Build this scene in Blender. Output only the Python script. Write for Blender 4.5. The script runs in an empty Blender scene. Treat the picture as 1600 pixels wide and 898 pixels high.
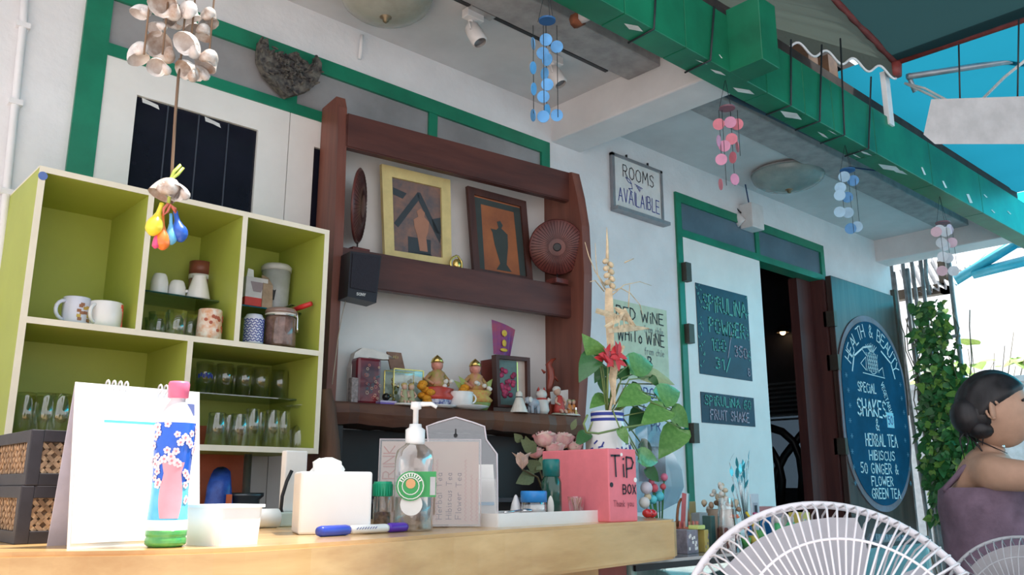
import bpy, bmesh, math, random
from mathutils import Vector, Matrix, Euler
random.seed(7)
SC = bpy.context.scene
COL = SC.collection

# ------------------------------------------------------------------ camera
FPX = 1336.0; TH = math.radians(47.7); PITCH = math.atan(313 / 1336); CAMH = 0.95
cam_d = bpy.data.cameras.new('camera'); cam = bpy.data.objects.new('camera', cam_d); COL.objects.link(cam)
cam_d.sensor_width = 36; cam_d.lens = FPX / 1600 * 36; cam_d.clip_start = 0.02; cam_d.clip_end = 200
cam.location = (0, 0, CAMH)
cam.rotation_euler = (math.pi / 2 + PITCH, 0, TH - math.pi / 2)
SC.camera = cam

# ------------------------------------------------------------------ light
SC.view_settings.view_transform = 'Standard'
try: SC.view_settings.look = 'None'
except Exception: pass
SC.view_settings.gamma = 1.0
SC.view_settings.use_curve_mapping = False
SC.view_settings.exposure = 0.16
world = bpy.data.worlds.new('sky'); SC.world = world; world.use_nodes = True
wn = world.node_tree; bg = wn.nodes['Background']
bg.inputs[0].default_value = (0.93, 0.95, 1.0, 1); bg.inputs[1].default_value = 1.4
sun_d = bpy.data.lights.new('sun', 'SUN'); sun = bpy.data.objects.new('sun', sun_d); COL.objects.link(sun)
sun_d.energy = 9.0; sun_d.angle = math.radians(4); sun_d.color = (1.0, 0.95, 0.88)
sun.rotation_euler = Vector((-0.30, 0.16, -0.94)).to_track_quat('-Z', 'Y').to_euler()
SC.cycles.max_bounces = 10; SC.cycles.transparent_max_bounces = 16; SC.cycles.transmission_bounces = 10
SC.cycles.caustics_reflective = False; SC.cycles.caustics_refractive = False
SC.cycles.sample_clamp_indirect = 6.0

# ------------------------------------------------------------------ pixel helpers (1600x898 frame)
_c, _s = math.cos(PITCH), math.sin(PITCH)
CO = Vector((0, 0, CAMH))
def ray(u, v):
    dx = (u - 800) / FPX; dy = (449 - v) / FPX
    fh = _c - dy * _s; up = _s + dy * _c
    return Vector((fh * math.cos(TH) + dx * math.sin(TH), fh * math.sin(TH) - dx * math.cos(TH), up))
def PY(u, v, Y): r = ray(u, v); return CO + r * (Y / r.y)
def PX(u, v, X): r = ray(u, v); return CO + r * (X / r.x)
def PZ(u, v, Z): r = ray(u, v); return CO + r * ((Z - CAMH) / r.z)
def PD(u, v, d): return CO + ray(u, v) * d
def PP(u, v, o, n):
    r = ray(u, v); return CO + r * ((Vector(o) - CO).dot(n) / r.dot(n))

# ------------------------------------------------------------------ materials
MATS = {}
def mat(name, c, r=0.55, m=0.0, var=0.08, scale=14.0, bump=0.0, trans=0.0, emit=0.0, spec=0.5, stretch=None, c2=None, coat=0.0, ior=1.45, alpha=1.0, bscale=None):
    if name in MATS: return MATS[name]
    M = bpy.data.materials.new(name); M.use_nodes = True; nt = M.node_tree; b = nt.nodes['Principled BSDF']
    c = tuple(c); b.inputs['Roughness'].default_value = r; b.inputs['Metallic'].default_value = m
    b.inputs['Specular IOR Level'].default_value = spec; b.inputs['IOR'].default_value = ior
    b.inputs['Coat Weight'].default_value = coat
    b.inputs['Transmission Weight'].default_value = trans; b.inputs['Alpha'].default_value = alpha
    if emit: b.inputs['Emission Color'].default_value = c + (1,); b.inputs['Emission Strength'].default_value = emit
    if var > 0 or c2 or bump:
        tc = nt.nodes.new('ShaderNodeTexCoord'); mp = nt.nodes.new('ShaderNodeMapping'); nz = nt.nodes.new('ShaderNodeTexNoise')
        nt.links.new(tc.outputs['Object'], mp.inputs[0]); nt.links.new(mp.outputs[0], nz.inputs['Vector'])
        if stretch: mp.inputs['Scale'].default_value = stretch
        nz.inputs['Scale'].default_value = scale; nz.inputs['Detail'].default_value = 6; nz.inputs['Roughness'].default_value = 0.6
        rp = nt.nodes.new('ShaderNodeValToRGB'); nt.links.new(nz.outputs['Fac'], rp.inputs[0])
        lo = c2 if c2 else tuple(x * (1 - var * 1.6) for x in c); hi = c if c2 else tuple(min(1, x * (1 + var)) for x in c)
        rp.color_ramp.elements[0].position = 0.36; rp.color_ramp.elements[1].position = 0.64
        rp.color_ramp.elements[0].color = tuple(lo) + (1,); rp.color_ramp.elements[1].color = tuple(hi) + (1,)
        nt.links.new(rp.outputs[0], b.inputs['Base Color'])
        if bump:
            src = nz
            if bscale:
                src = nt.nodes.new('ShaderNodeTexNoise'); src.inputs['Scale'].default_value = bscale; src.inputs['Detail'].default_value = 4
                nt.links.new(mp.outputs[0], src.inputs['Vector'])
            bp = nt.nodes.new('ShaderNodeBump'); bp.inputs['Strength'].default_value = bump; bp.inputs['Distance'].default_value = 0.01
            nt.links.new(src.outputs['Fac'], bp.inputs['Height']); nt.links.new(bp.outputs[0], b.inputs['Normal'])
    else:
        b.inputs['Base Color'].default_value = c + (1,)
    MATS[name] = M; return M
def tarp(name, c, tc, fac=0.5):
    M = bpy.data.materials.new(name); M.use_nodes = True; nt = M.node_tree
    for n in list(nt.nodes): nt.nodes.remove(n)
    o = nt.nodes.new('ShaderNodeOutputMaterial'); mx = nt.nodes.new('ShaderNodeMixShader')
    d = nt.nodes.new('ShaderNodeBsdfDiffuse'); t = nt.nodes.new('ShaderNodeBsdfTranslucent')
    nz = nt.nodes.new('ShaderNodeTexNoise'); nz.inputs['Scale'].default_value = 3; nz.inputs['Detail'].default_value = 5
    bp = nt.nodes.new('ShaderNodeBump'); bp.inputs['Strength'].default_value = 0.3; bp.inputs['Distance'].default_value = 0.03
    nt.links.new(nz.outputs['Fac'], bp.inputs['Height']); nt.links.new(bp.outputs[0], d.inputs['Normal'])
    d.inputs[0].default_value = tuple(c) + (1,); t.inputs[0].default_value = tuple(tc) + (1,); mx.inputs[0].default_value = fac
    nt.links.new(d.outputs[0], mx.inputs[1]); nt.links.new(t.outputs[0], mx.inputs[2]); nt.links.new(mx.outputs[0], o.inputs[0])
    MATS[name] = M; return M
def thin_glass(name, c=(1, 1, 1), base=0.04, r=0.02):
    """clear sheet: mostly see-through, mirror-like towards grazing angles"""
    if name in MATS: return MATS[name]
    M = bpy.data.materials.new(name); M.use_nodes = True; nt = M.node_tree
    for n in list(nt.nodes): nt.nodes.remove(n)
    o = nt.nodes.new('ShaderNodeOutputMaterial'); mx = nt.nodes.new('ShaderNodeMixShader'); t = nt.nodes.new('ShaderNodeBsdfTransparent'); g = nt.nodes.new('ShaderNodeBsdfGlossy')
    lw = nt.nodes.new('ShaderNodeLayerWeight'); lw.inputs[0].default_value = 0.35; ma = nt.nodes.new('ShaderNodeMath'); ma.operation = 'MULTIPLY_ADD'; ma.inputs[1].default_value = 0.75; ma.inputs[2].default_value = base; ma.use_clamp = True
    t.inputs[0].default_value = tuple(c) + (1,); g.inputs[0].default_value = (.95, .97, .97, 1); g.inputs['Roughness'].default_value = r
    nt.links.new(lw.outputs['Facing'], ma.inputs[0]); nt.links.new(ma.outputs[0], mx.inputs[0]); nt.links.new(t.outputs[0], mx.inputs[1]); nt.links.new(g.outputs[0], mx.inputs[2]); nt.links.new(mx.outputs[0], o.inputs[0])
    ma.inputs[1].default_value = 0.6
    MATS[name] = M; return M
def wood(name, c, c2, scale=6.0, axis=0, r=0.45, bump=0.15, coat=0.0):
    st = [1.0, 1.0, 1.0]
    for i in range(3): st[i] = 0.12 if i == axis else 1.6
    return mat(name, c, r, c2=c2, scale=scale * 2.2, stretch=st, bump=bump, coat=coat)

# ------------------------------------------------------------------ mesh builder
class MB:
    def __init__(s): s.v = []; s.f = []; s.m = []; s.sm = []; s.marks = []
    def add(s, vs, fs, mi=0, smooth=False):
        o = len(s.v); s.v += [Vector(p) for p in vs]
        for f in fs: s.f.append([i + o for i in f]); s.m.append(mi); s.sm.append(smooth)
        return s
    def box(s, x0, x1, y0, y1, z0, z1, mi=0):
        vs = [(x, y, z) for x in (x0, x1) for y in (y0, y1) for z in (z0, z1)]
        return s.add(vs, [(0, 1, 3, 2), (4, 6, 7, 5), (0, 4, 5, 1), (2, 3, 7, 6), (0, 2, 6, 4), (1, 5, 7, 3)], mi)
    def obox(s, c, ax, ay, az, hx, hy, hz, mi=0):
        c = Vector(c); ax, ay, az = Vector(ax) * hx, Vector(ay) * hy, Vector(az) * hz
        vs = [c + ax * i + ay * j + az * k for i in (-1, 1) for j in (-1, 1) for k in (-1, 1)]
        return s.add(vs, [(0, 1, 3, 2), (4, 6, 7, 5), (0, 4, 5, 1), (2, 3, 7, 6), (0, 2, 6, 4), (1, 5, 7, 3)], mi)
    def bbox(s, x0, x1, y0, y1, z0, z1, b=0.004, mi=0):      # box with chamfered edges
        bm = bmesh.new(); bmesh.ops.create_cube(bm, size=1)
        for q in bm.verts: q.co = Vector(((x0 + x1) / 2 + q.co.x * (x1 - x0), (y0 + y1) / 2 + q.co.y * (y1 - y0), (z0 + z1) / 2 + q.co.z * (z1 - z0)))
        bmesh.ops.bevel(bm, geom=bm.edges[:], offset=b, segments=2, affect='EDGES', profile=0.5)
        return s.bm(bm, mi)
    def bm(s, bm, mi=0, smooth=False, M=None):
        bm.verts.index_update(); bm.verts.ensure_lookup_table()
        vs = [(M @ q.co if M else q.co.copy()) for q in bm.verts]; fs = [[q.index for q in f.verts] for f in bm.faces]
        bm.free(); return s.add(vs, fs, mi, smooth)
    def quad(s, a, b, c, d, mi=0): return s.add([a, b, c, d], [(0, 1, 2, 3)], mi)
    def slab(s, pts, off, mi=0):                              # polygon (3D points) extruded by vector off
        n = len(pts); off = Vector(off); vs = [Vector(p) for p in pts] + [Vector(p) + off for p in pts]
        return s.add(vs, [tuple(range(n))[::-1], tuple(range(n, 2 * n))] + [(i, (i + 1) % n, n + (i + 1) % n, n + i) for i in range(n)], mi)
    def lathe(s, prof, c=(0, 0, 0), n=20, mi=0, M=None, sx=1, sy=1, smooth=True, cap=True):
        c = Vector(c); vs = []; fs = []
        for (r, z) in prof:
            for k in range(n):
                a = 2 * math.pi * k / n; p = Vector((r * math.cos(a) * sx, r * math.sin(a) * sy, z))
                vs.append((M @ p if M else p) + c)
        for i in range(len(prof) - 1):
            for k in range(n): fs.append((i * n + k, i * n + (k + 1) % n, (i + 1) * n + (k + 1) % n, (i + 1) * n + k))
        if cap and prof[0][0] > 1e-5: fs.append(tuple(range(n))[::-1])
        if cap and prof[-1][0] > 1e-5: fs.append(tuple(range((len(prof) - 1) * n, len(prof) * n)))
        return s.add(vs, fs, mi, smooth)
    def ell(s, c, rx, ry=None, rz=None, mi=0, n=14, m=9, M=None):
        ry = rx if ry is None else ry; rz = rx if rz is None else rz
        prof = [(max(1e-6, math.sin(math.pi * i / m)), -math.cos(math.pi * i / m)) for i in range(m + 1)]
        S = Matrix.Diagonal((rx, ry, rz)); S = (M.to_3x3() @ S) if M else S
        return s.lathe(prof, c, n, mi, S, cap=False)
    def tube(s, pts, r, n=8, mi=0, closed=False, smooth=True):
        pts = [Vector(p) for p in pts]; N = len(pts); rs = r if isinstance(r, (list, tuple)) else [r] * N
        vs = []; fs = []; prev = None
        for i, p in enumerate(pts):
            if closed: t = pts[(i + 1) % N] - pts[i - 1]
            else: t = pts[min(i + 1, N - 1)] - pts[max(i - 1, 0)]
            t = t.normalized() if t.length > 1e-9 else Vector((0, 0, 1))
            a = prev if prev is not None else (Vector((0, 0, 1)) if abs(t.z) < 0.9 else Vector((1, 0, 0)))
            a = (a - t * a.dot(t)); a = a.normalized() if a.length > 1e-6 else t.orthogonal().normalized()
            b = t.cross(a); prev = a
            for k in range(n):
                q = 2 * math.pi * k / n; vs.append(p + (a * math.cos(q) + b * math.sin(q)) * rs[i])
        for i in range(N if closed else N - 1):
            j = (i + 1) % N
            for k in range(n): fs.append((i * n + k, i * n + (k + 1) % n, j * n + (k + 1) % n, j * n + k))
        if not closed: fs += [tuple(range(n))[::-1], tuple(range((N - 1) * n, N * n))]
        return s.add(vs, fs, mi, smooth)
    def disc(s, c, nrm, r, th=0.002, n=20, mi=0):
        nrm = Vector(nrm).normalized(); M = nrm.to_track_quat('Z', 'Y').to_matrix()
        return s.lathe([(r, -th / 2), (r, th / 2)], c, n, mi, M, smooth=False)
    def build(s, name, mats, parent=None, off=None, bev=0):
        if not isinstance(mats, (list, tuple)): mats = [mats]
        if len(s.marks) > 1:                              # lines of writing become objects of their own
            mk = sorted(set([0] + s.marks + [len(s.f)])); last = None
            for a, e in zip(mk, mk[1:]):
                q = MB(); q.add([s.v[i] for f in s.f[a:e] for i in f], [], 0); n = 0
                for j in range(a, e): k = len(s.f[j]); q.f.append(list(range(n, n + k))); q.m.append(s.m[j]); q.sm.append(s.sm[j]); n += k
                last = q.build(name, mats, parent, off)
            return last
        me = bpy.data.meshes.new(name)
        root = parent
        while root is not None and root.parent is not None: root = root.parent
        o3 = Vector(off) if off is not None else (root.location if root is not None else Vector((0, 0, 0)))
        me.from_pydata([tuple(p - o3) for p in s.v], [], s.f)
        for M in mats: me.materials.append(M)
        me.polygons.foreach_set('material_index', s.m); me.polygons.foreach_set('use_smooth', s.sm)
        me.update()
        bm = bmesh.new(); bm.from_mesh(me); bmesh.ops.recalc_face_normals(bm, faces=bm.faces[:]); bm.to_mesh(me); bm.free()
        o = bpy.data.objects.new(name, me); COL.objects.link(o)
        if parent is not None: o.parent = parent
        elif off is not None: o.location = off
        return o
LOCAL = (0, 0, 0)
def tag(o, label, cat, group=None, kind=None):
    if label: o['label'] = label
    if cat: o['category'] = cat
    if group: o['group'] = group
    if kind: o['kind'] = kind
    return o
def thing(name, label, cat, loc=(0, 0, 0), rz=0.0, group=None):
    o = bpy.data.objects.new(name, None); COL.objects.link(o); o.location = loc; o.rotation_euler = (0, 0, rz)
    o.empty_display_size = 0.05
    return tag(o, label, cat, group)
def struct(o, label=None):
    o['kind'] = 'structure'
    if label: o['label'] = label
    return o
def copy_tree(o, parent=None):
    c = o.copy(); COL.objects.link(c); c.parent = parent
    for ch in list(o.children): copy_tree(ch, c)
    return c
def dup(root, loc, label=None, rz=None, sc=None):
    c = copy_tree(root); c.location = loc
    if label: c['label'] = label
    if rz is not None: c.rotation_euler = (0, 0, rz)
    if sc is not None: c.scale = sc if isinstance(sc, tuple) else (sc, sc, sc)
    return c

# handwriting: letters as strokes in a 0..1 high box
GL = {'A': ['0,0 .35,1 .7,0', '.13,.38 .57,.38'], 'B': ['0,0 0,1 .4,.97 .52,.78 .4,.55 0,.52', '.4,.52 .6,.3 .45,.03 0,0'], 'C': ['.62,.85 .4,1 .12,.85 0,.5 .12,.15 .4,0 .62,.15'],
 'D': ['0,0 0,1 .35,.95 .6,.6 .55,.25 .3,.02 0,0'], 'E': ['.55,1 0,1 0,0 .55,0', '0,.52 .45,.52'], 'F': ['.55,1 0,1 0,0', '0,.52 .42,.52'], 'G': ['.6,.85 .38,1 .1,.82 0,.45 .15,.08 .42,0 .62,.18 .62,.45 .38,.45'],
 'H': ['0,0 0,1', '.58,0 .58,1', '0,.5 .58,.5'], 'I': ['.08,0 .08,1'], 'J': ['.4,1 .4,.2 .22,0 0,.15'], 'K': ['0,0 0,1', '.55,1 0,.45 .58,0'], 'L': ['0,1 0,0 .5,0'], 'M': ['0,0 .08,1 .38,.35 .68,1 .76,0'],
 'N': ['0,0 0,1 .58,0 .58,1'], 'O': ['.34,1 .1,.85 0,.5 .1,.15 .34,0 .58,.15 .68,.5 .58,.85 .34,1'], 'P': ['0,0 0,1 .4,.97 .56,.75 .4,.5 0,.46'], 'Q': ['.34,1 .05,.7 .05,.3 .34,0 .62,.3 .62,.7 .34,1', '.4,.25 .68,-.05'],
 'R': ['0,0 0,1 .4,.97 .54,.75 .4,.52 0,.48', '.25,.48 .6,0'], 'S': ['.55,.85 .3,1 .05,.85 .1,.6 .45,.42 .55,.2 .3,0 0,.12'], 'T': ['0,1 .64,1', '.32,1 .32,0'], 'U': ['0,1 .02,.25 .25,0 .5,.12 .56,1'],
 'V': ['0,1 .32,0 .62,1'], 'W': ['0,1 .2,0 .42,.7 .64,0 .84,1'], 'X': ['0,0 .58,1', '0,1 .58,0'], 'Y': ['0,1 .3,.5 .6,1', '.3,.5 .28,0'], 'Z': ['0,1 .56,1 0,0 .58,0'],
 '0': ['.28,1 .06,.8 0,.5 .08,.15 .28,0 .48,.15 .54,.5 .48,.85 .28,1'], '1': ['.02,.8 .2,1 .2,0'], '2': ['.02,.8 .25,1 .5,.8 .4,.5 0,0 .55,0'], '3': ['.03,.92 .3,1 .48,.78 .2,.54 .5,.3 .3,0 0,.1'],
 '5': ['.5,1 .08,1 .05,.58 .35,.62 .5,.3 .3,0 0,.08'], '6': ['.48,.9 .25,1 .05,.6 0,.25 .2,0 .45,.1 .5,.35 .3,.52 .05,.4'], '/': ['0,-.15 .5,1.15'], '&': ['.6,0 .12,.7 .25,1 .42,.8 .02,.3 .15,0 .4,.08 .58,.4'], ' ': [], '.': ['0,0 .05,.04'], '-': ['0,.45 .4,.45'], "'": ['.05,1 0,.8'],
 'i': ['.08,0 .08,.62', '.07,.84 .1,.9'], 'o': ['.22,.6 .02,.4 .06,.1 .25,0 .42,.15 .42,.45 .22,.6'], 'r': ['.02,0 .02,.6', '.02,.4 .2,.6 .36,.52'], 'm': ['0,0 0,.6', '0,.45 .16,.6 .28,.45 .28,0', '.28,.45 .44,.6 .56,.45 .56,0'],
 'f': ['.34,.95 .18,1 .12,.8 .12,0', '0,.58 .3,.58'], 'c': ['.4,.5 .2,.6 .02,.35 .1,.05 .4,.08'], 'h': ['0,0 0,1', '0,.4 .2,.6 .34,.45 .34,0'], 'l': ['.05,1 .05,0'], 'e': ['.02,.32 .4,.35 .32,.58 .12,.55 .02,.3 .14,.02 .4,.1'],
 't': ['.15,.95 .15,.1 .32,0', '0,.62 .34,.62'], 'b': ['0,1 0,0 .3,.02 .4,.3 .25,.58 0,.45'], 'a': ['.38,.6 .38,0', '.38,.5 .15,.6 0,.3 .15,0 .38,.15'], 's': ['.34,.52 .15,.6 .04,.45 .3,.22 .2,0 0,.06'], 'w': ['0,.6 .14,0 .28,.45 .42,0 .56,.6'],
 'u': ['0,.6 .04,.08 .25,0 .36,.15', '.38,.6 .38,0'], 'd': ['.38,1 .38,0', '.38,.45 .18,.6 0,.3 .15,0 .38,.15'], 'n': ['0,0 0,.6', '0,.4 .2,.6 .34,.45 .34,0'], 'p': ['0,-.35 0,.6', '0,.5 .2,.6 .38,.35 .2,0 0,.1'], 'y': ['0,.6 .18,.05', '.38,.6 .1,-.35'],
 'k': ['0,0 0,1', '.34,.6 0,.28 .36,0'], 'v': ['0,.6 .18,0 .36,.6'], 'g': ['.36,.55 .15,.6 0,.35 .14,.05 .36,.15', '.36,.6 .36,-.2 .18,-.35 0,-.25']}
def strokes(mb, polylines, o, ux, uy, w, nrm, lift=0.0012, mi=0):
    """flat pen strokes (ribbons) in the plane o + x*ux + y*uy"""
    o, ux, uy, nrm = Vector(o), Vector(ux), Vector(uy), Vector(nrm).normalized()
    for pl in polylines:
        P = [o + ux * x + uy * y + nrm * lift for x, y in pl]
        for a, b in zip(P, P[1:]):
            d = b - a
            if d.length < 1e-6: continue
            d.normalize(); q = nrm.cross(d) * w / 2; e = d * w * 0.35
            mb.add([a - q - e, b - q + e, b + q + e, a + q - e], [(0, 1, 2, 3)], mi)
def textw(t, gap=0.22):
    w = 0
    for ch in t:
        g = GL.get(ch, []); pts = [float(p.split(',')[0]) for pl in g for p in pl.split()]
        w += (max(pts) if pts else 0.3) + gap
    return w - gap
def write(mb, t, o, ux, uy, h, w, nrm, width=None, jit=0.02, mi=0, lift=0.0012):
    """t written from o along unit vector ux, cap height h, pen width w, squeezed to width if given"""
    mb.marks.append(len(mb.f)); tw = textw(t); k = (width / (tw * h)) if width else 1.0; x = 0; rnd = random.Random(len(t) * 31 + ord(t[0]))
    for ch in t:
        g = GL.get(ch, []); pls = []; mx = 0.3 if not g else 0
        dy = rnd.uniform(-jit, jit) * 2
        for pl in g:
            q = []
            for p in pl.split():
                a, b = map(float, p.split(',')); mx = max(mx, a)
                q.append(((x + a + rnd.uniform(-jit, jit)) * h * k, (b + dy + rnd.uniform(-jit, jit)) * h))
            pls.append(q)
        strokes(mb, pls, o, ux, uy, w, nrm, lift, mi); x += mx + 0.22

# ================================================================== structure
D = 2.65; ZC = 2.70
X_, Y_, Z_ = Vector((1, 0, 0)), Vector((0, 1, 0)), Vector((0, 0, 1))
m_wall = mat('white_plaster', (0.78, 0.78, 0.80), 0.7, var=0.05, scale=3, bump=0.25, bscale=40)
m_ceil = mat('ceiling_paint', (0.62, 0.62, 0.63), 0.7, var=0.05, scale=4)
m_green = mat('green_gloss_paint', (0.010, 0.20, 0.115), 0.35, var=0.12, scale=6)
m_greenb = mat('green_beam_paint', (0.008, 0.17, 0.085), 0.4, var=0.2, scale=3)
m_white = mat('white_gloss_door', (0.80, 0.79, 0.77), 0.35, var=0.03, scale=5)
m_frost = mat('grey_frosted_pane', (0.30, 0.30, 0.31), 0.25, var=0.12, scale=3)
m_dglass = mat('dark_door_glass', (0.012, 0.012, 0.022), 0.12, var=0.2, scale=3)
m_black = mat('black_plastic', (0.012, 0.012, 0.014), 0.4, var=0.1)
m_floor = mat('pale_floor_tile', (0.64, 0.57, 0.55), 0.7, var=0.15, scale=5, bump=0.1)

b = MB(); b.box(-6, 14, -9, 8, -0.12, 0); struct(b.build('floor', m_floor), 'pale terrace floor')

# back wall with two door openings
b = MB(); T = 0.14
for x0, x1, z0, z1 in ((-2.4, 0.655, 0, 3.0), (0.655, 2.633, 2.505, 3.0), (2.633, 3.60, 0, 3.0), (3.60, 5.175, 2.505, 3.0), (5.175, 6.19, 0, 3.0)):
    b.box(x0, x1, D, D + T, z0, z1)
struct(b.build('wall_back', m_wall), 'white plastered house wall behind the bar')
# dark room behind the right-hand door
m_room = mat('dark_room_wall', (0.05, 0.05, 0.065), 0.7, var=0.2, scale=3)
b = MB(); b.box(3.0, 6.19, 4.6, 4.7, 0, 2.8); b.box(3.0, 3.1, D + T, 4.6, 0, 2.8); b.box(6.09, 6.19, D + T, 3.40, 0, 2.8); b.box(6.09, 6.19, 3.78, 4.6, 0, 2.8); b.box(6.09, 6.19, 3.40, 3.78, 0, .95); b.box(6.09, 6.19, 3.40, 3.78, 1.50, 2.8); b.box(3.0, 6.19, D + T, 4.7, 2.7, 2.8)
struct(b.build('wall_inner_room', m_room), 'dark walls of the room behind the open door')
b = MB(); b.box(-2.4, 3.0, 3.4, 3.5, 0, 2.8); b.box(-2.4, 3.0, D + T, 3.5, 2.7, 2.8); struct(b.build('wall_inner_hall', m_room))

# ceiling strip, edge trim, beams
b = MB(); b.box(-2.4, 6.19, 2.17, D + T, ZC, ZC + 0.1); struct(b.build('ceiling', m_ceil), 'grey painted ceiling strip along the house wall')
m_edge = mat('ceiling_edge_board', (0.36, 0.35, 0.35), 0.7, var=0.12)
for i, (x0, x1) in enumerate(((-2.4, 2.66), (2.86, 5.97))):
    b = MB(); b.bbox(x0, x1, 2.00, 2.175, ZC - 0.035, ZC + 0.10, 0.006); struct(b.build('trim_%d' % (i + 1), m_edge), 'grey board along the ceiling edge')
m_beam = mat('white_beam_plaster', (0.74, 0.72, 0.72), 0.7, var=0.05, scale=3, bump=0.15)
b = MB(); b.bbox(2.66, 2.86, 1.77, D + 0.02, 2.53, 2.80, 0.008); struct(b.build('trim_3', m_beam), 'white plaster cross beam reaching out from the wall')
b = MB(); b.bbox(5.97, 6.17, 1.74, D + 0.02, 2.54, 2.80, 0.008); struct(b.build('trim_4', m_beam), 'white plaster cross beam at the end of the wall')
m_dark = mat('dark_roof_fill', (0.03, 0.022, 0.02), 0.8, var=0.3)
b = MB(); b.box(-2.4, 6.3, 1.78, 2.0, 2.86, 2.92); b.box(-2.4, 2.66, 1.86, 1.98, 2.74, 2.86); struct(b.build('trim_5', m_dark), 'dark strips standing in for the shaded gap above the ceiling edge')  # dark boxes put in where the roof void only lies in shade

# white conduit up the wall on the far left
p = [PY(42, -60, D - 0.012), PY(36, 40, D - 0.012), PY(24, 160, D - 0.012), PY(10, 300, D - 0.012), PY(-10, 560, D - 0.012), PY(-24, 760, D - 0.012)]
c = thing('wall_conduit', 'thin white cable conduit running up the plaster beside the folding door', 'conduit', (p[2].x, D, 0.9))
MB().tube(p, 0.011, 8).build('pipe', m_wall, c)
for q in (p[1], p[2], p[3]): MB().box(q.x - 0.018, q.x + 0.018, D - 0.024, D + 0.001, q.z - 0.008, q.z + 0.008).build('clip', m_wall, c)
MB().tube([p[1] + Vector((.016, 0, 0)), PY(41, 52, D - .008), PY(28, 150, D - .008), PY(30, 165, D - .008), PY(16, 240, D - .008), PY(12, 300, D - .008)], 0.003, 6).build('cable', m_wall, c)

# ---------------------------------------------------------------- door_1 : white folding doors, green frame, transom
d1 = thing('door_1', 'white folding door with dark glass in a green frame', None, (1.64, D, 0)); struct(d1)
JX = [0.655, 1.328, 1.965, 2.633]
fr = MB(); y0, y1 = D - 0.013, D + 0.08
fr.box(0.625, 0.70, y0, y1, 0, 2.515); fr.box(2.585, 2.638, y0, y1, 0, 2.515)
fr.box(0.70, 2.585, y0, y1, 2.455, 2.515); fr.box(0.70, 2.585, y0, y1, 2.262, 2.302)
for x in JX[1:3]: fr.box(x - 0.022, x + 0.022, y0 + 0.004, y1, 2.302, 2.455)
fr.build('frame', m_green, d1)
for i in range(3):
    a = [0.70, JX[1] + .022, JX[2] + .022][i]; e = [JX[1] - .022, JX[2] - .022, 2.585][i]
    MB().box(a, e, D, D + 0.01, 2.302, 2.455).build('transom_pane', m_frost, d1)
for i in range(3):
    a, e = max(JX[i], 0.70) + 0.0015, min(JX[i + 1], 2.585) - 0.0015
    gx0, gx1 = a + 0.10, e - 0.115; gz0, gz1 = 1.1, 2.16
    lf = MB(); yy0, yy1 = D - 0.008, D + 0.03
    lf.box(a, gx0, yy0, yy1, 0.02, 2.262); lf.box(gx1, e, yy0, yy1, 0.02, 2.262); lf.box(gx0, gx1, yy0, yy1, gz1, 2.262); lf.box(gx0, gx1, yy0, yy1, 0.02, gz0)
    L = lf.build('leaf', m_white, d1)
    MB().box(gx0, gx1, D + 0.004, D + 0.010, gz0, gz1).build('glass_pane', m_dglass, L)
    bars = MB()
    for k in range(1, 4):
        xx = gx0 + (gx1 - gx0) * (k / 4.0); bars.box(xx - 0.002, xx + 0.002, D + 0.001, D + 0.005, gz0, gz1)
    bars.build('glazing_bar', mat('dim_glazing_bar', (0.05, 0.06, 0.085), 0.4), L)
    if i == 0:
        tp = MB()
        for q in (PY(236, 162, D + .003), PY(333, 191, D + .003)):
            tp.add([q + Vector((-.03, 0, .012)), q + Vector((.022, 0, .002)), q + Vector((.028, 0, -.012)), q + Vector((.0, 0, -.006)), q + Vector((-.026, 0, -.004))], [(0, 1, 2, 3, 4)])
        tp.build('tape_scrap', mat('tape_white', (0.7, 0.7, 0.7), 0.6), L)

# ---------------------------------------------------------------- door_2 : right-hand doorway
d2 = thing('door_2', 'double door in a green frame, white leaf shut, dark wooden leaf folded open', None, (4.4, D, 0)); struct(d2)
fr = MB(); fr.box(3.59, 3.635, y0, y1, 0, 2.505); fr.box(5.135, 5.18, y0, y1, 0, 2.505); fr.box(3.635, 5.135, y0, y1, 2.455, 2.505); fr.box(3.635, 5.135, y0, y1, 2.262, 2.302)
fr.box(4.365, 4.405, y0 + .004, y1, 2.302, 2.455); fr.build('frame', m_green, d2)
for a, e in ((3.635, 4.365), (4.405, 5.135)): MB().box(a, e, D, D + .01, 2.302, 2.455).build('transom_pane', mat('blue_grey_frosted_pane', (0.10, 0.16, 0.21), 0.25, var=.12, scale=3), d2)
L = MB(); L.bbox(3.637, 4.387, D - 0.012, D + 0.028, 0.02, 2.262, 0.004); L = L.build('leaf', m_white, d2)
m_brass = mat('old_hinge_metal', (0.10, 0.085, 0.07), 0.5, 0.7)
for z in (2.06, 1.73, 1.22, 0.5):
    MB().box(3.61, 3.655, D - 0.045, D - 0.011, z - 0.05, z + 0.05).build('hinge', m_brass, L)
m_dwood = wood('dark_door_wood', (0.085, 0.05, 0.042), (0.045, 0.027, 0.025), 5, 2, r=0.35)
L2 = MB(); L2.bbox(5.12, 6.02, D - 0.075, D - 0.035, 0.02, 2.285, 0.004); L2 = L2.build('leaf', m_dwood, d2); L2['label'] = 'dark stained wooden leaf folded back flat on the wall'
jm = MB(); jm.box(5.10, 5.136, D - 0.03, D + 0.14, 0.02, 2.262); jm.box(4.93, 5.10, D + .06, D + .12, 0.02, 2.262); jm.build('inner_jamb', wood('reddish_jamb', (0.10, 0.035, 0.03), (0.06, 0.02, 0.02), 5, 2), d2)
for z in (2.0, 1.72, 1.2, 0.5): MB().box(5.10, 5.135, D - 0.085, D - 0.012, z - 0.05, z + 0.05).build('hinge', m_brass, L2)
MB().box(6.155, 6.192, D - 0.03, D + 0.0, 1.45, 2.36).build('edge_strip', m_brass, d2)

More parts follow.
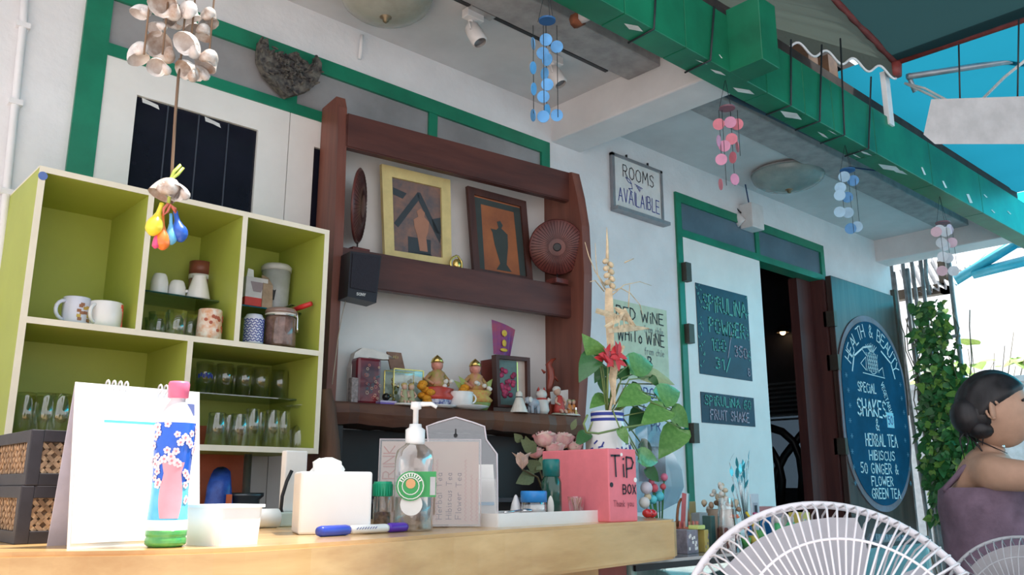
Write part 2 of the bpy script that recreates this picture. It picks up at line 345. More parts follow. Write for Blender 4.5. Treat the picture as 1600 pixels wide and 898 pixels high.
# ---------------------------------------------------------------- green boxed beam
gb = thing('boxed_beam', 'long dark green boxed timber beam with chipped paint under the awning', 'beam', (3.0, 1.71, 2.50))
joints = [-2.4, 2.02, 2.36, 2.90, 3.20, 3.45, 3.86, 4.5, 5.2, 6.4]
for a, e in zip(joints, joints[1:]):
    MB().bbox(a + .0015, e - .0015, 1.657, 1.766, 2.50, 2.742, 0.003).build('panel', m_greenb, gb)
MB().bbox(2.637, 2.755, 1.515, 1.66, 2.50, 2.765, 0.003).build('boxed_end', m_greenb, gb)
MB().box(-2.4, 6.3, 1.675, 1.75, 2.52, 2.73).build('core', m_dark, gb)
chip = MB()
for u, v, w_, h_ in ((990, 43, 22, 9), (1096, 97, 12, 4), (1122, 113, 16, 6), (1162, 142, 26, 7), (1236, 180, 26, 10), (1286, 211, 10, 7), (1301, 207, 9, 5), (1337, 243, 10, 5), (1352, 239, 14, 5), (1390, 262, 28, 8), (1405, 268, 18, 6)):
    q = [PZ(u + i * w_ / 2 + j * 4, v + j * h_ / 2 + i * 2, 2.4985) for i, j in ((-1, -1), (1, -1), (1, 1), (-1, 1))]; chip.add(q, [(0, 1, 2, 3)])
for u, v, w_, h_ in ((1443, 267, 4, 12), (1476, 288, 4, 11), (1515, 310, 6, 14), (1540, 306, 3, 5), (1552, 330, 3, 5), (1577, 332, 3, 5), (1126, 88, 2, 6), (1163, 83, 2, 5)):
    q = [PY(u + i * w_ / 2 + j * 2, v + j * h_ / 2, 1.6555) for i, j in ((-1, -1), (0.3, -1), (1, 1), (-.6, 1))]; chip.add(q, [(0, 1, 2, 3)])
chip.build('chipped_paint', mat('chipped_paint_white', (0.7, 0.72, 0.7), 0.7), gb)
# rusty bracket end at the beam's near end
br = thing('beam_bracket', 'white and rusty bracket poking out beside the green beam', 'bracket', PZ(945, 20, 2.56))
a, e = PZ(905, 30, 2.56), PZ(958, 3, 2.56)
MB().tube([a, e], 0.022, 6).build('arm', m_wall, br); dv = (e - a).normalized()
for q in (a, e): MB().tube([q - dv * .025, q + dv * .012], 0.026, 8).build('rusty_end', mat('rust', (0.30, 0.10, 0.05), 0.8, var=.3), br)
b = MB(); b.tube([PZ(1075, 120, 2.58), PZ(1210, 182, 2.57), PZ(1340, 246, 2.57), PZ(1500, 330, 2.57)], 0.014, 8)
tag(b.build('beam_cable', mat('dark_blue_cable', (0.02, 0.05, 0.08), 0.5)), 'dark blue pipe running along behind the green beam', 'pipe')
m_wire = mat('dark_wire', (0.02, 0.025, 0.03), 0.5)
ux = [(1024, 0, 1022, 45), (1116, 10, 1110, 92), (1236, 62, 1236, 165), (1284, 70, 1281, 190), (1313, 60, 1319, 205), (1361, 120, 1357, 230)]
for i, (u0, v0, u1, v1) in enumerate(ux):
    a, e = PY(u0, v0, 1.650), PY(u1, v1, 1.650); e.z = max(e.z, 2.50)
    w_ = MB().tube([a, Vector((e.x, 1.650, 2.497)), Vector((e.x + .005, 1.77, 2.495))], 0.004, 6).build('tie_wire', m_wire)
    tag(w_, 'thin dark tie wire looped round the green beam', 'wire', 'tie wires on the green beam')

# ================================================================== canopies
t_gray = tarp('grey_green_tarpaulin', (0.13, 0.15, 0.13), (0.07, 0.09, 0.08), 0.35)
t_green = tarp('dark_green_tarpaulin', (0.03, 0.055, 0.055), (0.012, 0.035, 0.04), 0.4)
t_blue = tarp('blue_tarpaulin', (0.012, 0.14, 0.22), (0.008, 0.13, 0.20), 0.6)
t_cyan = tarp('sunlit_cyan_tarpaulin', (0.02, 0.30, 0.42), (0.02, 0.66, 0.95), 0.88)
CN = Vector((4.05, 1.60, 3.02))
def sheet(name, q, mt, label, cat, nu=24, nv=12, wave=0.0, waves=8, axis='u', sag=0.0, parent=None, th=0.004):
    """cloth sheet over the corner points q (4), with folds and sag"""
    q = [Vector(p) for p in q]; b = MB(); vs = []; nrm = (q[1] - q[0]).cross(q[3] - q[0]).normalized()
    for j in range(nv + 1):
        for i in range(nu + 1):
            a, c_ = i / nu, j / nv
            p = (q[0] * (1 - a) + q[1] * a) * (1 - c_) + (q[3] * (1 - a) + q[2] * a) * c_
            t = a if axis == 'u' else c_
            p = p + nrm * wave * math.sin(t * waves * 2 * math.pi) - Vector((0, 0, sag * 16 * a * (1 - a) * c_ * (1 - c_)))
            vs.append(p)
    fs = [(j * (nu + 1) + i, j * (nu + 1) + i + 1, (j + 1) * (nu + 1) + i + 1, (j + 1) * (nu + 1) + i) for j in range(nv) for i in range(nu)]
    b.add(vs, fs, 0, True); o = b.build(name, mt, parent)
    if label: tag(o, label, cat)
    return o
pf = thing('awning', 'tarpaulin awning on a red oxide pipe frame above the green beam', 'awning', (CN.x, CN.y, CN.z))
hip = PZ(1305, 0, 3.20); hip2 = CN + (hip - CN) * 5.0
sheet('canopy', [CN, (4.12, -9.0, 3.02), (hip2.x, -9.0, hip2.z), hip2], t_green, None, None, 30, 24, 0.012, 9, 'v', 0.10, pf)  # stretched far out of view to cut the sky light on the wall
e0 = Vector((3.2, 1.88, 3.03))
sheet('flap', [CN, CN + (hip2 - CN) * .75, (1.0, 1.95, 3.12), e0], t_gray, None, None, 40, 8, 0.006, 16, 'u', 0.0, pf)
# scalloped valance hanging from the flap's edge
b = MB(); n = 60; top = []; bot = []
A, E = e0.lerp(CN, .1) + Vector((0, -.004, .012)), CN + Vector((-.01, .004, .012))
for i in range(n + 1):
    t = i / n; p = A.lerp(E, t); top.append(p); ph = t * 4.6
    bot.append(p - Vector((0, 0, 0.055 + 0.05 * (0.5 - 0.5 * math.cos(ph * 2 * math.pi)))))
for i in range(n): b.add([top[i], top[i + 1], bot[i + 1], bot[i]], [(0, 1, 2, 3)])
v = b.build('valance', t_gray, pf); v['label'] = 'grey scalloped valance edged with white piping'
MB().tube([p + Vector((0, -.003, 0)) for p in bot], 0.006, 6).build('piping', m_wall, v)
m_redpipe = mat('red_oxide_pipe', (0.22, 0.045, 0.04), 0.5, var=.2)
m_steel = mat('grey_steel_pipe', (0.35, 0.38, 0.42), 0.4, 0.6)
MB().tube([CN, hip2 + Vector((0, 0, -.02))], 0.017, 10).build('hip_pipe', m_redpipe, pf)
MB().tube([CN, (4.13, 0.4, 3.03), (4.12, -9, 3.03)], 0.015, 10).build('cross_pipe', m_redpipe, pf)
MB().tube([CN + Vector((.05, -.03, -.07)), PX(1600, 92, 4.55), PX(1720, 60, 4.75)], 0.016, 10).build('brace_pipe', m_steel, pf)
MB().tube([CN, CN + Vector((0.005, 0.01, -.07))], 0.03, 10).build('corner_joint', m_redpipe, pf)
MB().tube([CN + Vector((.06, -.03, -.05)), CN + Vector((.10, -.04, -.14))], 0.012, 8).build('pipe_stub', m_steel, pf)
b = MB(); b.bbox(CN.x - .03, CN.x + .022, 1.645, 1.672, 2.70, 2.985, 0.003); ps = b.build('awning_post', m_wall); tag(ps, 'short white post standing on the green beam under the awning corner', 'post')
# wires from the post to the right
for k, sg in enumerate((0.0, 0.03)):
    pts = [PX(1414, 130, CN.x - 0.01), PX(1445 + 8 * k, 138 + 10 * k, 4.0), PX(1490, 162 + 6 * k, 3.9), PX(1530, 160, 3.8), PX(1570, 120, 3.7), PX(1605, 92, 3.6)]
    tag(MB().tube(pts, 0.006, 6).build('white_cable', m_wall), 'white cable sagging from the awning post past the blank board', 'cable', 'white cables at the awning post')
# blue tarpaulin roof beyond
bt = sheet('blue_awning', [(4.0, 2.15, 3.06), (4.0, -9.0, 3.06), (6.3, -9.0, 2.92), (6.3, 2.15, 2.92)], t_blue, 'dark blue tarpaulin roof beyond the green awning', 'awning', 30, 20, 0.015, 6, 'v', 0.06)  # also run on unseen behind the camera to block sky light
sheet('cyan_awning', [(6.31, 2.15, 2.92), (6.31, -9.0, 2.92), (9.4, -9.0, 2.78), (9.4, 2.15, 2.78)], t_cyan, 'sunlit cyan tarpaulin roof at the far end of the terrace', 'awning', 30, 20, 0.015, 6, 'v', 0.05)  # unseen length added likewise; strong see-through tint throws cyan onto the wall
# blue end frame of that roof
m_cyan = mat('blue_painted_steel', (0.03, 0.36, 0.5), 0.4)
ef = thing('roof_end_frame', 'blue painted steel end frame under the far edge of the blue roof', 'frame', PX(1560, 400, 8.0))
for a, e in (((1490, 440), (1590, 378)), ((1520, 428), (1640, 398)), ((1585, 380), (1640, 376))): MB().tube([PX(*a, 8.0), PX(*e, 8.0)], 0.045, 4).build('bar', m_cyan, ef)
# blank white board
wb = MB(); q = [PD(u, v, 3.05) for u, v in ((1455, 155), (1640, 149), (1640, 225), (1461, 225), (1443, 210))]; r_ = ray(1550, 190).normalized()
wb.slab(q, r_ * 0.012); m_wbd = mat('dull_white_board', (.48, .48, .49), .6); wbo = thing('hanging_board', 'blank white board hanging below the awning corner', 'board', PD(1550, 225, 3.05)); wb.build('panel', m_wbd, wbo)
MB().tube([PD(1500, 154, 3.056), PD(1498, 70, 3.1)], 0.003, 6).build('hanger', m_wire, wbo); MB().tube([PD(1590, 151, 3.056), PD(1592, 30, 3.1)], 0.003, 6).build('hanger', m_wire, wbo)
# house roof above the ceiling: dark sheets and rafters
b = MB(); b.box(-3, 6.6, 1.9, 3.3, 3.12, 3.2); struct(b.build('roof_slab', m_dark), 'dark underside of the house roof')
for i, (x, u) in enumerate(((3.55, 0), (3.75, 0))):
    b = MB(); b.box(x, x + 0.09, 1.80, 2.6, 2.93, 3.04); tag(b.build('rafter', wood('raw_rafter', (0.24, 0.14, 0.08), (0.13, 0.07, 0.04), 4, 1)), 'rough wooden rafter end behind the scalloped valance', 'rafter', 'rafters behind the valance')

# ================================================================== outdoors to the right
m_leaf = mat('leaf_green', (0.04, 0.17, 0.04), 0.45, var=.3, scale=30)
m_leaf2 = mat('leaf_light_green', (0.20, 0.38, 0.06), 0.45, var=.3, scale=30)
m_stem = mat('stem_brown', (0.10, 0.09, 0.05), 0.7)
m_gwall = mat('grey_render', (0.42, 0.45, 0.47), 0.8, var=.1)
b = MB(); b.box(9.3, 9.45, -3, 4.4, 0, 1.96); b.box(9.25, 9.5, -3, 4.4, 1.96, 2.02); struct(b.build('wall_garden', m_gwall), 'low grey garden wall beyond the terrace')
def corr(b, a, e, up, n=10, amp=.02, mi=0):
    a, e, up = Vector(a), Vector(e), Vector(up); nr = (e - a).cross(up).normalized(); vs = []; N = n * 6
    for i in range(N + 1):
        t = i / N; p = a.lerp(e, t) + nr * amp * math.sin(t * n * 2 * math.pi); vs += [p, p + up]
    b.add(vs, [(2 * i, 2 * i + 2, 2 * i + 3, 2 * i + 1) for i in range(N)], mi, True)
m_tin = mat('corrugated_tin', (0.50, 0.52, 0.54), 0.45, 0.5, var=.15)
b = MB(); corr(b, PX(1402, 418, 7.6), PX(1470, 400, 7.4), PX(1420, 462, 7.0) - PX(1402, 418, 7.6), 7, .02); tag(b.build('tin_roof', m_tin), 'small sheet of corrugated tin roofing above the trellis', 'roof')
b = MB(); corr(b, PX(1480, 420, 8.9), PX(1545, 392, 8.9), PX(1450, 445, 8.2) - PX(1480, 420, 8.9), 9, .022); tag(b.build('tin_roof', m_tin), 'corrugated tin roofing sheet below the blue roof end', 'roof')
m_tim = wood('weathered_timber', (0.20, 0.15, 0.11), (0.12, 0.09, 0.07), 5, 2)
b = MB(); a = PX(1398, 462, 7.0); e = PX(1486, 458, 7.0); b.box(6.95, 7.03, e.y, a.y, a.z - 0.05, a.z + 0.03)
q = PX(1477, 440, 7.0); b.box(6.95, 7.03, e.y, e.y + 0.06, a.z - .05, q.z + 0.16); tag(b.build('timber_bracket', m_tim), 'weathered timber bracket under the tin sheet', 'bracket')
# vine-covered trellis screen
LEAF = None
def leaf_mesh(name, l=1.0, w=0.62, mt=None, fold=0.12, heart=True):
    vs = [(0, 0, 0)]; pr = [(0.02, .30), (.12, .46), (.3, .5), (.55, .4), (.8, .2), (1.0, 0)] if heart else [(0.1, .15), (.3, .38), (.55, .4), (.8, .22), (1.0, 0)]
    if heart: vs[0] = (0.08, 0, 0)
    mid = []; L_ = []; R_ = []
    for t, h in pr:
        x = t * l; z = -0.18 * l * t * t
        L_.append((x - (0.06 if heart and t < .1 else 0), h * w, z + fold * h * w)); R_.append((x - (0.06 if heart and t < .1 else 0), -h * w, z + fold * h * w)); mid.append((x, 0, z))
    vs = [vs[0]] + mid + L_ + R_; n = len(pr); fs = []
    m0, l0, r0 = 1, 1 + n, 1 + 2 * n
    fs += [(0, m0, l0), (0, r0, m0)]
    for i in range(n - 1):
        fs += [(m0 + i, m0 + i + 1, l0 + i + 1, l0 + i), (m0 + i, r0 + i, r0 + i + 1, m0 + i + 1)]
    me = bpy.data.meshes.new(name); me.from_pydata(vs, [], fs); me.materials.append(mt); me.update()
    for p in me.polygons: p.use_smooth = True
    return me
def put_leaf(me, parent, pos, dirv, up=(0, 0, 1), size=0.05, name='leaf'):
    x = Vector(dirv).normalized(); z = Vector(up); z = (z - x * z.dot(x)); z = z.normalized() if z.length > 1e-4 else x.orthogonal(); y = z.cross(x)
    o = bpy.data.objects.new(name, me); COL.objects.link(o); o.parent = parent
    M = Matrix((x, y, z)).transposed().to_4x4() @ Matrix.Diagonal((size, size, size, 1)); M.translation = Vector(pos) - parent.location
    o.matrix_local = M; return o
lm1 = leaf_mesh('vine_leaf', mt=m_leaf); lm2 = leaf_mesh('vine_leaf_light', mt=m_leaf2)
tr = thing('garden_trellis', 'leaning trellis of grey slats at the end of the wall', 'trellis', (6.35, 2.4, 0.0))
m_slat = mat('trellis_slat', (0.22, 0.24, 0.25), 0.6, var=.2)
slats = [((1392, 410), (1440, 900)), ((1396, 425), (1462, 900)), ((1410, 408), (1478, 900)), ((1424, 406), (1492, 900)), ((1438, 404), (1500, 900)), ((1446, 400), (1452, 460))]
SL = []
for a, e in slats:
    A_, E_ = PX(*a, 6.35), PX(*e, 6.30); SL.append((A_, E_)); MB().tube([A_, A_.lerp(E_, .5) + Vector((0, .01, 0)), E_], 0.014, 6).build('slat', m_slat, tr)
for zz in (1.0, 1.5, 2.0): MB().tube([(6.36, 2.62, zz), (6.36, 2.28, zz)], 0.012, 6).build('crossbar', m_slat, tr)
for yy in (2.30, 2.6): MB().tube([(6.37, yy, 0), (6.37, yy, 2.55)], 0.016, 6).build('post', m_slat, tr)
vn = thing('climbing_vine', 'dense heart-leaved vine climbing over the trellis', 'vine', (6.33, 2.35, 0.0)); rnd = random.Random(3)
st = MB(); stuffleaf = MB(); cnt = 0
for k in range(14):
    x0 = 6.30 + rnd.uniform(-.05, .05); ya = rnd.uniform(2.28, 2.52); pts = []; z = 0.0; y = ya
    hmax = 2.25 if k % 3 else 1.7
    while z < hmax:
        pts.append((x0 + rnd.uniform(-.03, .03), y, z)); z += 0.12; y += rnd.uniform(-.04, .045)
    st.tube(pts, 0.004, 5)
st.build('stem', m_stem, vn)
for k in range(1700):
    z = rnd.uniform(0.75, 2.25); f = (2.25 - z) / 1.5
    yl = 2.55; yr = 2.36 - 0.14 * min(1, f * 1.6) + rnd.uniform(-.05, .05)
    if z > 1.7 and rnd.random() < .55: continue
    y = rnd.uniform(yr, yl); x = 6.29 + rnd.uniform(-.10, .10) - (0.08 if z < 1.4 else 0)
    dv = Vector((rnd.uniform(-.6, .2), rnd.uniform(-.8, .8), rnd.uniform(-1, .1))); up = Vector((-1, rnd.uniform(-.6, .6), rnd.uniform(-.2, .8)))
    s_ = rnd.uniform(.045, .085)
    if cnt < 290: put_leaf(lm1 if rnd.random() < .75 else lm2, vn, (x, y, z), dv, up, s_); cnt += 1
    else:
        X1 = dv.normalized(); Z1 = (up - X1 * up.dot(X1)).normalized(); Y1 = Z1.cross(X1)
        stuffleaf.add([Vector((x, y, z)) + X1 * v_.co.x * s_ + Y1 * v_.co.y * s_ + Z1 * v_.co.z * s_ for v_ in lm1.vertices], [tuple(p.vertices) for p in lm1.polygons], 0 if rnd.random() < .8 else 1, True)
o = stuffleaf.build('foliage', [m_leaf, m_leaf2], vn); o['kind'] = 'stuff'
# garden bushes
def bush(name, label, c, rad, h, n, s0, s1, mts, seed):
    rn = random.Random(seed); t = thing(name, label, 'bush', (c[0], c[1], c[2])); st = MB()
    for k in range(max(8, n // 4)):
        a = rn.uniform(0, 6.28); r = rad * rn.uniform(.2, 1); e = Vector((c[0] + r * math.cos(a), c[1] + r * math.sin(a), c[2] + h * rn.uniform(.4, 1)))
        st.tube([c, Vector(c).lerp(e, .5) + Vector((0, 0, h * .12)), e], [.012, .008, .004], 5)
        for j in range(4):
            q = Vector(c).lerp(e, rn.uniform(.5, 1)) + Vector((rn.uniform(-.1, .1), rn.uniform(-.1, .1), rn.uniform(-.05, .12)))
            put_leaf(mts[rn.randrange(len(mts))], t, q, (rn.uniform(-1, .4), rn.uniform(-1, 1), rn.uniform(-.8, .4)), (rn.uniform(-1, 0), rn.uniform(-.4, .4), 1), rn.uniform(s0, s1))
    st.build('stem', m_stem, t); return t
m_leaf3 = mat('leaf_sunlit', (0.38, 0.52, 0.16), 0.5, var=.25)
bl1 = leaf_mesh('broad_leaf', mt=m_leaf2, w=.8); bl2 = leaf_mesh('broad_leaf_pale', mt=m_leaf3, w=.8); bl3 = leaf_mesh('small_leaf', mt=m_leaf3, heart=False)
bush('broadleaf_bush', 'broad pale-leaved bush rising behind the low garden wall', (10.7, 3.75, 0.0), .7, 2.8, 130, .22, .34, [bl1, bl2, bl2], 1)
bush('broadleaf_bush', 'broad-leaved bush beside the pale garden hedge', (10.6, 2.05, 0.0), .65, 2.9, 130, .16, .26, [bl2, bl1], 2)
bush('pale_shrub', 'thin sunlit shrub high behind the garden wall', (13.0, 2.4, 1.2), .9, 2.4, 60, .10, .2, [bl3, bl2], 5)
bush('pale_shrub', 'thin sunlit shrub rising behind the trellis', (12.8, 4.9, 1.0), .8, 1.9, 60, .10, .2, [bl3, bl2], 6)

# ================================================================== green shelf cabinet
m_cg = mat('lime_green_laminate', (0.44, 0.50, 0.09), 0.5, var=.05, scale=3)
m_ce = mat('cream_edge_band', (0.82, 0.76, 0.62), 0.5, var=.03)
m_tglass = thin_glass('tinted_shelf_glass', (0.25, 0.55, 0.50), .12)
CX0, CX1, CY0, CY1, CZ0, CZ1 = 0.491, 1.33, 2.327, 2.636, 1.05, 1.75
cb = thing('cube_cabinet', 'lime green open shelf cabinet with cream edges hung on the folding door', 'cabinet', ((CX0 + CX1) / 2, CY1, CZ0))
def panel(name, x0, x1, y0, y1, z0, z1):
    b = MB(); b.box(x0, x1, y0 + .0015, y1, z0, z1, 0); b.box(x0 - .0003, x1 + .0003, y0, y0 + .0015, z0 - .0003, z1 + .0003, 1)
    return b.build(name, [m_cg, m_ce], cb)
tk = .0155
panel('side_panel', CX0, CX0 + tk, CY0, CY1, CZ0, CZ1); panel('side_panel', CX1 - tk, CX1, CY0, CY1, CZ0, CZ1)
b = MB(); b.box(CX0 + tk, CX1 - tk, CY0 + .0015, CY1, CZ1 - tk, CZ1); b.box(CX0, CX1, CY0 - .0004, CY0 + .0015, CZ1 - tk, CZ1, 1); b.box(CX0 - .0005, CX0 + .001, CY0, CY1, CZ1 - .004, CZ1 + .0006, 1); b.build('top_panel', [m_cg, m_ce], cb)
panel('bottom_panel', CX0 + tk, CX1 - tk, CY0, CY1, CZ0, CZ0 + tk)
panel('shelf', CX0 + tk, CX1 - tk, CY0 + .0005, CY1, 1.345, 1.3605)
panel('divider', .765, .780, CY0 + .0003, CY1, 1.3605, CZ1 - tk); panel('divider', 1.040, 1.055, CY0 + .0003, CY1, 1.3605, CZ1 - tk); panel('divider', .908, .923, CY0 + .0003, CY1, CZ0 + tk, 1.345)
b = MB(); b.box(CX0, CX1, CY1 - .004, CY1 + .0005, CZ0, CZ1); b.build('back_panel', m_cg, cb)
for x0, x1, z in ((.780, 1.040, 1.498), (1.055, 1.3145, 1.498), (.923, 1.3145, 1.222)):
    MB().bbox(x0, x1, 2.45, CY1 - .004, z - .005, z, .001).build('glass_shelf', m_tglass, cb)
MB().disc((CX0 + .009, CY0 - .001, CZ1 - .026), (0, -1, 0), .011, .002).build('sticker', mat('blue_sticker', (.12, .2, .5), .5), cb)

# ================================================================== dark wooden shelf unit
SL0, SR0 = Vector((1.463, 2.48, 0)), Vector((2.48, 2.36, 0))
U = (SR0 - SL0).normalized(); W = Vector((-U.y, U.x, 0))   # W points to the wall
LEN = (SR0 - SL0).length
def S(a, w, z): return SL0 + U * a + W * w + Vector((0, 0, z))
def PS(u, v, w=0.0): return PP(u, v, SL0 + W * w, W)        # pixel onto the plane w behind the front
def sa(p): return (p - SL0).dot(U)
m_wd = wood('dark_red_wood', (0.105, 0.034, 0.026), (0.055, 0.018, 0.016), 4, 0, r=0.45)
m_wv = wood('dark_red_wood_upright', (0.22, 0.08, 0.055), (0.13, 0.045, 0.035), 4, 2, r=0.45)
su = thing('wooden_shelf_unit', 'dark wooden wall shelf with curved side boards and a thick lower plank', 'shelf', S(LEN / 2, .16, 1.15))
def stile(a0, a1, prof, name):                           # prof: (front w, back w, z)
    b = MB(); n = len(prof); vs = []
    for a in (a0, a1): vs += [S(a, f, z) for f, k, z in prof] + [S(a, k, z) for f, k, z in reversed(prof)]
    N = 2 * n; b.add(vs, [tuple(range(N)), tuple(range(N, 2 * N))[::-1]] + [(i, (i + 1) % N, N + (i + 1) % N, N + i) for i in range(N)])
    return b.build(name, m_wv, su)
stile(-.030, .004, [(.0, .155, 1.0), (-.01, .155, 1.3), (-.012, .155, 1.8), (0, .155, 2.15), (.01, .155, 2.27), (.03, .155, 2.315)], 'side_board')
def wr(u, v): q = PP(u, v, S(LEN + .03, 0, 0), U); return ((q - SL0).dot(W), q.z)
fr_ = [wr(*p) for p in ((905, 272), (914, 310), (921, 354), (925, 430), (924, 500), (918, 600), (912, 690), (908, 760))]
stile(LEN - .012, LEN + .03, [(f, .262, z) for f, z in reversed(fr_)] + [(fr_[0][0] + .04, .262, fr_[0][1] + .008)], 'side_board')
def bar(a0, a1, w0, w1, z0, z1, name, mt=m_wd, par=su, bev=.004):
    b = MB(); bm = bmesh.new(); bmesh.ops.create_cube(bm, size=1)
    for q in bm.verts: q.co = Vector(((a0 + a1) / 2 + q.co.x * (a1 - a0), (w0 + w1) / 2 + q.co.y * (w1 - w0), (z0 + z1) / 2 + q.co.z * (z1 - z0)))
    if bev: bmesh.ops.bevel(bm, geom=bm.edges[:], offset=bev, segments=2, affect='EDGES')
    for q in bm.verts: q.co = S(*q.co)
    return b.bm(bm).build(name, mt, par)
bar(0, LEN + .0, -.006, .03, 2.118, 2.247, 'top_rail')
bar(0, LEN + .0, -.006, .03, 1.622, 1.753, 'shelf_rail')
bar(0, LEN, .03, .17, 1.728, 1.750, 'shelf_board')
bar(0, LEN + .01, .165, .172, 1.10, 2.20, 'back_board', m_white, su, 0)
# lower plank with a live edge
b = MB(); n = 26; rn = random.Random(4); vs = []
for i in range(n + 1):
    a = -.045 + (LEN + .05) * i / n; d = rn.uniform(-.006, .006); zt, zb = 1.226, 1.150 + rn.uniform(-.004, .004) + .005 * math.sin(i * .5)
    vs += [S(a, -.035 + d, zt - .006), S(a, -.045 + d, (zt + zb) / 2), S(a, -.03 + d, zb), S(a, .165, zb), S(a, .165, zt), S(a, -.025 + d, zt)]
for i in range(n):
    for k in range(6): b.f.append([i * 6 + k, i * 6 + (k + 1) % 6, (i + 1) * 6 + (k + 1) % 6, (i + 1) * 6 + k]); b.m.append(0); b.sm.append(False)
b.v = vs; b.f += [list(range(6)), list(range(n * 6, n * 6 + 6))]; b.m += [0, 0]; b.sm += [False, False]
b.build('lower_plank', wood('brown_plank', (0.16, 0.075, 0.045), (0.085, 0.036, 0.025), 4, 0, bump=.4), su)
# trunk-like post
tk_ = [PS(507, 608, -.06), PS(510, 640, -.06), PS(514, 690, -.06), PS(516, 760, -.06)]; tk_.append(Vector((tk_[-1].x, tk_[-1].y, 0.0)))
b = MB(); b.tube(tk_, [.022, .030, .034, .036, .04], 9); tag(b.build('tree_trunk_post', wood('bark_post', (0.20, 0.10, 0.06), (0.09, 0.045, 0.03), 5, 2, r=.7, bump=.6)), 'rough bare trunk post at the end of the lower plank', 'post')
# dark low cupboard under the plank
uc = thing('low_cupboard', 'black open-fronted cupboard under the lower wooden plank', 'cupboard', S(LEN / 2, .2, 0))
bar(0.01, LEN - .02, .15, .165, 0, 1.148, 'back_panel', m_black, uc, 0); bar(0.01, .03, -.02, .15, 0, 1.148, 'side_panel', m_black, uc, 0); bar(LEN - .04, LEN - .02, -.02, .15, 0, 1.148, 'side_panel', m_black, uc, 0)
bar(.03, LEN - .04, -.02, .15, .90, .915, 'shelf', mat('grey_black_shelf', (.05, .05, .06), .3), uc, 0); bar(.03, LEN - .04, -.02, .15, .02, .05, 'bottom', m_black, uc, 0)

# ================================================================== bar counter
CT = 0.875
m_slab = wood('golden_slab_wood', (0.72, 0.48, 0.22), (0.45, 0.24, 0.085), 2.5, 0, r=.28, bump=.08, coat=.3)
outl = [(-.6, 1.34), (0.0, 1.25), (.267, 1.205), (.40, 1.115), (.532, 1.077), (.78, 1.135), (1.04, 1.211), (1.4, 1.272), (1.74, 1.328), (1.772, 1.345), (1.785, 1.38), (2.05, 1.86), (-.6, 1.86)]
fr2 = [Vector(q) for q in outl[:9]]
for _k in range(2): fr2 = [fr2[0]] + [q for a, e in zip(fr2, fr2[1:]) for q in (a.lerp(e, .25), a.lerp(e, .75))] + [fr2[-1]]
outl = [(q.x, q.y) for q in fr2] + outl[9:]
bc = thing('bar_counter', 'wooden bar counter with a thick golden live-edge slab top', 'counter', (.7, 1.5, 0))
b = MB(); bm = bmesh.new(); vv = [bm.verts.new((x, y, CT - .092)) for x, y in outl]; f = bm.faces.new(vv)
ex = bmesh.ops.extrude_face_region(bm, geom=[f]); bmesh.ops.translate(bm, verts=[q for q in ex['geom'] if isinstance(q, bmesh.types.BMVert)], vec=(0, 0, .092))
bm.normal_update(); bmesh.ops.bevel(bm, geom=[e for e in bm.edges if e.calc_face_angle(0) > .6], offset=.006, segments=2, affect='EDGES')
sl_o = b.bm(bm).build('slab_top', m_slab, bc)
b = MB(); b.box(-.6, 1.02, 1.30, 1.80, 0, CT - .092); b.build('front_panel', wood('pale_counter_wood', (0.50, 0.32, 0.14), (0.40, 0.24, 0.10), 3, 2), bc)
b = MB(); b.box(1.02, 1.50, 1.36, 1.80, 0, CT - .092); b.build('side_panel', wood('pale_counter_wood', (0.5, .32, .14), (.4, .24, .1), 3, 2), bc)
b = MB(); b.box(1.50, 1.62, 1.38, 1.5, 0, CT - .092); b.build('post', wood('red_counter_post', (0.22, 0.05, 0.035), (0.14, 0.03, 0.025), 3, 2), bc)
# glass display case
dc = thing('display_case', 'glass display case with a dark rim beside the wooden counter', 'display case', (2.6, 1.65, 0))
m_glass = thin_glass('clear_glass', (0.95, 0.98, 0.97))
m_gtint = thin_glass('greenish_case_glass', (0.80, 0.92, 0.89))
GX0, GX1, GY0, GY1, GZ = 1.64, 3.30, 1.372, 1.95, .780
b = MB(); b.box(GX0, GX1, GY0, GY1, GZ - .010, GZ); b.build('glass_top', mat('smoky_glass_top', (.25, .27, .28), .06, var=.1), dc)
b = MB(); b.box(GX0, GX1, GY0 - .004, GY0 + .004, GZ - .022, GZ - .008); b.build('rim', m_black, dc)
b = MB(); b.box(GX0 + .01, GX1, GY0 + .002, GY0 + .008, .12, GZ - .012); b.build('front_glass', m_gtint, dc)
b = MB(); b.box(GX0, GX1, GY0, GY1, 0, .12); b.box(GX0, GX0 + .02, GY0 + .01, GY1, .12, GZ - .01); b.box(GX1 - .02, GX1, GY0 + .01, GY1, .12, GZ - .01); b.box(GX0, GX1, GY1 - .02, GY1, .12, GZ - .01)
b.build('carcass', mat('pale_green_case', (0.30, 0.42, 0.40), .5), dc)
MB().box(GX0 + .02, GX1 - .02, GY0 + .02, GY1 - .02, .50, .506).build('glass_shelf', m_gtint, dc)
rn = random.Random(8)
for k in range(9):
    x = 1.72 + k * .16; hh = rn.uniform(.06, .11); cc = [(.02, .25, .35), (.05, .3, .22), (.55, .6, .6)][k % 3]
    lo = thing('packet', 'small teal packet standing on the glass shelf inside the display case', 'packet', (x, GY0 + .12, .506), 0, 'packets inside the display case')
    MB().bbox(x - .05, x + .05, GY0 + .09, GY0 + .14, .506, .506 + hh * 1.5, .004).build('pouch', mat('packet_%d' % (k % 3), cc, .4), lo)
    MB().box(x - .025, x + .025, GY0 + .087, GY0 + .0905, .53, .506 + hh).build('paper_label', m_wall, lo)

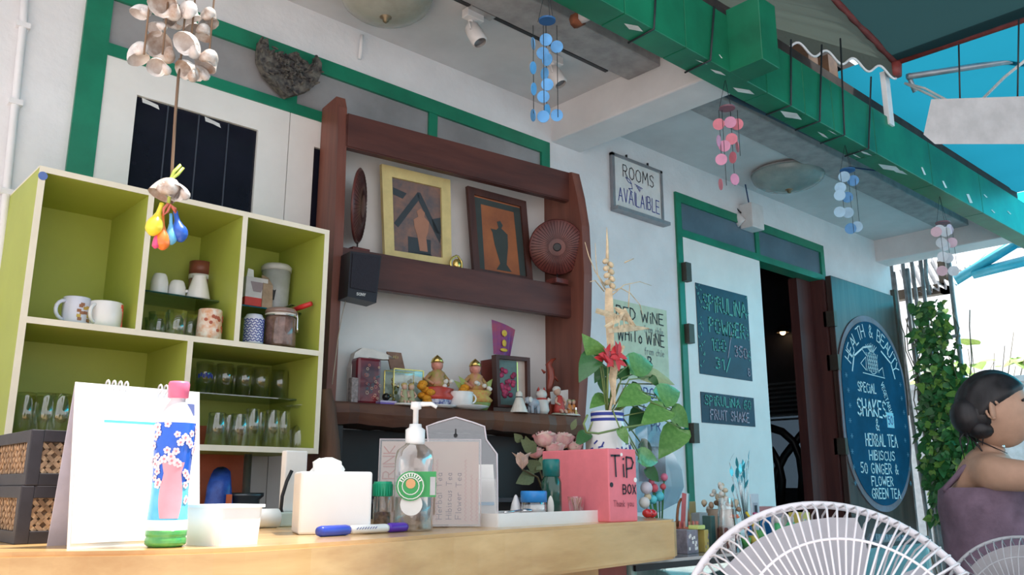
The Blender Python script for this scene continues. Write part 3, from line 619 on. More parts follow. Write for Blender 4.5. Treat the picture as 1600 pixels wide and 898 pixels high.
# ================================================================== things on the wall and ceiling
m_paper = mat('white_paper', (0.82, 0.82, 0.80), .7, var=.03)
m_ink = mat('black_ink', (0.02, 0.02, 0.03), .6, var=0); m_inkb = mat('blue_ink', (0.03, 0.05, 0.30), .6, var=0)
m_chalk = mat('chalk_white', (0.72, 0.78, 0.80), .8, var=.05)
NY = Vector((0, -1, 0))
def poster(name, label, cat, x0, x1, z0, z1, y, mt, th=.003, tilt=0.0):
    t = thing(name, label, cat, ((x0 + x1) / 2, y, z0)); b = MB(); b.box(x0, x1, y - th, y, z0, z1); b.build('sheet', mt, t); return t
# ROOMS AVAILAIBLE whiteboard
rs = thing('rooms_sign', 'small whiteboard sign reading ROOMS AVAILAIBLE in a grey frame', 'sign', (3.27, D, 2.29))
MB().box(3.085, 3.46, D - .014, D - .001, 2.30, 2.58).build('board', mat('whiteboard', (.74, .75, .74), .3, var=.05), rs)
m_alu = mat('grey_aluminium', (.32, .32, .34), .4, .5)
for x0, x1, z0, z1, dp in ((3.070, 3.088, 2.29, 2.588, .02), (3.457, 3.473, 2.29, 2.588, .02), (3.07, 3.473, 2.573, 2.588, .02)): MB().box(x0, x1, D - dp, D - .001, z0, z1).build('frame_strip', m_alu, rs)
MB().box(3.068, 3.485, D - .05, D - .001, 2.282, 2.300).build('pen_tray', m_alu, rs)
for x in (3.19, 3.36): MB().tube([(x, D - .012, 2.585), (x, D - .012, 2.605)], .006, 6).build('hook', m_black, rs)
b = MB(); write(b, 'ROOMS', (3.155, D - .0145, 2.478), X_, Z_, .066, .005, NY, .245); b.build('lettering', m_ink, rs)
b = MB(); write(b, 'AVAILAIBLE', (3.115, D - .0145, 2.345), X_, Z_, .070, .005, NY, .325)
strokes(b, [[(0, .04), (.03, .035), (.045, .015), (.02, .02), (0, .04)], [(.045, .015), (.05, -.01), (.02, -.015), (.05, -.03)], [(.07, .02), (.13, .01)], [(.08, .012), (.12, .004)], [(.09, .004), (.115, -.004)], [(.10, -.004), (.11, -.012)]], (3.175, D - .0145, 2.44), X_, Z_, .004, NY); b.build('lettering', m_inkb, rs)
# wine list
wp = poster('wine_poster', 'pale green handwritten wine price poster on the wall', 'poster', 3.06, 3.478, 1.46, 1.835, D - .002, mat('pale_green_paper', (.58, .68, .52), .7, var=.06))
b = MB(); write(b, 'RED WiNE', (3.085, D - .006, 1.752), X_, Z_, .055, .006, NY, .36); write(b, 'WHiTo WiNE', (3.09, D - .006, 1.642), X_, Z_, .058, .006, NY, .355); write(b, '100 B', (3.19, D - .006, 1.528), X_, Z_, .05, .006, NY, .15); b.build('lettering', m_ink, wp)
b = MB(); write(b, 'from chile', (3.29, D - .006, 1.70), X_, Z_, .035, .0025, NY, .15); write(b, 'from chile', (3.29, D - .006, 1.59), X_, Z_, .035, .0025, NY, .15); b.build('small_lettering', mat('grey_ink', (.2, .22, .25), .6, var=0), wp)
cp = poster('coupon_poster', 'white handwritten notice below the wine poster behind the leaves', 'poster', 3.12, 3.45, 1.16, 1.435, D - .002, mat('bluish_paper', (.62, .72, .80), .7, var=.05))
b = MB(); write(b, 'PON', (3.27, D - .006, 1.375), X_, Z_, .05, .005, NY, .13); write(b, 'A', (3.25, D - .006, 1.29), X_, Z_, .05, .005, NY); write(b, 'PR', (3.32, D - .006, 1.22), X_, Z_, .05, .005, NY); b.build('lettering', m_inkb, cp)
ph = poster('photo_print', 'dark blue photo print on the wall below the handwritten notice', 'photo', 3.22, 3.42, .98, 1.145, D - .002, mat('photo_blue', (.03, .12, .2), .3, c2=(.10, .06, .06), scale=9))
b = MB(); q = Vector((3.32, D - .0058, 1.06))
for dx, dz, r in ((0, .02, .028), (-.02, -.035, .04)): b.lathe([(.0001, 0), (r, 0)], q + Vector((dx, 0, dz)), 14, M=Vector((0, -1, 0)).to_track_quat('Z', 'Y').to_matrix(), cap=False)
b.build('printed_figure', mat('photo_skin', (.35, .24, .2), .4), ph)
# spirulina posters on the white leaf
m_dkpap = mat('dark_blue_poster', (.006, .045, .09), .45, c2=(.004, .02, .045), scale=5)
sp = poster('spirulina_poster', 'large dark blue poster lettered SPIRULINA POWDER on the white door leaf', 'poster', 3.727, 4.222, 1.532, 2.022, D - .0125, m_dkpap)
yy = D - .0165
m_lime = mat('sea_green_chalk', (.12, .42, .36), .7, var=.1); m_mauve = mat('mauve_chalk', (.42, .36, .45), .7, var=.1)
b = MB(); write(b, 'SPiRULiNA', (3.785, yy, 1.885), X_, Z_, .085, .010, NY, .41); write(b, 'POWDER', (3.83, yy, 1.765), X_, Z_, .078, .010, NY, .34); write(b, '100', (3.845, yy, 1.67), X_, Z_, .065, .009, NY, .13); write(b, '31/', (3.87, yy, 1.572), X_, Z_, .06, .009, NY, .14); b.build('lettering', m_lime, sp)
b = MB(); write(b, '350', (4.06, yy, 1.655), X_, Z_, .06, .008, NY, .12); write(b, 'B', (4.18, yy, 1.56), X_, Z_, .04, .006, NY); strokes(b, [[(0, 0), (.05, .15)]], (3.99, yy, 1.64), X_, Z_, .006, NY); b.build('price_lettering', m_mauve, sp)
b = MB(); rn = random.Random(2)
for k in range(46):
    x, z = ((rn.uniform(3.732, 3.775), rn.uniform(1.56, 2.01)) if k < 28 else (rn.uniform(4.19, 4.217), rn.uniform(1.6, 2.01)))
    strokes(b, [[(0, 0), (rn.uniform(-.012, .012), rn.uniform(.004, .014))]], (x, yy, z), X_, Z_, .005, NY)
b.build('border_pattern', m_lime, sp)
s2 = poster('shake_poster', 'small dark blue poster lettered SPIRULINA FRUIT SHAKE on the white door leaf', 'poster', 3.724, 4.222, 1.279, 1.438, D - .0125, m_dkpap)
b = MB(); write(b, 'SPiRULiNA 60', (3.755, yy, 1.372), X_, Z_, .05, .007, NY, .43); b.build('lettering', m_lime, s2)
b = MB(); write(b, 'FRUiT SHAKE', (3.80, yy, 1.30), X_, Z_, .05, .007, NY, .36); b.build('lettering', m_mauve, s2)
# menu board on the dark leaf
mbx, y_b = 5.575, D - .076
mb_ = thing('menu_board', 'arched blue chalk menu board headed HEALTH & BEAUTY on the dark door leaf', 'board', (mbx, y_b, .86))
def oval(hw, z0, z1, n=40):
    zc0, zc1 = z0 + hw * 1.05, z1 - hw * .98; P = []
    for k in range(n + 1):
        a = math.pi * k / n; P.append((mbx + hw * math.cos(a), zc1 + (z1 - zc1) * math.sin(a)))
    for k in range(n + 1):
        a = math.pi + math.pi * k / n; P.append((mbx + hw * math.cos(a), zc0 + (zc0 - z0) * math.sin(a)))
    return P
b = MB(); b.slab([(x, y_b, z) for x, z in oval(.475, .80, 2.075)], (0, -.006, 0)); b.build('border', mat('mauve_border', (.22, .20, .26), .6, c2=(.16, .10, .10), scale=3), mb_)
b = MB(); b.slab([(x, y_b - .0062, z) for x, z in oval(.445, .84, 2.035)], (0, -.004, 0)); b.build('blackboard', mat('blue_chalkboard', (.006, .065, .13), .8, var=.15, scale=5, spec=.15), mb_)
yc = y_b - .0105; b = MB()
def arc_text(b, t, cx, cz, R, a0, a1, h, w):
    n = len(t)
    for i, ch in enumerate(t):
        a = math.radians(a0 + (a1 - a0) * (i + .5) / n); ux = Vector((math.sin(a), 0, -math.cos(a))); uy = Vector((math.cos(a), 0, math.sin(a)))
        if ch != ' ': write(b, ch, Vector((cx, yc, cz)) + uy * R - ux * h * .3, ux, uy, h, w, NY)
arc_text(b, 'HEALTH & BEAUTY', mbx, 1.60, .33, 158, 20, .085, .008)
strokes(b, [[(-.30, .02), (-.26, .12), (-.12, .19), (0, .21)], [(.14, .19), (.27, .12), (.31, .02)]], (mbx, yc, 1.66), X_, Z_, .012, NY)
write(b, 'SPECiAL', (5.33, yc, 1.555), X_, Z_, .06, .008, NY, .25); write(b, 'SHAKES', (5.30, yc, 1.405), X_, Z_, .105, .012, NY, .40)
write(b, '&', (5.53, yc, 1.315), X_, Z_, .075, .008, NY); write(b, 'HERBAL TEA', (5.37, yc, 1.215), X_, Z_, .075, .009, NY, .45)
write(b, 'HIBISCUS', (5.40, yc, 1.125), X_, Z_, .058, .008, NY, .36); write(b, '50 GINGER &', (5.27, yc, 1.04), X_, Z_, .062, .008, NY, .52); write(b, 'FLOWER', (5.40, yc, .965), X_, Z_, .055, .008, NY, .30); write(b, 'GREEN TEA', (5.39, yc, .885), X_, Z_, .06, .008, NY, .40)
v_ = Vector((.42, 0, -.9)).normalized(); write(b, 'VEGETARIAN', (5.66, yc, 1.625), v_, Vector((.9, 0, .42)).normalized(), .042, .005, NY, .25)
# pineapple drawing
pin = []; cx, cz = 5.57, 1.76
pin.append([(.07 * math.cos(a * .2618), .075 * math.sin(a * .2618)) for a in range(25)])
for k in range(-2, 3): pin.append([(k * .026 - .03, -.06), (k * .026 + .03, .06)]); pin.append([(k * .026 + .03, -.06), (k * .026 - .03, .06)])
for k in range(-3, 4): pin.append([(k * .006, .07), (k * .026, .13 - abs(k) * .006)])
pin += [[(-.17, -.02), (-.09, .03), (-.10, -.06), (-.17, -.02)], [(-.14, .08), (-.08, .04)], [(-.15, -.08), (.16, -.09)], [(.08, -.05), (.14, -.02), (.15, -.08)]]
strokes(b, pin, (cx, yc, cz), X_, Z_, .005, NY); b.build('chalk_lettering', m_chalk, mb_)
MB().box(5.70, 5.80, yc - .002, yc + .001, 1.34, 1.44).build('price_tag', mat('pale_blue_tag', (.35, .62, .72), .6), mb_)
b = MB(); write(b, '50', (5.715, yc - .0022, 1.36), X_, Z_, .055, .006, NY, .065); b.build('tag_lettering', m_inkb, mb_)
b = MB(); rn = random.Random(5)
for k in range(16):
    sx = -1 if k % 2 else 1; z = .98 + (k // 2) * .095; x = mbx + sx * rn.uniform(.37, .40); r = .016
    strokes(b, [[(r * math.cos(a), r * math.sin(a)), (-r * math.cos(a), -r * math.sin(a))] for a in (0, 1.05, 2.1)], (x, yc, z), X_, Z_, .004, NY)
b.build('flower_pattern', mat('dim_chalk', (.12, .26, .36), .8, var=0), mb_)

# dome lamps
m_dome = mat('old_frosted_dome', (.42, .42, .36), .25, c2=(.30, .30, .25), scale=7); m_bronze = mat('dim_bronze', (.20, .15, .09), .4, .6)
def dome(label, x, y, r, mt):
    t = thing('dome_lamp', label, 'lamp', (x, y, ZC)); z = ZC
    MB().lathe([(r * .8, z - .03), (r * 1.0, z - .028), (r * 1.02, z - .012), (r * .85, z)], (x, y, 0), 36).build('ceiling_plate', m_edge, t)
    pr = [(r * math.cos(a * math.pi / 2 / 9), z - .028 - .085 * math.sin(a * math.pi / 2 / 9)) for a in range(10)]
    prof = [(r * 1.02, z - .02)] + [(q[0], q[1] + (.0025 if i % 2 else 0)) for i, q in enumerate(pr)]; prof[-1] = (.001, prof[-1][1])
    MB().lathe(prof, (x, y, 0), 36).build('glass_bowl', mt, t)
    MB().lathe([(.001, z - .135), (.010, z - .128), (.012, z - .118), (.022, z - .112), (.020, z - .105)], (x, y, 0), 14).build('finial', m_bronze, t)
dome('frosted glass dome ceiling lamp above the folding door transom', 1.523, 2.345, .165, m_dome)
dome('frosted glass dome ceiling lamp over the open doorway', 4.235, 2.33, .20, mat('old_blue_frosted_dome', (.30, .36, .34), .25, c2=(.20, .26, .26), scale=7))
MB_ = MB(); MB_.tube([PY(566, 55, D - .02), PY(562, 92, D - .012)], .008, 6); tag(MB_.build('lamp_clip', m_wall), 'small white clip on the wall below the dome lamp', 'clip')
# track rail and spots
tr_ = thing('lighting_track', 'thin dark lighting track on the grey ceiling', 'track', (2.0, 2.215, ZC)); MB().box(1.55, 2.564, 2.205, 2.222, ZC - .012, ZC + .001).build('rail', mat('track_dark', (.04, .04, .045), .5), tr_)
MB().box(1.80, 1.915, 2.195, 2.23, ZC - .02, ZC - .0005).build('end_cap', m_edge, tr_)
m_spot = mat('white_spot_enamel', (.72, .70, .70), .35, var=.04); m_lens = mat('spot_lens', (.25, .25, .26), .15, .4)
def spot(label, u, v):
    c = PZ(u, v, 2.605); t = thing('track_spotlight', label, 'spotlight', (c.x, c.y, ZC - .012), 0, 'spotlights on the ceiling track')
    MB().bbox(c.x - .05, c.x + .03, c.y - .018, c.y + .018, ZC - .045, ZC - .010, .003).build('adapter', m_spot, t)
    ax = Vector((.18, -.42, -.89)).normalized(); M = (-ax).to_track_quat('Z', 'Y').to_matrix(); top = Vector((c.x - .012, c.y + .01, ZC - .05))
    MB().tube([top + Vector((0, 0, .02)), top + Vector((0, 0, -.012))], .012, 8).build('swivel', m_spot, t)
    cc = c + ax * 0; MB().lathe([(.024, -.05), (.030, -.045), (.031, .0), (.028, .03), (.016, .045)], cc, 18, M=M, cap=False).build('can', m_spot, t)
    MB().lathe([(.0001, -.035), (.024, -.038)], cc, 18, M=M, cap=False).build('lens', m_lens, t)
    f = M @ Vector((.034, 0, 0)); MB().tube([top, top + f * .9 + ax * .02, cc + f], .004, 6).build('yoke', m_spot, t)
spot('white track spotlight nearer the dome lamp over the folding door', 742, 52); spot('white track spotlight behind the blue shell chime', 868, 118)
# emergency light box above door 2
ebx = thing('emergency_light', 'white box with a small swivel lamp above the right-hand doorway', 'light', (4.30, D, 2.42))
MB().bbox(4.22, 4.345, 2.565, D, 2.425, 2.575, .006).build('housing', m_spot, ebx)
c = PX(1152, 342, 4.20); MB().lathe([(.030, -.04), (.032, -.035), (.032, .02), (.018, .035)], c, 18, M=Vector((.35, -.55, -.75)).normalized().to_track_quat('-Z', 'Y').to_matrix()).build('lamp_head', m_spot, ebx)
MB().ell(PX(1142, 336, 4.19), .03).build('joint', m_spot, ebx); MB().tube([PX(1140, 340, 4.19), PX(1143, 326, 4.19), PX(1150, 324, 4.2), PX(1158, 333, 4.215)], .004, 6).build('cord', m_black, ebx)
MB().tube([(4.36, 1.77, 2.56), PX(1163, 240, 4.30) , PX(1160, 262, 4.27), PX(1164, 285, 4.25), (4.25, 2.60, 2.575)], .004, 6).build('supply_wire', mat('blue_wire', (.02, .05, .15), .5), ebx)
# dark crescent ornament on the transom
cr = thing('crescent_ornament', 'dark rough crescent-shaped bark ornament hanging on the green transom', 'ornament', PY(455, 140, D - .03))
ol = [(406, 76), (408, 62), (419, 59), (421, 79), (433, 83), (438, 81), (446, 86), (454, 83), (464, 80), (471, 91), (480, 95), (486, 105), (493, 101), (496, 86), (503, 98), (503, 112), (496, 130), (483, 141), (462, 147), (451, 150), (433, 134), (416, 115), (406, 93)]
m_bark = mat('mottled_dark_bark', (.16, .15, .13), .8, c2=(.025, .024, .03), scale=45, bump=.8)
b = MB(); b.slab([PY(u, v, D - .05) for u, v in ol], (0, .035, 0)); b.build('body', m_bark, cr)
b = MB(); rn = random.Random(9); cpx = (455, 112)
for k in range(150):
    t = rn.random(); i = rn.randrange(len(ol)); u = ol[i][0] * t + cpx[0] * (1 - t); v = ol[i][1] * t + cpx[1] * (1 - t)
    q = PY(u, v, D - .055); d = Vector((rn.uniform(-1, 1), rn.uniform(-1.2, -.3), rn.uniform(-1, 1))).normalized()
    b.ell(q, .006, .004, .014, 0, 5, 4, d.to_track_quat('Z', 'Y').to_matrix())
o = b.build('bark_scale', m_bark, cr); o['kind'] = 'stuff'

# ---------------------------------------------------------------- chimes hanging from the green beam
YB = 1.71; m_string = mat('brown_string', (.22, .14, .09), .8)
def chime(label, px, rings, mts, strings, rpx, seed):
    rn = random.Random(seed); c0 = PY(px[0][0], px[0][1], YB); t = thing('capiz_chime', label, 'wind chime', (c0.x, YB, 2.50)); pxm = 1 / FPX
    for (u, v0, v1) in strings:
        a, e = PY(u, v0, YB + rn.uniform(-.015, .015)), PY(u, v1, YB); e.y = a.y; e.x = a.x; MB().tube([a, e], .0012, 5).build('string', m_wire, t)
    if rings:
        c = PY(*rings, YB); sc = (c - CO).length; MB().disc(c, (0, 0, 1), 15 * rpx / 9 * sc * pxm * .8, .006, 20).build('top_disc', mts[-1], t)
        for k in range(3):
            a = 2.1 * k; MB().tube([c + Vector((.03 * math.cos(a), .03 * math.sin(a), 0)), Vector((c.x, c.y, 2.505))], .001, 5).build('hanger', m_wire, t)
    for k, d in enumerate(px):
        u, v = d[:2]; sq = d[2] if len(d) > 2 else 1.0; c = PY(u, v, YB + rn.uniform(-.02, .02)); sc = (c - CO).length
        view = (CO - c).normalized(); ang = math.acos(max(.1, min(1, sq))) * (1 if k % 2 else -1); n = Matrix.Rotation(ang, 3, 'Z') @ view; n.z *= .4
        MB().disc(c, n, rpx * sc * pxm, .0022, 18).build('shell_disc', mts[k % (len(mts) - 1)], t)
    return t
m_cb = mat('blue_capiz', (.10, .33, .66), .35, var=.12); m_cb2 = mat('deep_blue_capiz', (.03, .12, .30), .4); m_cp = mat('pink_capiz', (.68, .20, .26), .35, var=.12); m_cp2 = mat('rose_capiz', (.62, .26, .40), .35); m_cpd = mat('dull_rose', (.22, .10, .13), .5)
m_cl = mat('pale_blue_capiz', (.34, .56, .74), .35, var=.1); m_cw = mat('white_capiz', (.66, .72, .78), .35); m_cpk = mat('pale_pink_capiz', (.66, .46, .54), .35)
chime('blue capiz shell wind chime hanging in front of the cross beam', [(833, 68, .2), (853, 62), (870, 73), (848, 83), (855, 93, .8), (833, 106, .45), (851, 115, .6), (855, 132), (849, 151), (834, 139, .4), (833, 180, .35), (855, 172, .45), (849, 182), (870, 180)], (855, 32), [m_cb, m_cb, m_cb2], [(833, 40, 180), (853, 40, 185), (870, 40, 180), (849, 40, 182)], 9.5, 1)
chime('pink capiz shell wind chime hanging below the boxed beam end', [(1123, 194), (1141, 191), (1152, 194), (1123, 220, .3), (1143, 217), (1132, 228), (1152, 229, .2), (1127, 249), (1145, 246, .6), (1148, 280, .7), (1126, 288, .3)], (1136, 169), [m_cp, m_cp2, m_cpd], [(1123, 172, 252), (1141, 172, 284), (1152, 172, 245), (1128, 172, 290)], 8.8, 2)
chime('pale blue capiz shell wind chime over the doorway', [(1319, 276), (1333, 282), (1313, 293), (1312, 305), (1324, 308), (1312, 331), (1325, 332), (1329, 357), (1339, 354)], (1324, 266), [m_cl, m_cb, m_cl, m_cb2], [(1313, 268, 335), (1325, 268, 360), (1335, 268, 356)], 8.0, 3)
chime('pale pink and white capiz wind chime at the far end of the beam', [(1463, 362), (1468, 359), (1477, 362), (1484, 358, .6), (1471, 379), (1476, 384), (1487, 379), (1473, 401), (1481, 403), (1472, 423), (1490, 423)], (1473, 348), [m_cpk, m_cw, m_cw, m_cpd], [(1468, 350, 425), (1478, 350, 405), (1487, 350, 425)], 7.2, 4)
# snail shell chime
def shell_mesh(name, mt):
    P = []; R = []; turns = 2.3; N = 40
    for i in range(N + 1):
        t = i / N; a = t * turns * 2 * math.pi; g = math.exp(3.0 * (t - 1)); P.append(Vector((.42 * g * math.cos(a), .42 * g * math.sin(a), .62 * (1 - g) - .1))); R.append(.66 * g)
    b = MB(); b.tube(P, R, 12); b.f.pop(); b.m.pop(); b.sm.pop()
    me = b.build(name, mt).data; o = bpy.data.objects[name] if name in bpy.data.objects else None
    if o: bpy.data.objects.remove(o)
    return me
m_sh = mat('white_brown_shell', (.74, .71, .68), .3, c2=(.40, .27, .20), scale=1.3, bump=.1); sm1 = shell_mesh('snail_shell', m_sh)
sm2 = shell_mesh('snail_shell_pale', mat('pale_shell', (.80, .78, .76), .3, c2=(.60, .52, .48), scale=1.2, bump=.1))
YS = 1.69; sc0 = PY(275, 0, YS); sh = thing('shell_chime', 'snail shell wind chime with a bunch of small balloons tied below', 'wind chime', (sc0.x, YS, 2.50)); rn = random.Random(11)
SHL = [(225, 22, 13), (262, 17, 22), (299, 22, 19), (329, 28, 16), (250, 45, 12), (273, 38, 13), (304, 53, 14), (318, 50, 13), (222, 83, 17), (254, 83, 21), (295, 78, 19), (325, 95, 18), (253, 110, 15), (294, 117, 16), (314, 119, 14), (262, 300, 22), (282, 305, 16), (240, -30, 18), (280, -35, 20), (315, -28, 17)]
for k, (u, v, r) in enumerate(SHL):
    c = PY(u, v, YS + rn.uniform(-.03, .03) + (.03 if r < 15 else 0)); s_ = r / FPX * (c - CO).length * 1.4
    o = bpy.data.objects.new('shell', sm1 if k % 2 else sm2); COL.objects.link(o); o.parent = sh
    ap = Vector((-.95, -.31, -.1)).normalized(); zz = (Z_ - ap * ap.z).normalized(); B0 = Matrix((ap, zz, ap.cross(zz))).transposed()
    d = Vector((rn.uniform(-.6, .5), rn.uniform(-.75, -.2), -.8)).normalized(); z2 = Vector((rn.uniform(-1, 1), rn.uniform(-.4, .4), rn.uniform(.2, 1))); z2 = (z2 - d * z2.dot(d)).normalized(); B1 = Matrix((d, z2, d.cross(z2))).transposed()
    o.rotation_euler = (B1 @ B0.transposed()).to_euler(); o.scale = (s_,) * 3; o.location = c - sh.location
for u, v0, v1 in ((225, -40, 85), (254, -40, 85), (297, -40, 80), (326, -40, 95), (280, -40, 118)):
    a = PY(u, v0, YS); e = PY(u, v1, YS); MB().tube([(e.x, YS, 2.12), e], .0022, 5).build('string', m_string, sh)
tp = PY(275, 10, YS); MB().tube([(tp.x, YS, 2.50), (tp.x, YS, 2.12)], .003, 6).build('string', m_string, sh); MB().disc((tp.x, YS, 2.12), (0, 0, 1), .075, .008, 24).build('top_disc', m_string, sh)
MB().tube([PY(281, 92, YS), PY(274, 180, YS), PY(269, 262, YS), PY(268, 318, YS)], .0032, 6).build('cord', m_string, sh)
rib = [PY(u, v, YS - .012) for u, v in ((266, 282), (272, 268), (282, 258), (286, 262), (278, 272), (267, 280), (266, 300), (263, 318))]; MB().tube(rib, .0035, 6).build('ribbon', mat('lime_ribbon', (.55, .65, .12), .5), sh)
for nm, cc, neck, bel, r in (('yellow', (.85, .72, .05), (253, 318), (240, 356), 12), ('orange', (.85, .22, .04), (254, 335), (254, 380), 10), ('light_blue', (.16, .50, .80), (267, 334), (267, 374), 8), ('blue', (.03, .12, .55), (274, 330), (281, 366), 11.5), ('pink', (.75, .08, .25), (250, 345), (243, 383), 5)):
    a, e = PY(*neck, YS - .015), PY(*bel, YS - .02); k = (e - CO).length / FPX * r; d = (e - a).normalized(); L_ = (e - a).length
    pts = [a + d * L_ * t for t in (0, .15, .4, .6, .75, .9, 1.05)] + [e + d * k * .55, e + d * k * .95, e + d * k * 1.05]
    MB().tube(pts, [k * .3, k * .28, k * .34, k * .6, k * .9, k * 1.02, k * .98, k * .8, k * .35, k * .05], 12).build('balloon', mat('balloon_' + nm, cc, .3, var=.05, coat=.3), sh)['label'] = nm.replace('_', ' ') + ' balloon'
MB().tube([PY(u, v, YS - .03) for u, v in ((263, 318), (256, 326), (255, 336), (262, 330), (266, 320), (274, 326), (275, 332), (268, 322))], .003, 6).build('rubber_knot', mat('red_rubber', (.6, .15, .1), .5), sh)

# ================================================================== crockery in the green cabinet
m_cer = mat('white_ceramic', (.80, .80, .80), .2, var=.02, coat=.3); m_cer2 = mat('bluish_ceramic', (.66, .68, .80), .2, var=.02, coat=.3)
m_gl = thin_glass('drinking_glass', (.985, .99, .985), .13)
def single(name, label, cat, mb, mats, loc, group=None):
    o = mb.build(name, mats, None, LOCAL); o.location = loc; return tag(o, label, cat, group)
def cup_parts(t, r0, r1, h, mt, handle=None, hs=1.0, wall=.004, rings=()):
    """open cup in the local frame of t; handle = angle"""
    b = MB(); pr = [(.001, .0), (r0 * .92, 0), (r0, .004), (r0 * .5 + r1 * .5, h * .5), (r1, h - .002), (r1 - wall * .5, h), (r1 - wall, h - .003), (r0 - wall, .008), (.001, .007)]
    o = b.lathe(pr, n=26).build('body', mt, t, LOCAL)
    if handle is not None:
        c, s = math.cos(handle), math.sin(handle); P = []
        for k in range(9):
            a = math.pi * (k / 8 - .5); x = r0 * .95 + h * .30 * hs * math.cos(a); z = h * .5 + h * .33 * math.sin(a); P.append((x * c, x * s, z))
        MB().tube(P, h * .065, 8).build('handle', mt, t, LOCAL)
    return o
def at(u, v, Y, z): p = PY(u, v, Y); return Vector((p.x, Y, z))
def hgt(u, v, Y, z): return PY(u, v, Y).z - z
def pxw(px, u, v, Y): return px / FPX * Y / ray(u, v).y
ZS = 1.3605
# two mugs
Y = 2.40; l = at(118, 490, Y, ZS); mg = thing('mug', 'pale blue mug with a brown printed motif beside the white red-printed mug', 'mug', l); r = pxw(20, 118, 490, Y); h = hgt(118, 465, Y, ZS)
bo = cup_parts(mg, r, r * 1.0, h, m_cer2, math.radians(200), 1.1)
b = MB(); rn = random.Random(1)
for k in range(14): 
    a = math.radians(-62 + rn.uniform(-32, 32)); z = h * rn.uniform(.2, .75); n_ = Vector((math.cos(a), math.sin(a), 0)); b.obox(n_ * (r + .0005) + Vector((0, 0, z)), n_, Vector((-n_.y, n_.x, 0)), Z_, .0006, .005, .004, k % 2)
b.build('printed_motif', [mat('print_brown', (.32, .14, .07), .5), mat('print_gold', (.55, .38, .08), .5)], mg, LOCAL)
l = at(164, 495, Y - .01, ZS); mg = thing('mug', 'white mug with a red printed stripe in the cabinet', 'mug', l); r = pxw(24, 164, 495, Y); h = hgt(164, 474, Y, ZS); cup_parts(mg, r, r * 1.03, h, m_cer, math.radians(215), .9)
b = MB()
for k in range(9):
    a = math.radians(-20 + 22 * math.sin(k * .5)); n_ = Vector((math.cos(a), math.sin(a), 0)); b.obox(n_ * (r * 1.012) + Vector((0, 0, h * (.1 + k * .095))), n_, Vector((-n_.y, n_.x, 0)), Z_, .0012, .007, .005)
b.build('printed_motif', mat('print_red', (.72, .10, .06), .5), mg, LOCAL)
# glass tumblers: one mesh, copied
def tumbler(rt, rb, h, wall=.0022, foot=.01, n=20):
    pr = [(.001, 0), (rb * .9, 0), (rb, .002), (rt, h), (rt - wall, h), (rb - wall, foot), (.001, foot)]; return MB().lathe(pr, n=n, cap=False)
def tmesh(name, *a, flip=True, **k):
    b = tumbler(*a, **k); H_ = a[2]
    if flip: b.v = [Vector((p.x, p.y, H_ - p.z)) for p in b.v]
    o = b.build(name, m_gl); me = o.data; bpy.data.objects.remove(o); return me
T1 = tmesh('tumbler', .031, .024, .15); T2 = tmesh('straight_tumbler', .027, .025, .135); T3 = tmesh('short_tumbler', .030, .024, .095); T4 = tmesh('beer_glass', .036, .030, .125, .004, .016, flip=False)
def glasses(me, name, label, group, spots, Y, z, h0, sc=1.0):
    for u, v, dy in spots:
        o = bpy.data.objects.new(name, me); COL.objects.link(o); p = at(u, v, Y + dy, z); o.location = p; o.scale = (sc, sc, h0); o.rotation_euler = (0, 0, u); tag(o, label, 'glass', group)
glasses(T1, 'tumbler', 'tall clear tumbler upside down in the lower left cabinet compartment', 'tumblers in the lower left compartment', [(38, 640, .02), (70, 640, 0), (94, 640, -.01), (116, 640, .03), (150, 640, .03), (183, 640, .05), (213, 640, .05), (55, 640, .10), (105, 640, .13)], 2.42, 1.0655, .80)
glasses(T2, 'straight_tumbler', 'straight clear glass on the lower glass shelf of the cabinet', 'glasses on the lower glass shelf', [(318, 600, 0), (350, 600, 0), (381, 600, 0), (407, 600, 0), (437, 600, .02), (335, 600, .06), (366, 600, .07), (394, 600, .07)], 2.50, 1.222, .70)
b = MB(); c = at(318, 592, 2.50, 1.222)
for k in range(7): 
    a = math.radians(-140 + k * 14); n_ = Vector((math.cos(a), math.sin(a), 0)); b.obox(c + n_ * .0285 + Vector((0, 0, .05 + .004 * (k % 2))), n_, Vector((-n_.y, n_.x, 0)), Z_, .0005, .0028, .006)
tag(b.build('glass_print', m_inkb), 'small blue printed mark on a straight glass', 'print')
glasses(T3, 'short_tumbler', 'short clear glass upside down on the cabinet floor', 'glasses on the cabinet floor', [(337, 680, 0), (356, 680, .05), (372, 680, 0), (345, 680, .10)], 2.40, 1.0655, 1.0)
glasses(T1, 'tumbler', 'tall clear glass upside down among the stemmed glasses', 'tall glasses on the lower right cabinet floor', [(393, 680, .0), (404, 680, .06), (424, 680, .0), (441, 680, .02), (432, 680, .08)], 2.40, 1.0655, .75, .85)
# wine glasses upside down
wg = MB().lathe([(.03, 0), (.034, .03), (.028, .06), (.004, .078), (.0035, .125), (.030, .134), (.031, .136), (.004, .1355)], n=20, cap=False).build('wine_glass', m_gl); WG = wg.data; bpy.data.objects.remove(wg)
glasses(WG, 'wine_glass', 'stemmed wine glass upside down in the lower right compartment', 'stemmed glasses in the cabinet', [(466, 680, .03), (450, 680, .09)], 2.41, 1.0655, 1.0)
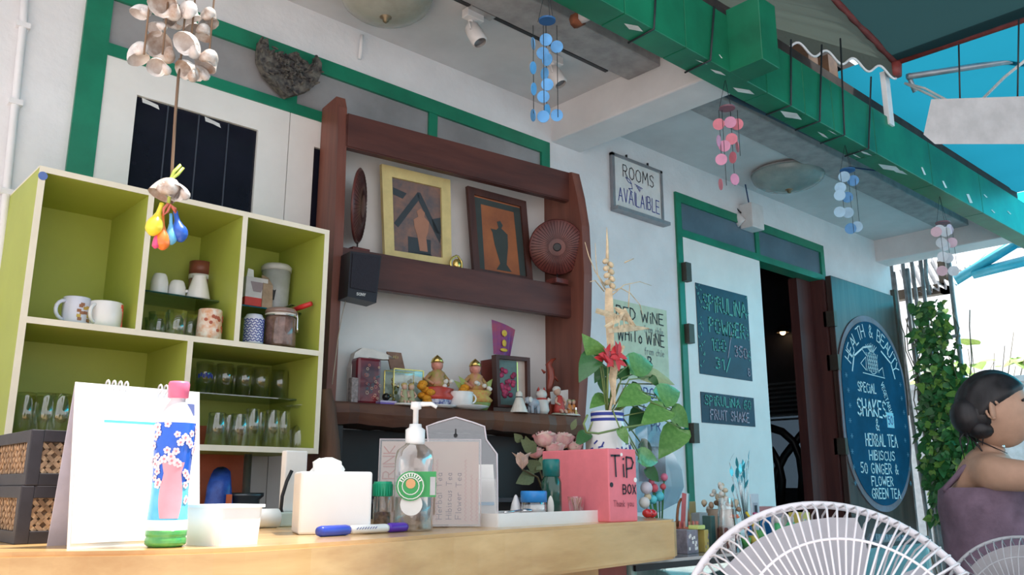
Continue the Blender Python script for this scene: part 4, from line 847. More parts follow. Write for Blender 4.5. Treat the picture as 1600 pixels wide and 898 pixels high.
# middle compartment
ZG = 1.4985
for lab, u, w_, v in (('taller small white cup upside down on the upper glass shelf', 249, 14, 428), ('smaller squat white cup upside down on the upper glass shelf', 277, 14, 439)):
    p = at(u, 445, 2.50, ZG); r = pxw(w_, u, 445, 2.50) * .95; h = hgt(u, v, 2.50, ZG); b = MB().lathe([(r * .96, 0), (r, .01), (r * .98, h * .6), (r * .8, h * .9), (r * .7, h * .96), (r * .68, h), (.001, h * .97)], n=22); single('small_cup', lab, 'cup', b, m_cer, p)
p = at(311, 445, 2.49, ZG); r = pxw(18, 311, 445, 2.49); h = hgt(311, 431, 2.49, ZG); ca = thing('white_carafe', 'white conical ceramic carafe on the upper glass shelf', 'carafe', p)
MB().lathe([(.001, 0), (r, 0), (r * 1.02, .006), (r * .75, h * .6), (r * .55, h * .93), (r * .6, h), (r * .5, h), (.001, h * .9)], n=22).build('body', m_cer, ca, LOCAL); MB().tube([(-r * .95, 0, h * .30), (-r * 1.25, 0, h * .25)], [.006, .003], 8).build('spout', m_cer, ca, LOCAL)
p = at(311, 445, 2.575, ZG); r = pxw(16, 311, 420, 2.575); h = hgt(311, 410, 2.575, ZG); jr = thing('lidded_jar', 'clear jar with a reddish brown lid behind the white carafe', 'jar', p)
MB().lathe([(.001, 0), (r * .9, 0), (r, .005), (r, h * .60), (r * .85, h * .62)], n=22).build('body', mat('pinkish_jar', (.45, .22, .2), .15, trans=.4, var=.1), jr, LOCAL); MB().lathe([(r * 1.04, h * .60), (r * 1.06, h * .70), (.001, h * .70)], n=22).build('band', m_cer, jr, LOCAL); MB().lathe([(r * 1.04, h * .70), (r * 1.05, h), (.001, h)], n=22).build('lid', mat('brown_lid', (.25, .08, .05), .4), jr, LOCAL)
glasses(T4, 'beer_glass', 'heavy clear beer glass beside the floral mug', 'beer glasses in the middle compartment', [(246, 515, .06), (275, 515, 0), (296, 515, .04), (238, 515, .16), (268, 515, .16)], 2.40, ZS, .62, .8)
p = at(327, 510, 2.385, ZS); fm = thing('floral_mug', 'cream mug with orange and brown floral print in the middle compartment', 'mug', p); r = pxw(20, 327, 510, 2.385) * .97; h = hgt(327, 484, 2.385, ZS); cup_parts(fm, r, r * .93, h, mat('floral_ceramic', (.80, .74, .66), .3, c2=(.70, .36, .20), scale=55), None)
b = MB(); rn = random.Random(6)
for k in range(12): 
    a = math.radians(-70 + rn.uniform(-60, 60)); z = h * rn.uniform(.1, .9); n_ = Vector((math.cos(a), math.sin(a), 0)); b.disc(n_ * (r * .985) + Vector((0, 0, z)), n_, .005, .002, 8)
b.build('printed_flower', mat('print_russet', (.42, .10, .05), .5), fm, LOCAL)
# right compartment
p = at(429, 470, 2.53, ZG); r = pxw(24, 429, 450, 2.53) * .92; h = hgt(429, 414, 2.53, ZG); pc = thing('plastic_container', 'tall translucent plastic container with a grey lid on the upper glass shelf', 'container', p)
MB().lathe([(.001, 0), (r * .88, 0), (r * .93, .004), (r, h * .86), (r * .9, h * .86)], n=24).build('body', mat('cloudy_plastic', (.55, .58, .58), .3, trans=.25, var=.1), pc, LOCAL); MB().lathe([(r * 1.05, h * .86), (r * 1.07, h * .95), (r * .9, h), (.001, h)], n=24).build('lid', mat('grey_lid', (.55, .56, .55), .4), pc, LOCAL)
n_ = Vector((-.5, -.86, 0)); MB().obox(n_ * (r * .95) + Vector((0, 0, h * .42)), Vector((.86, -.5, 0)), n_, Vector((.2, .1, 1)).normalized(), .005, .001, h * .2).build('dark_label', m_black, pc, LOCAL)
p = at(394, 460, 2.50, ZG); pk = thing('tea_box', 'white and red tea box with a printed cup on the upper glass shelf', 'box', p); w_ = pxw(12, 394, 450, 2.5) * 1.5; h = hgt(394, 436, 2.5, ZG)
MB().box(-w_, w_, -.03, .03, h * .32, h, 0).box(-w_, w_, -.03, .03, 0, h * .32, 1).build('carton', [mat('carton_grey', (.60, .58, .58), .5), mat('carton_red', (.55, .05, .04), .5)], pk, LOCAL)
MB().slab([(-w_ * .6, -.0302, h * .85), (w_ * .7, -.0302, h * .85), (w_ * .4, -.0302, h * .52), (-w_ * .3, -.0302, h * .52)], (0, -.0008, 0)).build('printed_cup', mat('carton_print', (.30, .24, .26), .5), pk, LOCAL)
MB().slab([(-w_ * .5, .01, h), (w_ * .2, .01, h), (w_ * .1, .01, h * 1.35), (-w_ * .4, .01, h * 1.38)], (0, .004, 0)).build('flap', m_paper, pk, LOCAL)
p = at(414, 460, 2.485, ZG); b = MB(); w_ = .018; h = hgt(414, 430, 2.485, ZG); b.add([(-w_, -.02, 0), (w_, -.02, 0), (w_, .02, 0), (-w_, .02, 0), (-w_ * .9, -.018, h * .7), (w_ * .9, -.018, h * .7), (w_ * .9, .018, h * .7), (-w_ * .9, .018, h * .7), (-w_ * .8, 0, h), (w_ * .5, .002, h * .95)], [(0, 1, 2, 3), (0, 1, 5, 4), (1, 2, 6, 5), (2, 3, 7, 6), (3, 0, 4, 7), (4, 5, 9, 8), (7, 6, 9, 8), (4, 8, 7), (5, 6, 9)])
single('paper_bag', 'small crumpled brown paper bag beside the plastic container', 'bag', b, mat('kraft_paper', (.40, .29, .20), .7, var=.2, bump=.5), p)
p0, p1 = PY(458, 484, 2.42), PY(487, 474, 2.36); b = MB(); b.tube([p0, p0.lerp(p1, .5), p1], [.007, .009, .0075], 10)
kn_ = thing('red_handle_knife', 'knife with a red handle lying across the upper glass shelf', 'knife', (p0.x, p0.y, ZG)); b.build('handle', mat('red_plastic', (.55, .03, .03), .35), kn_); MB().obox(PY(430, 486, 2.50), (p1 - p0).normalized(), (0, 0, 1), (p1 - p0).normalized().cross(Vector((0, 0, 1))), .07, .0008, .01).build('blade', mat('steel_blade', (.6, .6, .62), .25, .9), kn_)
p = at(396, 515, 2.40, ZS + .008); r = pxw(15.5, 396, 510, 2.4); h = hgt(396, 495, 2.4, ZS); ct = thing('patterned_canister', 'blue and white patterned ceramic canister next to the clip-top jar', 'canister', p)
MB().lathe([(.001, 0), (r * .95, 0), (r, .004), (r, h * .86), (r * .85, h * .92), (r * .8, h * .98), (.001, h * .98)], n=24).build('body', m_cer2, ct, LOCAL)
b = MB()
for i in range(9):
    for j in range(14):
        a = math.radians(-175 + j * 13 + (i % 2) * 6.5); n_ = Vector((math.cos(a), math.sin(a), 0)); t_ = Vector((-n_.y, n_.x, 0)); q = (t_ + Z_ * (1 if (i + j) % 2 else -1)).normalized()
        b.obox(n_ * (r + .0004) + Vector((0, 0, h * (.1 + i * .085))), q, n_, q.cross(n_), .0038, .0006, .0013)
o = b.build('pattern_stroke', m_inkb, ct, LOCAL); o['kind'] = 'stuff'
MB().box(-r * 1.2, r * 5.2, -r * .8, r * .9, -.0075, 0).build('tray', mat('dark_tray', (.06, .03, .03), .4), ct, LOCAL)
p = at(437, 530, 2.40, ZS + .008); r = pxw(26, 437, 520, 2.4) * .95; h = hgt(437, 487, 2.4, ZS); jr = thing('clip_top_jar', 'round glass clip-top jar of brown powder in the right cabinet compartment', 'jar', p)
MB().lathe([(.001, 0), (r * .95, 0), (r, .006), (r, h * .72), (r * .93, h * .78)], n=26).build('body', mat('jar_brown_glass', (.20, .12, .10), .08, var=.3, scale=30, coat=.5), jr, LOCAL); MB().lathe([(r * .98, h * .79), (r * 1.0, h * .84), (r * .98, h * .88)], n=26).build('seal', mat('jar_seal', (.7, .66, .6), .5), jr, LOCAL)
MB().lathe([(r * 1.0, h * .86), (r * 1.02, h * .93), (r * .9, h), (.001, h)], n=26).build('lid', mat('jar_lid_glass', (.30, .20, .17), .08, var=.1, coat=.5), jr, LOCAL); m_chr = mat('chrome_wire', (.75, .75, .76), .15, 1.0, var=0)
b = MB(); b.tube([(r * .7, -r * .72, h * .95), (r * .75, -r * .78, h * .75), (r * .75, -r * .80, h * .5), (r * .78, -r * .82, h * .38)], .003, 6); b.tube([(r * math.cos(a * .3), r * math.sin(a * .3), h * .80) for a in range(21)], .0022, 6, closed=True); b.build('wire_clip', m_chr, jr, LOCAL)

# ---------------------------------------------------------------- below the cabinet
ob = thing('orange_board', 'orange board standing below the green cabinet', 'board', (.98, 2.60, 0)); a, e = PY(326, 712, 2.60), PY(381, 768, 2.60); MB().box(a.x - .1, e.x, 2.595, 2.61, 0, a.z + .09).build('panel', mat('orange_paint', (.52, .11, .04), .5), ob)
mp = thing('metal_stand', 'grey metal pole stand below the cabinet', 'stand', (PY(395, 740, 2.5).x, 2.5, 0)); a = PY(393, 705, 2.5); MB().tube([(a.x, 2.5, 0), (a.x - .01, 2.5, 1.05)], .012, 10).build('pole', mat('stand_steel', (.35, .36, .4), .3, .8), mp); MB().lathe([(.06, 0), (.06, .012), (.012, .02)], (a.x, 2.5, 0), 20).build('foot', m_black, mp)
a = PY(375, 772, 2.45); bw = MB().lathe([(.001, a.z - .06), (.05, a.z - .06), (.055, a.z), (.05, a.z)], (a.x, 2.45, 0), 20); bs = thing('back_bench', 'narrow service bench behind the counter', 'bench', (1.0, 2.42, 0)); MB().box(.3, 1.42, 2.28, 2.58, .78, .82).build('top', mat('bench_grey', (.3, .29, .3), .5), bs)
for x in (.34, 1.38): MB().box(x - .02, x + .02, 2.3, 2.56, 0, .78).build('leg', mat('bench_grey', (.3, .29, .3), .5), bs)
a = PY(376, 775, 2.45); kt = thing('dark_bowl', 'dark metal bowl on the bench below the cabinet', 'bowl', (a.x, 2.45, .82)); MB().lathe([(.001, 0), (.05, 0), (.055, a.z - .83), (.066, a.z - .82), (.066, a.z - .81), (.05, a.z - .82)], n=22).build('body', mat('dark_steel', (.12, .13, .14), .3, .7), kt, LOCAL)
# blue crinkled packet
p = PY(342, 775, 2.40); p.z = .82; b = MB(); h = PY(340, 742, 2.40).z - .82; w_ = pxw(24, 342, 760, 2.4); rn = random.Random(3); n = 7; vs = []
for j in range(6):
    for i in range(12):
        a = i / 12 * 6.283; t = j / 5; k = (1 - .35 * t * t) + rn.uniform(-.06, .06); vs.append((w_ * k * math.cos(a), .035 * k * math.sin(a), h * t * (1 - .15 * math.cos(a + 2) * t)))
b.add(vs, [(j * 12 + i, j * 12 + (i + 1) % 12, (j + 1) * 12 + (i + 1) % 12, (j + 1) * 12 + i) for j in range(5) for i in range(12)] + [tuple(range(12)), tuple(range(60, 72))], 0, True)
bp_ = thing('blue_packet', 'crinkled blue packet with an orange print behind the white dish', 'packet', p); b.build('pouch', mat('blue_foil', (.04, .12, .5), .3, c2=(.02, .05, .28), scale=25), bp_, LOCAL); MB().obox((w_ * .3, -.038, h * .4), X_, Y_, Z_, .008, .002, h * .28).build('printed_motif', mat('orange_print', (.7, .15, .05), .5), bp_, LOCAL)
# cable loop and white charger block
cbk = thing('charger_block', 'small white charger box with a black cable loop on the counter', 'charger', PZ(455, 822, CT)); q = PZ(452, 824, CT); q.y = 1.62; q = Vector((PY(452, 810, 1.62).x, 1.62, CT)); MB().bbox(q.x - .03, q.x + .03, 1.60, 1.66, CT, CT + .028, .003).build('box', mat('pale_green_box', (.55, .66, .6), .5), cbk)
MB().tube([PY(u, v, 1.61) for u, v in ((456, 735), (448, 752), (441, 775), (439, 795), (442, 806), (452, 811))], .004, 6).build('cable', m_black, cbk); MB().bbox(q.x - .01, q.x + .04, 1.63, 1.65, CT + .028, CT + .15, .003).build('plate', m_paper, cbk)
q = Vector((PY(410, 820, 1.58).x, 1.58, CT)); single('paper_roll', 'small white paper roll lying on the counter behind the white dish', 'paper roll', MB().tube([(-.04, 0, .018), (.03, 0, .018)], .018, 16), m_paper, q)

# ================================================================== things on the wooden shelf unit
Z1, Z2 = 1.7495, 1.2255
def sp_(u, v, w, z): p = PS(u, v, w); return Vector((p.x, p.y, z))
def shz(u, v, w): return PS(u, v, w).z
def spx(px, u, v, w): return px / FPX * ((PS(u, v, w) - CO).dot(ray(800, 449).normalized()))
VU, VN = U, -W                                         # along the shelf; towards the viewer
def quad_on(px, w): return [PS(u, v, w) for u, v in px]
def lerpq(q, a, c): return (q[0] * (1 - a) + q[1] * a) * (1 - c) + (q[3] * (1 - a) + q[2] * a) * c    # a right, c down
def framed(name, label, px, w, bord, mfr, mpic, th=.018):
    q = quad_on(px, w); c = (q[3] + q[2]) / 2; t = thing(name, label, 'picture', c)
    n = VN
    ba, bcv = bord, bord * (q[1] - q[0]).length / (q[3] - q[0]).length
    for (a0, a1, c0, c1) in ((0, ba, 0, 1), (1 - ba, 1, 0, 1), (ba, 1 - ba, 0, bcv), (ba, 1 - ba, 1 - bcv * .6, 1)):
        b = MB(); b.slab([lerpq(q, a0, c0), lerpq(q, a1, c0), lerpq(q, a1, c1), lerpq(q, a0, c1)], n * th); b.build('frame_strip', mfr, t)
    b = MB(); b.slab([lerpq(q, ba * .8, bcv * .8), lerpq(q, 1 - ba * .8, bcv * .8), lerpq(q, 1 - ba * .8, 1 - bcv * .4), lerpq(q, ba * .8, 1 - bcv * .4)], n * th * .45); b.build('print', mpic, t)
    return t, q
def on_pic(t, q, polys, mt, name, lift):
    b = MB()
    for pl in polys: b.slab([lerpq(q, a, c) + VN * lift for a, c in pl], VN * .0006)
    return b.build(name, mt, t)
m_yf = mat('yellow_ochre_frame', (.62, .50, .22), .5, var=.08)
t, q = framed('yellow_framed_print', 'temple print in a yellow painted frame on the upper shelf', [(593, 258), (700, 283), (702, 416), (598, 401)], .10, .14, m_yf, mat('print_dusk', (.24, .13, .10), .6, c2=(.10, .09, .10), scale=18))
m_pd = mat('print_slate', (.035, .045, .055), .6); m_ps = mat('print_skin', (.36, .17, .11), .6)
on_pic(t, q, [[(.16, .62), (.52, .22), (.56, .28), (.22, .66)], [(.52, .22), (.56, .22), (.86, .68), (.84, .76), (.52, .30)], [(.36, .74), (.70, .74), (.70, .92), (.36, .92)], [(.44, .9), (.70, .9), (.74, .95), (.40, .95)], [(.15, .22), (.36, .26), (.30, .33), (.15, .30)], [(.72, .5), (.86, .46), (.86, .66), (.76, .64)]], m_pd, 'printed_roof', .0082)
on_pic(t, q, [[(.50, .44), (.56, .40), (.62, .44), (.61, .49), (.68, .54), (.66, .66), (.63, .72), (.65, .88), (.53, .88), (.50, .72), (.46, .62), (.45, .54), (.52, .5)]], m_ps, 'printed_figure', .0089)
m_dfr = wood('dark_frame_wood', (.075, .025, .018), (.04, .014, .012), 6, 2)
t, q = framed('dark_framed_print', 'print of a dark standing figure on orange in a dark wooden frame', [(727, 292), (818, 316), (829, 441), (737, 426)], .10, .10, m_dfr, mat('print_orange', (.36, .12, .04), .6, c2=(.22, .07, .03), scale=6))
on_pic(t, q, [[(.09, .1), (.22, .12), (.20, .98), (.10, .98)], [(.78, .12), (.91, .12), (.9, .98), (.80, .98)], [(.1, .10), (.9, .10), (.9, .17), (.1, .17)], [(.47, .34), (.53, .32), (.57, .37), (.54, .41), (.64, .47), (.63, .62), (.58, .84), (.66, .92), (.40, .92), (.47, .84), (.40, .62), (.38, .48), (.35, .44), (.45, .44), (.49, .41)]], mat('print_dark_teal', (.035, .045, .042), .6), 'printed_figure', .0082)
# gold mask
p = sp_(714, 410, .06, Z1); m_gold = mat('gold_leaf', (.75, .55, .18), .25, .9, var=.1); gm = thing('gold_mask', 'small gold face ornament between the two framed prints', 'ornament', p); k = spx(12, 714, 408, .06)
MB().lathe([(k * .9, 0), (k, .003), (k * .5, .006), (.001, .006)], n=16).build('base', m_gold, gm, LOCAL); MB().ell((0, 0, k * 1.05), k * .62, k * .5, k * .8).build('face', m_gold, gm, LOCAL)
b = MB(); n = 24; b.tube([(k * .95 * math.sin(a / n * 6.283), .004, k * 1.1 + k * 1.05 * math.cos(a / n * 6.283) * (1.12 if abs(a) < 2 else 1)) for a in range(n)], k * .16, 6, closed=True); b.build('halo', m_gold, gm, LOCAL)
# carved discs on stands
m_disc = wood('red_lacquer_disc', (.14, .035, .028), (.07, .018, .018), 5, 2, r=.3)
def disc_stand(label, c, nrm, r, th, base, hole=False):
    t = thing('carved_disc', label, 'ornament', base); nrm = Vector(nrm).normalized(); M = nrm.to_track_quat('Z', 'Y').to_matrix(); pr = [(r * .12, -th * .9), (r * .5, -th * .8), (r * .96, -th * .25), (r, 0), (r * .96, th * .25), (r * .5, th * .8), (r * .12, th * .9)]
    MB().lathe(pr, c, 36, M=M, cap=not hole).build('disc', m_disc, t)
    b = MB()
    for k in range(48):
        a = k * 2 * math.pi / 48; d = M @ Vector((math.cos(a), math.sin(a), 0)); b.tube([c + d * r * .3 + nrm * th * .88, c + d * r * .62 + nrm * th * .70, c + d * r * .93 + nrm * th * .32], .0012, 4)
    b.build('carved_groove', mat('groove_dark', (.05, .014, .014), .5), t)
    if hole: MB().lathe([(r * .13, -th * .3), (r * .15, th * .92), (r * .11, th * .93)], c, 20, M=M).build('hole_rim', m_black, t)
    MB().tube([Vector((c.x, c.y, c.z - r * .98)), Vector((c.x, c.y, base[2] + .01))], .003, 6).build('rod', m_black, t)
    MB().bbox(base[0] - .035, base[0] + .035, base[1] - .03, base[1] + .03, base[2], base[2] + .022, .003).build('foot', m_disc, t)
c = PS(561, 322, .055); vd = (c - CO).normalized(); side = vd.cross(Z_).normalized(); disc_stand('slim carved wooden disc standing edge-on beside the left side board', c, side + vd * -.18, spx(60, 561, 322, .055), .018, (c.x, c.y, Z1))
c = PS(870, 386, -.005); vd = (c - CO).normalized(); disc_stand('large round carved wooden disc with a centre hole at the right side board', c, -vd + side * .1, spx(44, 870, 386, -.005), .016, (c.x, c.y, Z1), True)
# speakers
sk = thing('small_speaker', 'small black loudspeaker on the front of the left side board', 'speaker', PS(570, 470, -.07)); f = [PS(548, 392, -.09), PS(596, 399, -.09), PS(588, 473, -.09), PS(543, 463, -.09)]
MB().slab(f, W * .075).build('cabinet', mat('speaker_black', (.012, .012, .02), .4, var=.1), sk)
b = MB(); g = [lerpq(f, .06, .05), lerpq(f, .94, .05), lerpq(f, .94, .80), lerpq(f, .06, .80)]; b.slab([p_ - W * .004 for p_ in g], W * .004); b.build('grille', mat('speaker_cloth', (.02, .02, .03), .9, bump=.4, scale=200), sk)
b = MB(); ux = (f[1] - f[0]).normalized(); uy = (f[0] - f[3]).normalized(); write(b, 'SONY', lerpq(f, .30, .93), ux, uy, .009, .0016, VN, .032, 0, 0, .0006); b.build('logo', m_paper, sk)
MB().tube([PS(540, 470, -.03), PS(533, 500, -.03), PS(528, 530, -.03), PS(523, 570, -.03), PS(519, 600, -.03)], .0018, 5).build('wire', mat('beige_wire', (.45, .38, .32), .6), sk)
c = S(LEN + .03 + .043, .05, 1.655); s3 = thing('small_speaker', 'small black loudspeaker at the outer edge of the right side board', 'speaker', (c.x, c.y, c.z - .05)); b = MB(); b.bbox(-.045, .045, -.04, .04, -.06, .055, .018); b.v = [c + U * p_.x + W * p_.y + Z_ * p_.z for p_ in b.v]; b.build('cabinet', m_black, s3); MB().ell(c + VN * .04 + Z_ * .03, .012, .006, .005).build('highlight_blob', mat('highlight_cream', (.7, .62, .5), .4), s3)  # small cream blob stands in for a highlight on the black case

# -------- lower plank
def ground(u, w): p = PS(u, 625, w); return Vector((p.x, p.y, Z2))
def K(px, u, w): return spx(px, u, 620, w)
# white arched ceramic
w = .11; ol = [(541, 632), (542, 575), (548, 553), (560, 545), (578, 548), (600, 556), (612, 563), (590, 563), (570, 560), (556, 566), (551, 590), (550, 632)]
b = MB(); q = [PS(u, v, w) for u, v in ol]; q = [Vector((p_.x, p_.y, max(p_.z, Z2))) for p_ in q]; b.slab(q, VN * .035); tag(b.build('white_arch', mat('chalky_ceramic', (.70, .68, .64), .6, var=.08)), 'chalky white arched ornament behind the red floral tin', 'ornament')
# red floral tin
p = ground(570, .06); tin = thing('floral_tin', 'dark red round-shouldered tin with pink flowers', 'tin', p); hw = K(21, 570, .06); h = shz(574, 560, .06) - Z2
b = MB(); b.bbox(-hw, hw, -.03, .03, 0, h, .012); b.v = [p + U * q_.x + W * q_.y + Z_ * q_.z for q_ in b.v]; b.build('body', mat('tin_red', (.22, .02, .03), .3, c2=(.05, .015, .03), scale=12, coat=.4), tin)
b = MB(); rn = random.Random(14)
for k in range(26):
    c = p + U * (hw * rn.uniform(-.3, .9)) + VN * .0305 + Z_ * (h * rn.uniform(.08, .85)); r_ = rn.uniform(.003, .006); b.tube([c + U * r_ * math.cos(a * 1.05) + Z_ * r_ * math.sin(a * 1.05) for a in range(6)], .0011, 5, closed=True, mi=k % 3)
b.build('painted_flower', [mat('flower_pink', (.65, .25, .22), .5), mat('flower_cream', (.7, .55, .42), .5), mat('flower_teal', (.05, .22, .28), .5)], tin)
p = ground(551, .015); b = MB(); b.bbox(-.013, .013, -.012, .012, 0, shz(551, 590, .015) - Z2, .003); single('stone_block', 'small upright grey stone block on the plank', 'stone', b, mat('grey_stone', (.30, .26, .26), .8, var=.25, scale=80, bump=.5), p)
# glass box with gold edges
p = ground(630, .07); gbx = thing('glass_box', 'small glass box with gold edges holding gilded ornaments', 'box', p); hw = K(26, 628, .07); h = shz(628, 579, .07) - Z2
def lb(mb): mb.v = [p + U * q_.x + W * q_.y + Z_ * q_.z for q_ in mb.v]; return mb
lb(MB().box(-hw, hw, -.035, .035, .006, h)).build('glass', thin_glass('box_glass', (.88, .94, .89)), gbx)
b = MB()
for sx in (-1, 1):
    for sy in (-1, 1): b.box(sx * hw - .002, sx * hw + .002, sy * .035 - .002, sy * .035 + .002, 0, h)
for sy in (-1, 1):
    for z in (.003, h): b.box(-hw, hw, sy * .035 - .002, sy * .035 + .002, z - .002, z + .002)
lb(b).build('gold_edge', m_gold, gbx); b = MB(); rn = random.Random(5)
for k in range(30): b.ell((rn.uniform(-hw * .8, hw * .5), rn.uniform(-.02, .02), .01 + rn.uniform(0, h * .7)), .006, .006, .007, k % 2, 6, 5)
lb(b).build('gilded_filling', [m_gold, mat('moss_green', (.18, .2, .05), .6)], gbx)
f = [PS(605, 549, .075), PS(627, 551, .075), PS(633, 577, .075), PS(611, 577, .075)]; b = MB(); b.slab(f, W * .008); pq = thing('brown_plaque', 'small brown plaque leaning above the glass box', 'plaque', f[3]); b.build('tablet', mat('brown_plaque', (.22, .12, .08), .5, var=.2), pq); b = MB(); strokes(b, [[(0, 0), (0, .008)], [(.008, 0), (.008, .01)], [(.016, 0), (.017, .008)]], lerpq(f, .35, .35), U, Z_, .0015, VN); b.build('engraving', m_gold, pq)
p = ground(603, -.005); single('black_ball', 'shiny black ball in front of the floral tin', 'ball', MB().ell((0, 0, .0135), .0135), mat('gloss_black', (.01, .01, .01), .08), p + Vector((0, 0, .013)))
p = ground(604, -.005); pb = thing('purple_booklet', 'flat purple and white booklet under the black ball', 'booklet', p); w_ = K(14, 604, 0)
for k in range(2): b = MB(); b.box(-w_, w_, -.016, .02, k * .0065, k * .0065 + .006); b.v = [p + U * q_.x + W * q_.y + Z_ * q_.z for q_ in b.v]; b.build('cover', [mat('purple_cover', (.16, .10, .42), .5), mat('lilac_cover', (.45, .40, .60), .5)][k], pb)
# seated couple figurine
def figurine(name, label, u, w, hpx, body, skin, hair, base=None, n=1, lean=0.0):
    p = ground(u, w); t = thing(name, label, 'figurine', p); h = K(hpx, u, w)
    if base: MB().lathe([(h * .34 * n, 0), (h * .36 * n, .003), (h * .30 * n, .007), (.001, .007)], p, 16, sy=.6).build('base', base, t)
    for k in range(n):
        o = p + U * ((k - (n - 1) / 2) * h * .36) + Z_ * (.006 if base else 0)
        MB().lathe([(h * .17, 0), (h * .22, h * .1), (h * .15, h * .4), (h * .10, h * .62), (.001, h * .66)], o, 12).build('body', body, t)
        MB().ell(o + Z_ * h * .78 + U * lean * h, h * .14, h * .14, h * .16).build('head', skin, t); MB().ell(o + Z_ * h * .84 + W * h * .03 + U * lean * h, h * .155, h * .15, h * .13).build('hair', hair, t)
        for s_ in (-1, 1):
            MB().tube([o + U * s_ * h * .12 + Z_ * h * .56, o + U * s_ * h * .22 + Z_ * h * .38 + VN * h * .08, o + U * s_ * h * .1 + Z_ * h * .28 + VN * h * .17], [h * .05, h * .045, h * .035], 6).build('arm', skin, t)
            MB().tube([o + U * s_ * h * .08 + Z_ * h * .12 + VN * h * .1, o + U * s_ * h * .09 + Z_ * h * .08 + VN * h * .26, o + U * s_ * h * .09 - Z_ * h * (0 if base else .12) + VN * h * .30], [h * .06, h * .05, h * .04], 6).build('leg', skin, t)
    return t
m_fs = mat('figurine_skin', (.62, .40, .30), .5); m_fg = mat('figurine_olive', (.36, .38, .22), .6); m_fh = mat('figurine_straw', (.50, .38, .15), .6); m_fw = mat('figurine_white', (.72, .70, .66), .4); m_fr = mat('figurine_red', (.5, .06, .05), .4); m_fb = mat('figurine_blue', (.40, .45, .52), .4)
figurine('couple_figurine', 'pair of tiny doll figurines sitting on the plank edge', 637, -.022, 34, m_fg, m_fs, m_fh, m_fw, 2)
# flower-decked deities
m_mar = mat('marigold', (.80, .34, .02), .6, var=.15, scale=200, bump=.6); m_pet = mat('white_petal', (.78, .76, .70), .6); m_fol = mat('dark_leaf', (.12, .24, .05), .5)
def deity(label, u, w, hpx, body, acc, bowl, seed, side):
    p = ground(u, w); t = thing('deity_statue', label, 'statue', p); h = K(hpx, u, w); rn = random.Random(seed); z0 = 0
    MB().lathe([(h * .20, 0), (h * .24, h * .02), (h * .32, h * .16), (h * .30, h * .17), (.001, h * .15)], p, 20).build('bowl', bowl, t)
    MB().lathe([(h * .30, h * .15), (h * .36, h * .22), (h * .28, h * .30), (h * .34, h * .38), (h * .2, h * .42), (.001, h * .42)], p, 20).build('lotus_seat', acc, t)
    MB().lathe([(h * .20, h * .40), (h * .22, h * .5), (h * .14, h * .62), (h * .16, h * .70), (h * .06, h * .78), (.001, h * .78)], p, 16).build('torso', body, t)
    MB().ell(p + Z_ * h * .86, h * .12, h * .12, h * .14).build('head', mat('deity_pink', (.62, .26, .20), .35, var=.2, scale=60), t); MB().lathe([(h * .13, h * .90), (h * .10, h * .98), (h * .03, h * 1.04), (.001, h * 1.06)], p, 14).build('headdress', m_gold, t)
    for s_ in (-1, 1): MB().tube([p + U * s_ * h * .13 + Z_ * h * .68, p + U * s_ * h * .26 + Z_ * h * .56, p + U * s_ * h * .16 + Z_ * h * .46 + VN * h * .16], [h * .05, h * .045, h * .035], 7).build('arm', body, t)
    for k in range(7):
        a = rn.uniform(-1, 1); c = p + U * (side * h * (.34 + .08 * a)) + VN * h * rn.uniform(.05, .25) + Z_ * h * (.12 + k * .055); MB().ell(c, h * .10, h * .09, h * .07, 0, 9, 6).build('marigold', m_mar, t)
    for k in range(5): c = p + U * (h * rn.uniform(-.25, .25)) + VN * h * rn.uniform(.2, .28) + Z_ * h * rn.uniform(.42, .56); MB().ell(c, h * .05, h * .05, h * .045, 0, 7, 5).build('white_flower', m_pet, t)
    return t, p, h
m_dg = mat('deity_gold_green', (.32, .30, .08), .35, c2=(.5, .22, .14), scale=50); m_bb = mat('blue_white_bowl', (.55, .58, .68), .25, c2=(.05, .07, .25), scale=70)
deity('colourful deity statue on a red lotus in a blue and white bowl', 682, .03, 80, m_dg, mat('lotus_red', (.55, .06, .04), .35, var=.2), m_bb, 3, -1)
t, p, h = deity('pink and gold deity statue wrapped in flowers and leaves', 742, .04, 78, mat('deity_rose', (.50, .18, .14), .35, c2=(.5, .36, .10), scale=40), mat('flower_mix', (.62, .22, .08), .6, c2=(.55, .45, .1), scale=90), mat('green_leaf_bowl', (.22, .30, .08), .5), 4, -1)
for a in (-.9, -.6, .6): put_leaf(leaf_mesh('offering_leaf', mt=mat('banana_leaf', (.34, .42, .12), .5), heart=False, w=.4), t, p + Z_ * h * .2, U * a + Z_ * .7 + VN * .2, VN, h * .62)
# saucer, cup, offerings
p = ground(733, -.005); sc_ = thing('saucer', 'white saucer with orange scraps on the plank edge', 'saucer', p); r = K(34, 733, 0); MB().lathe([(r * .5, 0), (r * .6, .003), (r, .012), (r * .98, .014), (r * .55, .006), (.001, .005)], p, 28, sy=.8).build('dish', m_cer, sc_)
for k in range(3): MB().obox(p + U * (r * (.35 + .15 * k)) + Z_ * (.012 + .004 * (k % 2)) + VN * .01, U, W, Z_, .007, .006, .004).build('orange_scrap', mat('orange_scrap', (.75, .18, .04), .6), sc_)
p = ground(720, -.008) + Z_ * .0135; cu = thing('white_cup', 'low white cup with its handle to the right on the saucer', 'cup', p); cup_parts(cu, K(18, 720, 0), K(19.5, 720, 0), K(21, 720, 0), m_cer, math.radians(-38), 1.0)
p = ground(690, .0); single('small_plate', 'white plate under the red lotus statue', 'plate', MB().lathe([(.03, 0), (.055, .008), (.054, .010), (.001, .003)], n=24, sy=.7), m_cer, p + VN * .012)
